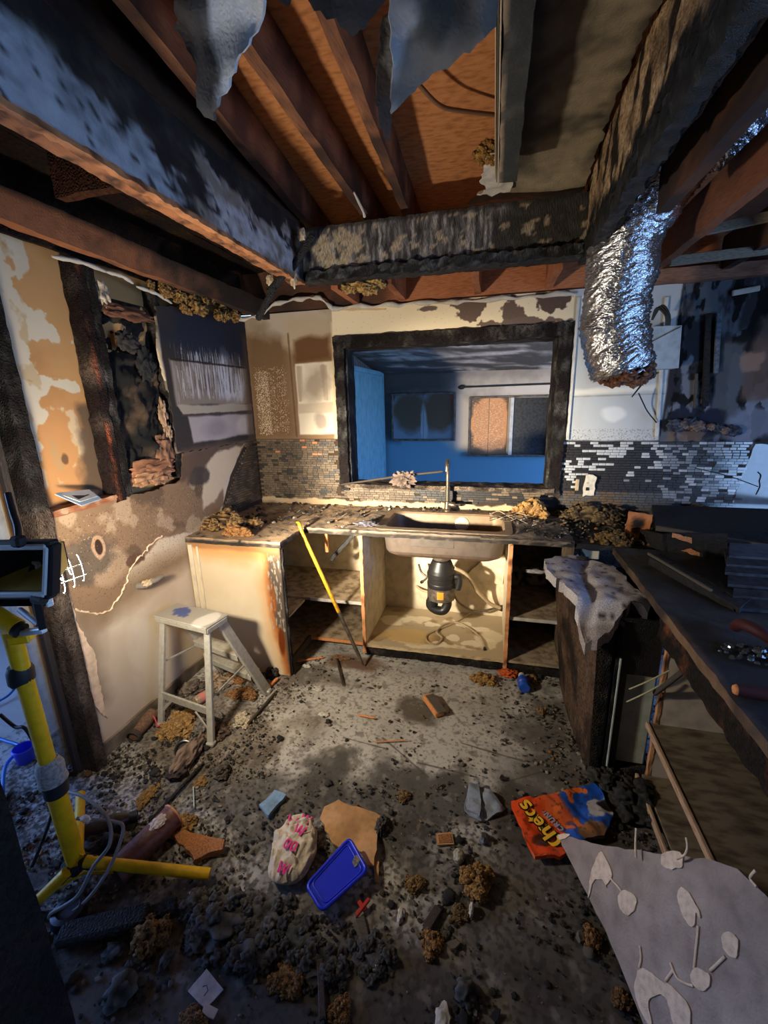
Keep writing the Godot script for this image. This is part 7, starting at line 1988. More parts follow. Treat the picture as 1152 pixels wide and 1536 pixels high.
func litter() -> void:
	var tan_d := rgb(116, 82, 44)
	var tan_l := rgb(214, 166, 96)
	for q in [
		["big pale yellow foam lump between the step ladder's front legs", 270, 1088, Vector3(0.1, 0.07, 0.12), 1, rgb(150, 112, 66), rgb(226, 182, 116)],
		["orange foam crumbs beside the far rails of the step ladder", 365, 1040, Vector3(0.1, 0.035, 0.06), 2, rgb(120, 76, 44), rgb(220, 160, 104)],
		["orange foam pile between wall and step ladder, farthest back", 350, 1018, Vector3(0.09, 0.03, 0.05), 3, rgb(110, 70, 42), rgb(206, 140, 86)],
		["flat yellow foam flake on the ash near the left door post", 220, 1192, Vector3(0.03, 0.012, 0.075), 4, rgb(150, 112, 50), rgb(200, 156, 84)],
		["ragged yellow insulation scrap behind the orange foam slab", 262, 1238, Vector3(0.12, 0.03, 0.05), 5, tan_d, tan_l],
		["brown insulation clump beside the grey ash heap", 225, 1405, Vector3(0.07, 0.08, 0.06), 6, rgb(90, 62, 34), rgb(190, 140, 78)],
		["largest insulation clump on the dark floor right of the blue tray", 716, 1322, Vector3(0.065, 0.075, 0.07), 7, rgb(96, 68, 34), rgb(204, 152, 80)],
		["sooty insulation clump left of the largest one on the dark floor", 622, 1325, Vector3(0.04, 0.03, 0.035), 8, rgb(70, 52, 32), rgb(156, 116, 66)],
		["insulation tuft with a dark stick above it near the bottom centre", 648, 1415, Vector3(0.035, 0.035, 0.05), 9, rgb(90, 62, 34), rgb(190, 136, 76)],
		["sooty insulation tuft right of centre between two clumps", 690, 1368, Vector3(0.035, 0.02, 0.03), 10, rgb(60, 48, 30), rgb(130, 100, 58)],
		["insulation tuft under the left edge of the fallen drywall sheet", 888, 1405, Vector3(0.03, 0.035, 0.04), 11, rgb(90, 62, 34), rgb(176, 124, 68)],
		["insulation tuft by the drywall sheet, lowest at its left edge", 935, 1498, Vector3(0.035, 0.03, 0.03), 12, rgb(80, 56, 32), rgb(150, 104, 60)],
		["brown insulation under the burnt stick at the bottom of the frame", 430, 1470, Vector3(0.06, 0.035, 0.05), 13, rgb(70, 48, 28), rgb(150, 104, 58)],
		["brown insulation at the bottom edge of the frame, right of the stick", 510, 1515, Vector3(0.04, 0.03, 0.04), 14, rgb(80, 54, 30), rgb(176, 122, 64)],
		["insulation wad in front of the toe board, left of the blue bottle", 728, 1020, Vector3(0.09, 0.05, 0.05), 15, rgb(136, 98, 52), rgb(226, 178, 108)],
		["insulation wad behind the blue bottle near the dishwasher", 800, 1018, Vector3(0.04, 0.035, 0.04), 16, rgb(120, 88, 52), rgb(196, 156, 104)],
		["small fluffy brown lump on the floor before the dishwasher door", 812, 1066, Vector3(0.03, 0.03, 0.025), 17, rgb(120, 94, 64), rgb(176, 146, 104)],
		["brown insulation crumbs on dark ash right of the tan cardboard", 605, 1192, Vector3(0.03, 0.015, 0.04), 18, rgb(80, 64, 44), rgb(140, 110, 70)],
		["yellow foam crumbs near the toe of the wrecking bar", 510, 985, Vector3(0.07, 0.012, 0.03), 19, rgb(120, 80, 52), rgb(176, 130, 88)],
		["yellow foam scrap just below the crushed brown shoe", 300, 1172, Vector3(0.03, 0.015, 0.035), 20, rgb(130, 92, 48), rgb(190, 146, 84)],
		["insulation crumbs at the bottom left, beside the white paper", 290, 1525, Vector3(0.05, 0.03, 0.03), 21, rgb(90, 58, 34), rgb(170, 116, 66)]]:
		tuft(q[0], q[1], q[2], q[3], q[4], q[5], q[6])
	# on the worktop
	tuft("heap of charred yellow foam on the left leg of the worktop", 340, 786, Vector3(0.26, 0.11, 0.12), 31, rgb(40, 32, 28), rgb(226, 176, 112), "", 0.91)
	tuft("orange foam lump at the front of the left worktop heap", 358, 800, Vector3(0.1, 0.09, 0.06), 32, rgb(150, 92, 50), rgb(232, 166, 98), "", 0.91)
	tuft("charred black lump behind the left worktop heap", 322, 772, Vector3(0.18, 0.17, 0.09), 33, rgb(24, 22, 22), rgb(84, 72, 60), "", 0.91)
	tuft("tall golden insulation heap on the worktop right of the sink", 795, 772, Vector3(0.13, 0.17, 0.09), 34, rgb(130, 88, 44), rgb(238, 186, 112), "", 0.91)
	tuft("black lump of char behind the golden insulation heap", 835, 760, Vector3(0.1, 0.18, 0.07), 35, rgb(18, 20, 18), rgb(60, 56, 46), "", 0.91)
	tuft("mossy charred heap in the corner of the worktop", 890, 778, Vector3(0.24, 0.13, 0.12), 36, rgb(26, 24, 22), rgb(104, 86, 60), "", 0.89)
	tuft("yellow-grey insulation spilling off the corner worktop", 925, 812, Vector3(0.12, 0.09, 0.08), 37, rgb(70, 60, 40), rgb(166, 136, 84), "", 0.89)
	tuft("pale brown lump on top of the burnt panel by the blue-lit tiles", 1048, 762, Vector3(0.07, 0.05, 0.04), 38, rgb(90, 80, 66), rgb(150, 134, 110), "", 0.98)

	# boards, sticks and cartons
	var bd := thing("burnt_board", "charred black board lying on the floor at the lower left", "board", on_y(200, 1385, 0.02))
	var b0 := bd.position
	part(bd, "board", bar(MB.new(), on_y(88, 1404, 0.03) - b0, on_y(222, 1372, 0.03) - b0, 0.035, 0.07, 0.008), M.char)
	part(bd, "crumbled_end", bar(MB.new(), on_y(222, 1372, 0.022) - b0, on_y(266, 1356, 0.02) - b0, 0.022, 0.05, 0.008), M.char)
	var cap := thing("rubber_foot", "round black rubber foot lying by the tripod at the lower left", "rubber foot", on_y(106, 1378, 0.0))
	part(cap, "disc", lathe(MB.new(), [[0.0, 0.0], [0.05, 0.0], [0.055, 0.02], [0.05, 0.045], [0.035, 0.05], [0.03, 0.04], [0.0, 0.04]], 24), mat("navy_rubber", rgb(24, 24, 36), 0.45))
	for q in [["burnt_stick", "long charred stick running from the red-brown can up to the brown shoe", [225, 1232], [300, 1150], 0.014, M.char], ["burnt_stick", "charred strip on the ash right of the step ladder", [372, 1086], [412, 1040], 0.014, M.dark_wood], ["lath_scrap", "pale split lath propped beside the step ladder's rear foot", [398, 1035], [416, 1018], 0.02, M.raw_edge], ["burnt_stick", "burnt stick at the bottom centre with a grey tip", [480, 1440], [484, 1530], 0.02, M.dark_wood], ["wood_splinter", "thin pale splinter on the floor left of the wood offcut", [536, 1072], [562, 1077], 0.01, M.raw_edge], ["wood_splinter", "long thin splinter on the floor below the wood offcut", [562, 1113], [608, 1110], 0.006, M.raw_edge], ["burnt_stick", "bent dark stick near the toe of the wrecking bar", [505, 988], [514, 1026], 0.012, M.dark_wood], ["wood_splinter", "orange splinter at the foot of the scorched end panel", [446, 992], [484, 986], 0.012, M.raw_edge], ["green_straw", "thin pale green straw on the ash below the brown shoe", [290, 1180], [291, 1210], 0.006, M.tub_pale], ["burnt_stick", "dark stick beside the lone insulation tuft near the bottom centre", [658, 1362], [640, 1392], 0.03, M.dark_wood]]:
		var o := thing(q[0], q[1], "stick", on_y((q[2][0] + q[3][0]) * 0.5, (q[2][1] + q[3][1]) * 0.5, 0.0))
		var c := o.position
		part(o, "shaft", bar(MB.new(), on_y(q[2][0], q[2][1], 0.012) - c, on_y(q[3][0], q[3][1], 0.012) - c, minf(q[4], 0.016), q[4], 0.003), q[5])
		part(o, "split_end", bar(MB.new(), on_y(q[3][0], q[3][1], 0.012) - c, on_y(q[3][0] * 1.08 - q[2][0] * 0.08, q[3][1] * 1.08 - q[2][1] * 0.08, 0.008) - c, minf(q[4], 0.016) * 0.6, q[4] * 0.5, 0.002), q[5])
	var off := thing("wood_offcut", "short fresh wood offcut on the clean patch of floor", "wood offcut", on_y(652, 1058, 0.0))
	var f0 := off.position
	part(off, "block", bar(MB.new(), on_y(640, 1044, 0.02) - f0, on_y(660, 1072, 0.02) - f0, 0.03, 0.055, 0.004), M.raw_edge)
	part(off, "grey_face", bar(MB.new(), on_y(644, 1042, 0.038) - f0, on_y(664, 1069, 0.038) - f0, 0.006, 0.05, 0.002), M.ashen_wood)
	# blue bottle by the toe board
	var bb := thing("blue_bottle", "small blue plastic bottle with a white cap before the toe board", "bottle", on_y(785, 1024, 0.03))
	bb.basis = look(on_y(780, 1008, 0.03) - on_y(786, 1034, 0.03))
	part(bb, "body", lathe(MB.new(), [[0.0, -0.055], [0.03, -0.055], [0.034, -0.045], [0.034, -0.02], [0.03, -0.015], [0.034, -0.01], [0.034, 0.025], [0.018, 0.045], [0.018, 0.055], [0.0, 0.055]], 24, Vector3.ZERO, Basis(Vector3(0, 0, 1), Vector3(1, 0, 0), Vector3(0, 1, 0))), mat("bottle_blue", rgb(38, 84, 190), 0.35, "mottle", Vector3.ONE * 5.0))
	part(bb, "cap", lathe(MB.new(), [[0.0, 0.055], [0.02, 0.055], [0.02, 0.075], [0.0, 0.075]], 16, Vector3.ZERO, Basis(Vector3(0, 0, 1), Vector3(1, 0, 0), Vector3(0, 1, 0))), M.white_paint)
	var ow := thing("orange_wrapper", "crumpled orange wrapper beside the blue bottle", "wrapper", on_y(762, 1014, 0.0))
	part(ow, "wrapper", lump(MB.new(), Vector3(0, 0.02, 0), Vector3(0.055, 0.02, 0.03), 0.5, 2.0, 3, 4.0, rgb(150, 60, 26), rgb(226, 104, 48), 0.0), M.tint)
	# sponge, rag, cardboard, lid, paper bag
	var sp := thing("blue_sponge", "curled light blue foam scrap on the ash left of the paper bag", "sponge", on_y(408, 1206, 0.0))
	lying(sp, "foam", [on_y(388, 1207, 0.02), on_y(392, 1203, 0.02), on_y(412, 1186, 0.02), on_y(430, 1194, 0.02), on_y(418, 1204, 0.02), on_y(403, 1225, 0.02)], 0.016, mat("sponge_blue", rgb(126, 156, 184), 0.95, "mottle", Vector3.ONE * 6.0, "grit", 0.3), 0.012, 12.0, 0.012, 0.003)
	var rg := thing("denim_rag", "folded grey-blue cloth rag lying right of the cardboard", "rag", on_y(725, 1205, 0.0))
	lying(rg, "cloth", [on_y(704, 1178, 0.02), on_y(716, 1176, 0.02), on_y(732, 1184, 0.02), on_y(757, 1208, 0.02), on_y(752, 1216, 0.02), on_y(738, 1222, 0.02), on_y(722, 1232, 0.02), on_y(712, 1226, 0.02), on_y(696, 1216, 0.02), on_y(698, 1200, 0.02)], 0.008, mat("denim", rgb(146, 154, 166), 0.95, "mottle", Vector3.ONE * 7.0, "grit", 0.2), 0.022, 14.0, 0.012, 0.004)
	lying(rg, "fold", [on_y(706, 1179, 0.03), on_y(718, 1178, 0.03), on_y(722, 1200, 0.03), on_y(720, 1222, 0.03), on_y(700, 1214, 0.03)], 0.008, M.denim, 0.02, 12.0, 0.012, 0.004, null, 0.016)
	part(rg, "button", lump(MB.new(), Vector3(-0.03, 0.03, -0.07), Vector3(0.012, 0.008, 0.012), 0.1, 1.0, 2, 1.0), M.denim)
	var cbd := thing("cardboard", "torn tan cardboard piece under the blue tray", "cardboard", on_y(525, 1245, 0.0))
	var carton := mat("carton", rgb(186, 140, 92), 0.85, "mottle", Vector3.ONE * 4.0)
	lying(cbd, "sheet", [on_y(478, 1222, 0.02), on_y(486, 1208, 0.02), on_y(508, 1199, 0.02), on_y(530, 1205, 0.02), on_y(570, 1218, 0.02), on_y(566, 1250, 0.02), on_y(566, 1268, 0.02), on_y(560, 1300, 0.02), on_y(548, 1300, 0.02), on_y(540, 1275, 0.02), on_y(500, 1262, 0.02)], 0.006, carton, 0.02, 6.0, 0.02, 0.006)
	lying(cbd, "torn_strip", [on_y(560, 1285, 0.02), on_y(568, 1290, 0.02), on_y(568, 1322, 0.02), on_y(562, 1318, 0.02)], 0.005, carton, 0.01, 9.0, 0.012, 0.003)
	part(cbd, "burnt_scrap", lump(MB.new(), on_y(572, 1238, 0.01) - cbd.position, Vector3(0.02, 0.02, 0.04), 0.4, 2.0, 3, 3.0, rgb(30, 28, 27), rgb(80, 74, 70)), M.tint)
	# lid: rounded plate with a raised rim and a scuffed label
	var lp := on_y(507, 1311, 0.06)
	var lid := thing("plastic_tray", "deep blue plastic lid-like tray with a scraped label, propped on the cardboard", "tray", lp)
	var lx := (on_y(552, 1300, 0.06) - on_y(484, 1367, 0.045)).normalized()
	var ly := (on_y(522, 1257, 0.075) - on_y(484, 1367, 0.045))
	ly = (ly - lx * ly.dot(lx)).normalized()
	lid.basis = Basis(lx, ly, lx.cross(ly))
	var loc := func(p: Vector3) -> Vector2: return Vector2((p - lp).dot(lx), (p - lp).dot(ly))
	var cor := [loc.call(on_y(484, 1367, 0.045)), loc.call(on_y(551, 1305, 0.06)), loc.call(on_y(524, 1257, 0.08)), loc.call(on_y(460, 1328, 0.06))]
	var rr := []
	for k in 4:
		var a: Vector2 = cor[(k + 3) % 4]
		var b: Vector2 = cor[k]
		var nx: Vector2 = cor[(k + 1) % 4]
		for s in 6:
			var t := s / 5.0
			var p := b + (a - b).normalized() * 0.02
			var e := b + (nx - b).normalized() * 0.02
			rr.append(p.lerp(b, t).lerp(b.lerp(e, t), t))
	var lidm := mat("lid_blue", rgb(20, 44, 196), 0.35)
	part(lid, "plate", sheet(MB.new(), PackedVector2Array(rr), 0.006, 0.0), lidm)
	var rim3 := rr.map(func(p): return Vector3(p.x, p.y, 0.001))
	rim3.append(rim3[0])
	part(lid, "rim", tube(MB.new(), rim3, 0.007, 8, false), lidm)
	part(lid, "inner_rib", tube(MB.new(), rim3.map(func(p): return Vector3(p.x * 0.84, p.y * 0.84, 0.003)), 0.003, 8, false), lidm)
	part(lid, "scraped_label", sheet(MB.new(), ragged([Vector2(-0.02, -0.012), Vector2(0.02, -0.01), Vector2(0.022, 0.012), Vector2(0.0, 0.016), Vector2(-0.02, 0.01)], 0.006, 0.003, 2.0), 0.002, 0.0), mat("label_grey", rgb(120, 116, 112), 0.8, "dirty", Vector3.ONE * 9.0), Vector3(cor[1].x * 0.55 + cor[2].x * 0.3, cor[1].y * 0.55 + cor[2].y * 0.3, 0.005))
	# crumpled paper bag with pink print
	var pp := on_y(441, 1287, 0.0)
	var bag := thing("paper_bag", "crumpled cream paper bag printed in pink, left of the blue tray", "paper bag", pp)
	var bx := (on_y(425, 1335, 0.0) - on_y(458, 1235, 0.0))
	var len_ := bx.length() * 0.5
	bx = bx.normalized()
	bag.basis = Basis(bx, Vector3.UP, bx.cross(Vector3.UP))
	var bm := MB.new()
	grid(bm, 56, 48, func(u, v):
		var th: float = (u * 2.0 - 1.0)
		var ph: float = v * TAU
		var w := pow(maxf(0.0, 1.0 - pow(absf(th), 3.0)), 0.6)
		var wide := 0.088 * (w if th > -0.7 else lerpf(0.62, w, (th + 1.0) / 0.3))
		var hi := 0.036 * (0.12 + 0.88 * w) if th > -0.7 else lerpf(0.02, 0.04, (th + 1.0) / 0.3)
		var sq := absf(sin(ph))
		var p := Vector3(th * len_, 0.042 + signf(sin(ph)) * pow(sq, 0.8) * hi, -cos(ph) * wide)
		var fold := absf(n3(p * Vector3(0.5, 1.0, 1.6), 16.0)) * 0.022 + absf(n3(p * Vector3(1.3, 1, 0.7) + Vector3(7, 0, 0), 14.0)) * 0.016
		p += Vector3(n3(p, 9.0), 0, n3(p, 10.0)) * 0.014
		p.y += (fold - 0.01) * (1.0 if sin(ph) > 0 else 0.0) * (0.3 + 0.7 * w)
		return Vector3(p.x, maxf(p.y, 0.002), p.z))
	part(bag, "bag", bm, mat("bag_paper", rgb(206, 190, 166), 0.85, "mottle", Vector3.ONE * 5.0, "soft", 0.5))
	lying(bag, "torn_mouth", [pp + Vector3(0, 0.03, 0), pp + Vector3(0.05, 0.03, 0), pp + Vector3(0.05, 0.03, 0.04), pp + Vector3(0.0, 0.03, 0.04)], 0.004, M.bag_paper, 0.02, 20.0, 0.01, 0.005).position = -bx * 0.0 + Vector3(-len_ * 0.98, 0.05, 0.0)
	var pink := mat("pink_print", rgb(206, 40, 120), 0.8)
	var k3 := 0
	for q in [["W", -0.78, -0.02, 0.072], ["W", -0.7, 0.035, 0.07], ["W", -0.34, -0.015, 0.086], ["00", 0.16, 0.0, 0.09], ["W", 0.76, 0.0, 0.08]]:
		letters(bag, q[0], 0.05, pink, Vector3(q[1] * len_, q[3] + 0.001, q[2]), Basis(Vector3(0.25, 0.0, -0.97), Vector3(-0.97, 0.1, -0.25), Vector3(0.1, 1.0, 0.0)).orthonormalized(), "print")
		k3 += 1
	snack_bag()
	# little things
	var tag_ := thing("card_tag", "small brown card with a pale border on the dark floor below the rag", "card", on_y(666, 1256, 0.0))
	lying(tag_, "card", [on_y(654, 1249, 0.01), on_y(678, 1247, 0.01), on_y(681, 1265, 0.01), on_y(656, 1267, 0.01)], 0.006, M.carton, 0.003, 9.0, 0.0, 0.001)
	lying(tag_, "border", [on_y(657, 1252, 0.01), on_y(675, 1250, 0.01), on_y(678, 1263, 0.01), on_y(659, 1264, 0.01)], 0.003, mat("card_brown", rgb(150, 98, 52), 0.8, "dirty", Vector3.ONE * 9.0), 0.0, 9.0, 0.0, 0.001, null, 0.007)
	var eg := thing("white_ball", "dusty white round ball on the floor below the brown card", "ball", on_y(688, 1284, 0.022))
	part(eg, "ball", lump(MB.new(), Vector3.ZERO, Vector3(0.022, 0.022, 0.026), 0.05, 2.0, 3, 2.0, rgb(140, 132, 116), rgb(192, 184, 166)), M.tint)
	part(eg, "seam", tube(MB.new(), range(25).map(func(i): return Vector3(cos(TAU * i / 24.0) * 0.0218, 0.004, sin(TAU * i / 24.0) * 0.0255)), 0.0012, 5, false), M.ashen_wood)
	var bat := thing("metal_stub", "small grey-blue metal stub on the floor below the rag", "metal piece", on_y(724, 1258, 0.01))
	part(bat, "stub", bar(MB.new(), on_y(722, 1265, 0.012) - bat.position, on_y(729, 1250, 0.012) - bat.position, 0.02, 0.024, 0.006), mat("grey_blue_metal", rgb(120, 128, 138), 0.5, "dirty", Vector3.ONE * 5.0, "", 0.0, 0.3))
	part(bat, "clip", boxm(Vector3(0.02, 0.006, 0.02), 0.002), M.dark_wood, Vector3(0.005, 0.02, 0))
	var rc := thing("red_clip", "broken red plastic clip on the floor below the blue tray", "plastic clip", on_y(542, 1362, 0.01))
	var c0 := rc.position
	var red := mat("clip_red", rgb(176, 44, 34), 0.5)
	part(rc, "arm", bar(MB.new(), on_y(534, 1374, 0.015) - c0, on_y(554, 1348, 0.02) - c0, 0.01, 0.012, 0.002), red)
	part(rc, "arm", bar(MB.new(), on_y(538, 1352, 0.012) - c0, on_y(548, 1366, 0.012) - c0, 0.01, 0.014, 0.002), red)
	part(rc, "bristles", bar(MB.new(), on_y(540, 1376, 0.008) - c0, on_y(548, 1412, 0.006) - c0, 0.008, 0.03, 0.002), M.ashen_wood)
	for q in [["white_chip", "white oblong plaster chip right of the red clip", 601, 1375, Vector3(0.012, 0.012, 0.022)], ["white_chip", "white chip standing beside the sooty tuft at right of centre", 707, 1369, Vector3(0.008, 0.02, 0.022)], ["white_chip", "white plaster crumb near the bottom edge, right of the stick", 563, 1450, Vector3(0.012, 0.01, 0.014)], ["white_chip", "white paper scrap at the bottom edge right of centre", 664, 1528, Vector3(0.02, 0.008, 0.03)], ["white_chip", "pale chip near the cupboard, upper of two on the clean floor", 478, 1034, Vector3(0.03, 0.008, 0.018)], ["white_chip", "pale chip on the clean floor, lower of the two near the stick", 486, 1072, Vector3(0.03, 0.008, 0.016)], ["white_chip", "pale block chip at the foot of the scorched end panel", 460, 1000, Vector3(0.03, 0.012, 0.014)], ["char_lump", "grey ash lump on the floor left of the drywall sheet", 700, 1492, Vector3(0.03, 0.03, 0.03)], ["char_lump", "dark ash lump at the lower left beside the near post", 182, 1490, Vector3(0.04, 0.03, 0.045)], ["char_lump", "dark round char lump below the charred board", 170, 1430, Vector3(0.03, 0.015, 0.03)], ["char_lump", "flat dark char flake by the bottom left post", 250, 1440, Vector3(0.015, 0.015, 0.03)]]:
		var dark: bool = q[0] == "char_lump"
		var o := thing(q[0], q[1], "char lump" if dark else "chip", on_y(q[2], q[3], 0.0))
		var m := MB.new()
		lump(m, Vector3(0, q[4].y * 0.4, 0), q[4], 0.35, 1.6, 2, q[2], rgb(30, 29, 28) if dark else rgb(170, 160, 146), rgb(96, 92, 88) if dark else rgb(226, 220, 208), 0.0)
		part(o, "lump", m, M.tint)
	# grey ash heap in the foreground, wood-brown sheet at the bottom
	var ah := thing("ash_heap", "large low heap of grey ash and char below the paper bag", "ash heap", on_y(350, 1400, 0.0))
	var am := MB.new()
	for q in [[330, 1385, 0.13, 0.055, 0.1], [395, 1370, 0.11, 0.035, 0.07], [300, 1365, 0.08, 0.035, 0.06], [370, 1430, 0.1, 0.04, 0.07], [440, 1415, 0.09, 0.03, 0.07], [480, 1450, 0.1, 0.025, 0.06], [560, 1435, 0.08, 0.02, 0.06]]:
		var d: Color = rgb(52, 48, 44) if q[1] < 1400 else rgb(26, 24, 23)
		am.add(heap(on_y(q[0], q[1], 0.0) - ah.position, Vector3(q[2], q[3], q[4]), 40, q[0], d, d.lightened(0.25), -0.004, 0.22))
	part(ah, "ash", am, M.tint)
	var ws := thing("paper_card", "white card lying at the bottom left of the floor", "card", on_y(308, 1480, 0.0))
	lying(ws, "card", [on_y(310, 1452, 0.015), on_y(334, 1480, 0.015), on_y(308, 1510, 0.015), on_y(281, 1484, 0.015)], 0.004, mat("dim_white", rgb(196, 184, 178), 0.8, "mottle", Vector3.ONE * 5.0), 0.006, 9.0, 0.012, 0.002)
	lying(ws, "torn_corner", [on_y(306, 1505, 0.015), on_y(326, 1512, 0.015), on_y(320, 1528, 0.015), on_y(302, 1520, 0.015)], 0.004, M.dim_white, 0.014, 14.0, 0.012, 0.003)
	part(ws, "print", tube(MB.new(), [on_y(304, 1480, 0.02) - ws.position, on_y(310, 1478, 0.021) - ws.position, on_y(312, 1486, 0.02) - ws.position, on_y(306, 1494, 0.02) - ws.position], 0.0015, 5), M.dark_print)
	var ofo := thing("foam_slab", "flat orange foam slab on the floor near the yellow tripod leg", "foam slab", on_y(300, 1268, 0.0))
	lying(ofo, "slab", [on_y(255, 1250, 0.02), on_y(275, 1246, 0.02), on_y(300, 1254, 0.02), on_y(336, 1263, 0.02), on_y(334, 1276, 0.02), on_y(312, 1280, 0.02), on_y(292, 1292, 0.02), on_y(280, 1275, 0.02)], 0.025, mat("orange_foam", rgb(206, 138, 84), 0.95, "fluff", Vector3.ONE * 4.0, "grit", 0.5), 0.008, 8.0, 0.015, 0.005)
	# red-brown can, brown shoe, pipe, dark lumps by the wall
	var can := thing("rusty_can", "dented red-brown can with a whitish patch behind the yellow tripod leg", "can", on_y(222, 1262, 0.05))
	can.basis = look(on_y(240, 1245, 0.05) - on_y(195, 1290, 0.04))
	var lb := Basis(Vector3(0, 0, 1), Vector3(1, 0, 0), Vector3(0, 1, 0))
	part(can, "barrel", lathe(MB.new(), [[0.0, -0.13], [0.047, -0.13], [0.05, -0.12], [0.048, 0.0], [0.05, 0.1], [0.052, 0.11], [0.048, 0.115], [0.0, 0.11]], 28, Vector3.ZERO, lb), mat("rust_brown", rgb(112, 66, 52), 0.5, "dirty", Vector3.ONE * 5.0))
	part(can, "pale_patch", lump(MB.new(), Vector3(0.05, 0.045, 0.005), Vector3(0.035, 0.008, 0.025), 0.2, 2.0, 3, 4.0, rgb(176, 150, 132), rgb(226, 206, 186)), M.tint)
	part(can, "rim_ring", tube(MB.new(), range(25).map(func(i): return Vector3(0.112, cos(TAU * i / 24.0) * 0.051, sin(TAU * i / 24.0) * 0.051)), 0.004, 6, false), M.raw_edge)
	var bb2 := thing("scorched_bottle", "scorched dark bottle with a black cap behind the tripod", "bottle", on_y(165, 1237, 0.035))
	bb2.basis = look(on_y(196, 1226, 0.03) - on_y(140, 1246, 0.035))
	part(bb2, "body", lathe(MB.new(), [[0.0, -0.09], [0.03, -0.085], [0.036, -0.05], [0.036, 0.02], [0.024, 0.055], [0.018, 0.07], [0.0, 0.07]], 20, Vector3.ZERO, lb), mat("dark_brown_glass", rgb(58, 42, 34), 0.35, "dirty", Vector3.ONE * 5.0))
	part(bb2, "cap", lathe(MB.new(), [[0.0, 0.07], [0.021, 0.07], [0.021, 0.1], [0.0, 0.1]], 16, Vector3.ZERO, lb), M.rubber)
	var sho := thing("brown_shoe", "crushed brown shoe-shaped lump below the step ladder's front foot", "shoe", on_y(283, 1140, 0.0))
	sho.basis = look(on_y(298, 1120, 0.0) - on_y(268, 1162, 0.0))
	part(sho, "upper", lump(MB.new(), Vector3(0.0, 0.03, 0), Vector3(0.115, 0.04, 0.045), 0.22, 1.5, 4, 6.0, rgb(82, 64, 54), rgb(136, 114, 98), 0.004), M.tint)
	part(sho, "sole", lump(MB.new(), Vector3(-0.09, 0.022, 0), Vector3(0.045, 0.028, 0.042), 0.25, 1.5, 3, 3.0, rgb(34, 29, 27), rgb(70, 58, 52), 0.0), M.tint)
	var mf := thing("metal_fitting", "dark ringed metal fitting with a shiny hub beside the brown shoe", "metal fitting", on_y(276, 1124, 0.02))
	mf.basis = Basis(Vector3.UP, 0.4) * Basis(Vector3.RIGHT, 0.9)
	part(mf, "dish", lathe(MB.new(), [[0.0, -0.012], [0.036, -0.012], [0.044, 0.012], [0.038, 0.014], [0.03, -0.004], [0.0, -0.004]], 24), mat("gun_metal", rgb(80, 78, 76), 0.35, "", Vector3.ONE, "", 0.0, 0.7))
	part(mf, "hub", lathe(MB.new(), [[0.014, -0.004], [0.014, 0.012], [0.008, 0.014], [0.006, 0.002], [0.0, 0.002]], 18), M.chrome)
	var pip := thing("pipe_piece", "short rusty pipe piece on the ash against the left wall", "pipe", on_y(216, 1086, 0.03))
	pip.basis = look(on_y(228, 1072, 0.03) - on_y(203, 1102, 0.03))
	part(pip, "tube", lathe(MB.new(), [[0.0, -0.09], [0.026, -0.09], [0.03, -0.075], [0.027, -0.06], [0.034, 0.0], [0.036, 0.06], [0.034, 0.08], [0.0, 0.08]], 20, Vector3.ZERO, lb), mat("rusty_pipe", rgb(122, 92, 72), 0.7, "dirty", Vector3.ONE * 5.0))
	part(pip, "collar", lathe(MB.new(), [[0.03, -0.1], [0.036, -0.095], [0.036, -0.075], [0.03, -0.07]], 20, Vector3.ZERO, lb), M.dark_wood)
	var rw := thing("red_wire", "pink-red wire looped at the step ladder's left front foot", "wire", on_y(236, 1086, 0.0))
	part(rw, "wire", tube(MB.new(), curve([on_y(216, 1075, 0.03), on_y(228, 1073, 0.05), on_y(234, 1082, 0.03), on_y(236, 1090, 0.01), on_y(242, 1086, 0.02)].map(func(p): return p - rw.position), 5), 0.004, 7), mat("pink_wire", rgb(186, 60, 76), 0.6))
	var gl := thing("glass_jar", "small dusty jar with a pinkish label between wall and step ladder", "jar", on_y(304, 1046, 0.025))
	gl.basis = look(on_y(312, 1040, 0.025) - on_y(296, 1050, 0.025))
	part(gl, "jar", lathe(MB.new(), [[0.0, -0.05], [0.026, -0.05], [0.03, -0.04], [0.03, 0.03], [0.022, 0.045], [0.022, 0.055], [0.0, 0.055]], 20, Vector3.ZERO, lb), mat("dusty_glass", rgb(170, 150, 128), 0.3, "dirty", Vector3.ONE * 5.0))
	part(gl, "label_band", lathe(MB.new(), [[0.0305, -0.025], [0.0305, 0.01]], 20, Vector3.ZERO, lb), mat("pinkish", rgb(196, 120, 110), 0.7))
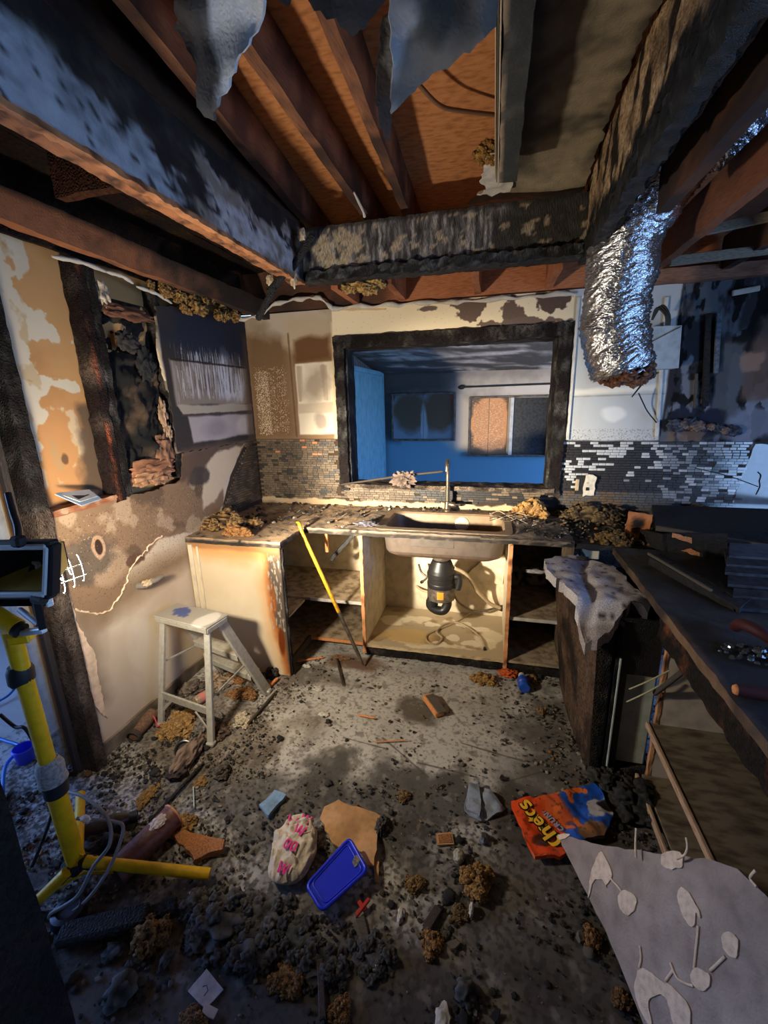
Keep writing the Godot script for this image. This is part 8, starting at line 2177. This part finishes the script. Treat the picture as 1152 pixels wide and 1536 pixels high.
	# rubbish scraps by the wall, behind the ladder
	for q in [["board_scrap", "grey crumpled board scrap behind the step ladder", 290, 1036, rgb(70, 62, 56), rgb(130, 116, 100), Vector3(0.08, 0.05, 0.06)], ["board_scrap", "curled white plaster flake right of the step ladder's front foot", 365, 1082, rgb(150, 134, 112), rgb(206, 192, 168), Vector3(0.05, 0.02, 0.05)], ["board_scrap", "dark lump under the right front foot of the step ladder", 330, 1100, rgb(44, 38, 34), rgb(110, 84, 64), Vector3(0.06, 0.035, 0.045)], ["board_scrap", "grey plaster lump behind the foam between the ladder legs", 312, 1086, rgb(84, 78, 72), rgb(132, 124, 114), Vector3(0.06, 0.03, 0.08)], ["board_scrap", "pile of torn grey paper at the wall's foot behind the ladder", 330, 1024, rgb(110, 92, 76), rgb(180, 156, 128), Vector3(0.1, 0.045, 0.05)], ["board_scrap", "black charred lump at the rear foot of the step ladder", 408, 1012, rgb(24, 22, 22), rgb(76, 68, 62), Vector3(0.05, 0.05, 0.05)], ["board_scrap", "charred lump on the ash near the brown shoe's right", 332, 1162, rgb(34, 30, 28), rgb(96, 84, 72), Vector3(0.05, 0.03, 0.04)], ["board_scrap", "dark crumpled lump beside the can behind the tripod", 150, 1270, rgb(26, 25, 25), rgb(70, 64, 60), Vector3(0.08, 0.045, 0.05)], ["board_scrap", "dusty dark heap at the foot of the dishwasher's frame", 920, 1185, rgb(22, 22, 21), rgb(64, 60, 52), Vector3(0.12, 0.05, 0.08)], ["board_scrap", "dark rubble heap between snack bag and dishwasher", 960, 1215, rgb(20, 19, 18), rgb(52, 48, 42), Vector3(0.12, 0.05, 0.1)]]:
		var o := thing(q[0], q[1], "scrap", on_y(q[2], q[3], 0.0))
		part(o, "scrap", heap(Vector3(0, q[6].y * 0.3, 0), q[6], 16, q[2], q[4], q[5], 0.0, 0.34), M.tint)
	var gp := thing("glass_shards", "small heap of dark glinting glass shards on the right worktop", "broken glass", on_y(1135, 985, 0.91))
	var rng := RandomNumberGenerator.new()
	rng.seed = 77
	var gm := MB.new()
	for k in 90:
		var a := rng.randf() * TAU
		var r := sqrt(rng.randf())
		shard(gm, Vector3(cos(a) * r * 0.1, 0.006 + rng.randf() * 0.03 * (1.0 - r), sin(a) * r * 0.06), Vector3(0.011, 0.005, 0.009) * rng.randf_range(0.5, 1.2), rng.randf() * TAU, rng)
	part(gp, "shards", gm, mat("dark_glass", rgb(70, 74, 76), 0.15)).set_meta("kind", "stuff")

func letters(parent: Node3D, text: String, size: float, m: Material, at: Vector3, bs: Basis, called := "lettering", deep := 0.002) -> void:
	var tm := TextMesh.new()
	var sf := SystemFont.new()
	sf.font_names = PackedStringArray(["Droid Sans"])
	sf.font_weight = 800
	tm.font = sf
	tm.text = text
	tm.font_size = 32
	tm.pixel_size = size / 32.0
	tm.depth = deep
	tm.curve_step = 2.0
	var o := part(parent, called, tm, m, at)
	o.basis = bs

func snack_bag() -> void:
	var c := on_y(842, 1228, 0.0)
	var o := thing("snack_bag", "flattened orange and blue snack bag with big yellow lettering", "snack bag", c)
	var x := (on_y(908, 1212, 0.02) - on_y(781, 1248, 0.02))
	var long := x.length()
	x = x.normalized()
	var z := x.cross(Vector3.UP).normalized()
	o.basis = Basis(x, Vector3.UP, z)
	var ring := []
	for q in [[766, 1206], [800, 1201], [830, 1193], [862, 1184], [892, 1179], [900, 1186], [919, 1222], [914, 1240], [905, 1255], [880, 1262], [850, 1280], [840, 1289], [802, 1289], [790, 1265], [778, 1235]]:
		var p := on_y(q[0], q[1], 0.02) - c
		ring.append(Vector2(p.dot(x), -p.dot(z)))
	var P := Paint.new(-0.36, -0.3, 0.72, 0.6, 520.0, rgb(222, 74, 28), NA, NB)
	P.poly([Vector2(-0.02, -0.4), Vector2(0.5, -0.4), Vector2(0.5, 0.4), Vector2(-0.1, 0.4), Vector2(-0.05, 0.1)], rgb(28, 82, 178), 1.0, 0.01, 0.02)
	P.poly([Vector2(-0.09, -0.02), Vector2(0.03, -0.05), Vector2(0.05, 0.1), Vector2(-0.06, 0.14)], rgb(224, 92, 36), 0.9, 0.02, 0.03)
	for q in [[0.03, 0.06, 0.05, 0.0], [0.08, 0.1, 0.045, 1.2], [0.02, -0.02, 0.05, 2.0], [0.12, 0.03, 0.05, 0.7], [0.07, -0.06, 0.04, 2.6], [0.0, 0.12, 0.04, 0.4], [0.15, 0.1, 0.03, 1.9]]:
		for s in 7:
			var a: float = q[3] + s * 0.38
			P.ell(q[0] + cos(a) * q[2], q[1] + sin(a) * q[2], 0.013, 0.013, rgb(228, 108, 42), 0.95, 0.3, 0.3, 2.0)
	P.ell(0.18, -0.03, 0.06, 0.045, rgb(206, 190, 170), 0.85, 0.2, 0.8, 2.0)
	P.ell(0.2, -0.02, 0.03, 0.03, rgb(30, 26, 26), 0.95, 0.2, 0.6, 2.0)
	P.ell(0.07, -0.1, 0.07, 0.03, rgb(150, 104, 66), 0.9, 0.3, 0.7, 2.0)
	P.ell(0.15, 0.14, 0.035, 0.025, rgb(20, 20, 26), 0.9, 0.2, 0.6, 2.0)
	P.ell(-0.14, -0.08, 0.03, 0.02, rgb(66, 40, 28), 0.85, 0.3, 0.6, 2.0)
	P.poly([Vector2(-0.5, -0.4), Vector2(-0.205, -0.4), Vector2(-0.225, 0.4), Vector2(-0.5, 0.4)], rgb(206, 150, 130), 0.8, 0.006, 0.006)
	P.patch(-0.36, -0.3, 0.36, 0.3, rgb(60, 44, 36), 0.5, 0.66, 0.08, 2.0, 2.0, 0.02, true)
	var m := painted("snack_print", P.tex(), 0.35)
	var hgt := func(q): return 0.02 + 0.016 * n3(Vector3(q.x, q.y, 0), 7.0) + absf(n3(Vector3(q.x, q.y, 4), 14.0)) * 0.012
	var b := part(o, "bag", sheet(MB.new(), ragged(ring, 0.02, 0.004, 3.0), 0.018, 0.012, hgt, func(q): return P.uv(q.x, q.y)), m)
	b.basis = Basis(Vector3.RIGHT, Vector3(0, 0, -1), Vector3.UP)
	# lettering runs from the lower right of the orange part to its upper left
	var a0 := on_y(834, 1266, 0.02) - c
	var a1 := on_y(784, 1212, 0.02) - c
	var p0 := Vector2(a0.dot(x), a0.dot(z))
	var p1 := Vector2(a1.dot(x), a1.dot(z))
	var d := (p1 - p0).normalized()
	var bx := Vector3(d.x, 0, d.y)
	var bs := Basis(bx, Vector3.UP.cross(bx), Vector3.UP)
	var mid := (p0 + p1) * 0.5
	var black := mat("print_black", rgb(22, 18, 16), 0.4)
	var gold := mat("print_gold", rgb(246, 190, 52), 0.4)
	var word := "Cheetos"
	var sizes := [1.25, 1.1, 0.95, 0.95, 1.05, 1.0, 1.15].map(func(t): return t * p0.distance_to(p1) / 2.35)
	var along := 0.0
	var wide := [0.05, 0.05, 0.045, 0.045, 0.037, 0.048, 0.045]
	var total := 0.0
	for w in wide: total += w
	var span := p0.distance_to(p1)
	for k in 7:
		var t: float = (along + wide[k] * 0.5) / total
		along += wide[k]
		var p := p0.lerp(p1, t)
		var y: float = hgt.call(Vector2(p.x, -p.y)) + 0.012
		for e in 2:
			if e == 0:
				for g in [[0.004, 0.0], [-0.004, 0.0], [0.0, 0.004], [0.0, -0.004]]:
					letters(o, word[k], sizes[k] * 1.04, black, Vector3(p.x, y, p.y) + bs * Vector3(g[0], g[1], 0), bs, "letter_outline", 0.002)
			else:
				letters(o, word[k], sizes[k], gold, Vector3(p.x, y + 0.002, p.y), bs, "letter", 0.003)
	var q0 := mid + Vector2(0.055, -0.02)
	letters(o, "CRUNCHY", 0.032, mat("print_grey", rgb(150, 166, 180), 0.5), Vector3(q0.x, hgt.call(Vector2(q0.x, -q0.y)) + 0.012, q0.y), bs, "lettering")

func rubble() -> void:
	var rng := RandomNumberGenerator.new()
	rng.seed = 123
	var chip := MB.new()
	shard(chip, Vector3.ZERO, Vector3(0.5, 0.3, 0.4), 0.3, rng)
	var flake := MB.new()
	shard(flake, Vector3.ZERO, Vector3(0.6, 0.12, 0.35), 1.0, rng)
	var lumpm := lump(MB.new(), Vector3.ZERO, Vector3(0.5, 0.35, 0.45), 0.5, 1.6, 1, 3.0)
	var meshes := [chip.mesh(), flake.mesh(), lumpm.mesh()]
	var tones := [[rgb(34, 31, 29), rgb(70, 64, 58)], [rgb(84, 76, 66), rgb(140, 126, 108)], [rgb(140, 128, 110), rgb(190, 178, 158)], [rgb(120, 84, 46), rgb(180, 132, 76)]]
	var sets := [[], [], []]
	var cols := [[], [], []]
	var n := 0
	while n < 15000:
		var x := rng.randf_range(-2.1, 0.95)
		var z := rng.randf_range(-2.55, -0.45)
		var p := Vector3(x, 0, z)
		if x < -1.82 and z < -1.35:
			continue
		if x < -1.2 and z < -2.16:
			continue
		# how much lies here: thick by the left wall and in the foreground, thin on the trodden middle
		var d := 0.25 + 0.75 * smoothstep(-0.9, -1.3, x) * smoothstep(-2.3, -1.2, z)
		d = maxf(d, 0.75 * smoothstep(-1.75, -1.45, z) * (0.6 + 0.8 * n3(p, 3.0)))
		d = maxf(d, 0.6 * smoothstep(0.15, 0.4, x))
		d *= clampf(0.55 + 1.1 * n3(p, 4.0) + 0.6 * n3(p, 11.0), 0.02, 1.0)
		if x > -1.0 and x < 0.1 and z < -1.75:
			d *= 0.3
		if rng.randf() > d:
			continue
		n += 1
		var s := 0.004 + 0.014 * pow(rng.randf(), 3.0)
		if rng.randf() < 0.05:
			s *= 2.4
		var fore := smoothstep(-1.7, -1.3, z)
		var r := rng.randf()
		var tone := 0 if r < 0.45 + 0.25 * fore else 1 if r < 0.78 + 0.12 * fore else 2 if r < 0.93 + 0.05 * fore else 3
		var k := rng.randi() % 3
		sets[k].append(Transform3D(Basis.from_euler(Vector3(rng.randf_range(-0.4, 0.4), rng.randf() * TAU, rng.randf_range(-0.4, 0.4))).scaled(Vector3(s, s * 0.8, s) * rng.randf_range(0.7, 1.4)), p + Vector3(0, s * 0.2, 0)))
		cols[k].append(tones[tone][0].lerp(tones[tone][1], rng.randf()))
	var labels := ["crumbs of char and plaster strewn over the floor", "flakes of paint and ash strewn over the floor", "rounded crumbs of ash and grit strewn over the floor"]
	var names := ["floor_crumbs", "floor_flakes", "floor_grit"]
	for k in 3:
		scatter(names[k], labels[k], "debris", meshes[k], M.tint, sets[k], cols[k])
	# worktop litter
	var xs := []
	var cs := []
	var xs2 := []
	var cs2 := []
	for k in 5200:
		var x := rng.randf_range(-1.8, 1.3)
		var z := rng.randf_range(-3.08, -2.5)
		if x > -0.74 and x < 0.16 and z > -3.0:
			continue
		var d := 0.3
		if x > 0.15:
			d = 1.0
		elif x < -1.4 and z > -2.75:
			d = 0.8
		elif z < -2.98:
			d = 0.6
		if rng.randf() > d * clampf(0.6 + n3(Vector3(x, 0, z), 7.0), 0.1, 1.0):
			continue
		var s := 0.006 + 0.03 * pow(rng.randf(), 2.5)
		var r := rng.randf()
		var tone := 0 if r < 0.6 else 1 if r < 0.8 else 2 if r < 0.93 else 3
		var t := Transform3D(Basis.from_euler(Vector3(rng.randf_range(-0.5, 0.5), rng.randf() * TAU, rng.randf_range(-0.5, 0.5))).scaled(Vector3(s, s, s)), Vector3(x, (0.912 if x < 0.48 else 0.895) + s * 0.15, z))
		if k % 2:
			xs.append(t); cs.append(tones[tone][0].lerp(tones[tone][1], rng.randf()))
		else:
			xs2.append(t); cs2.append(tones[tone][0].lerp(tones[tone][1], rng.randf()))
	scatter("worktop_flakes", "charred flakes littering the worktop around the sink", "debris", meshes[1], M.tint, xs, cs)
	scatter("worktop_crumbs", "charred crumbs littering the worktop around the sink", "debris", meshes[0], M.tint, xs2, cs2)
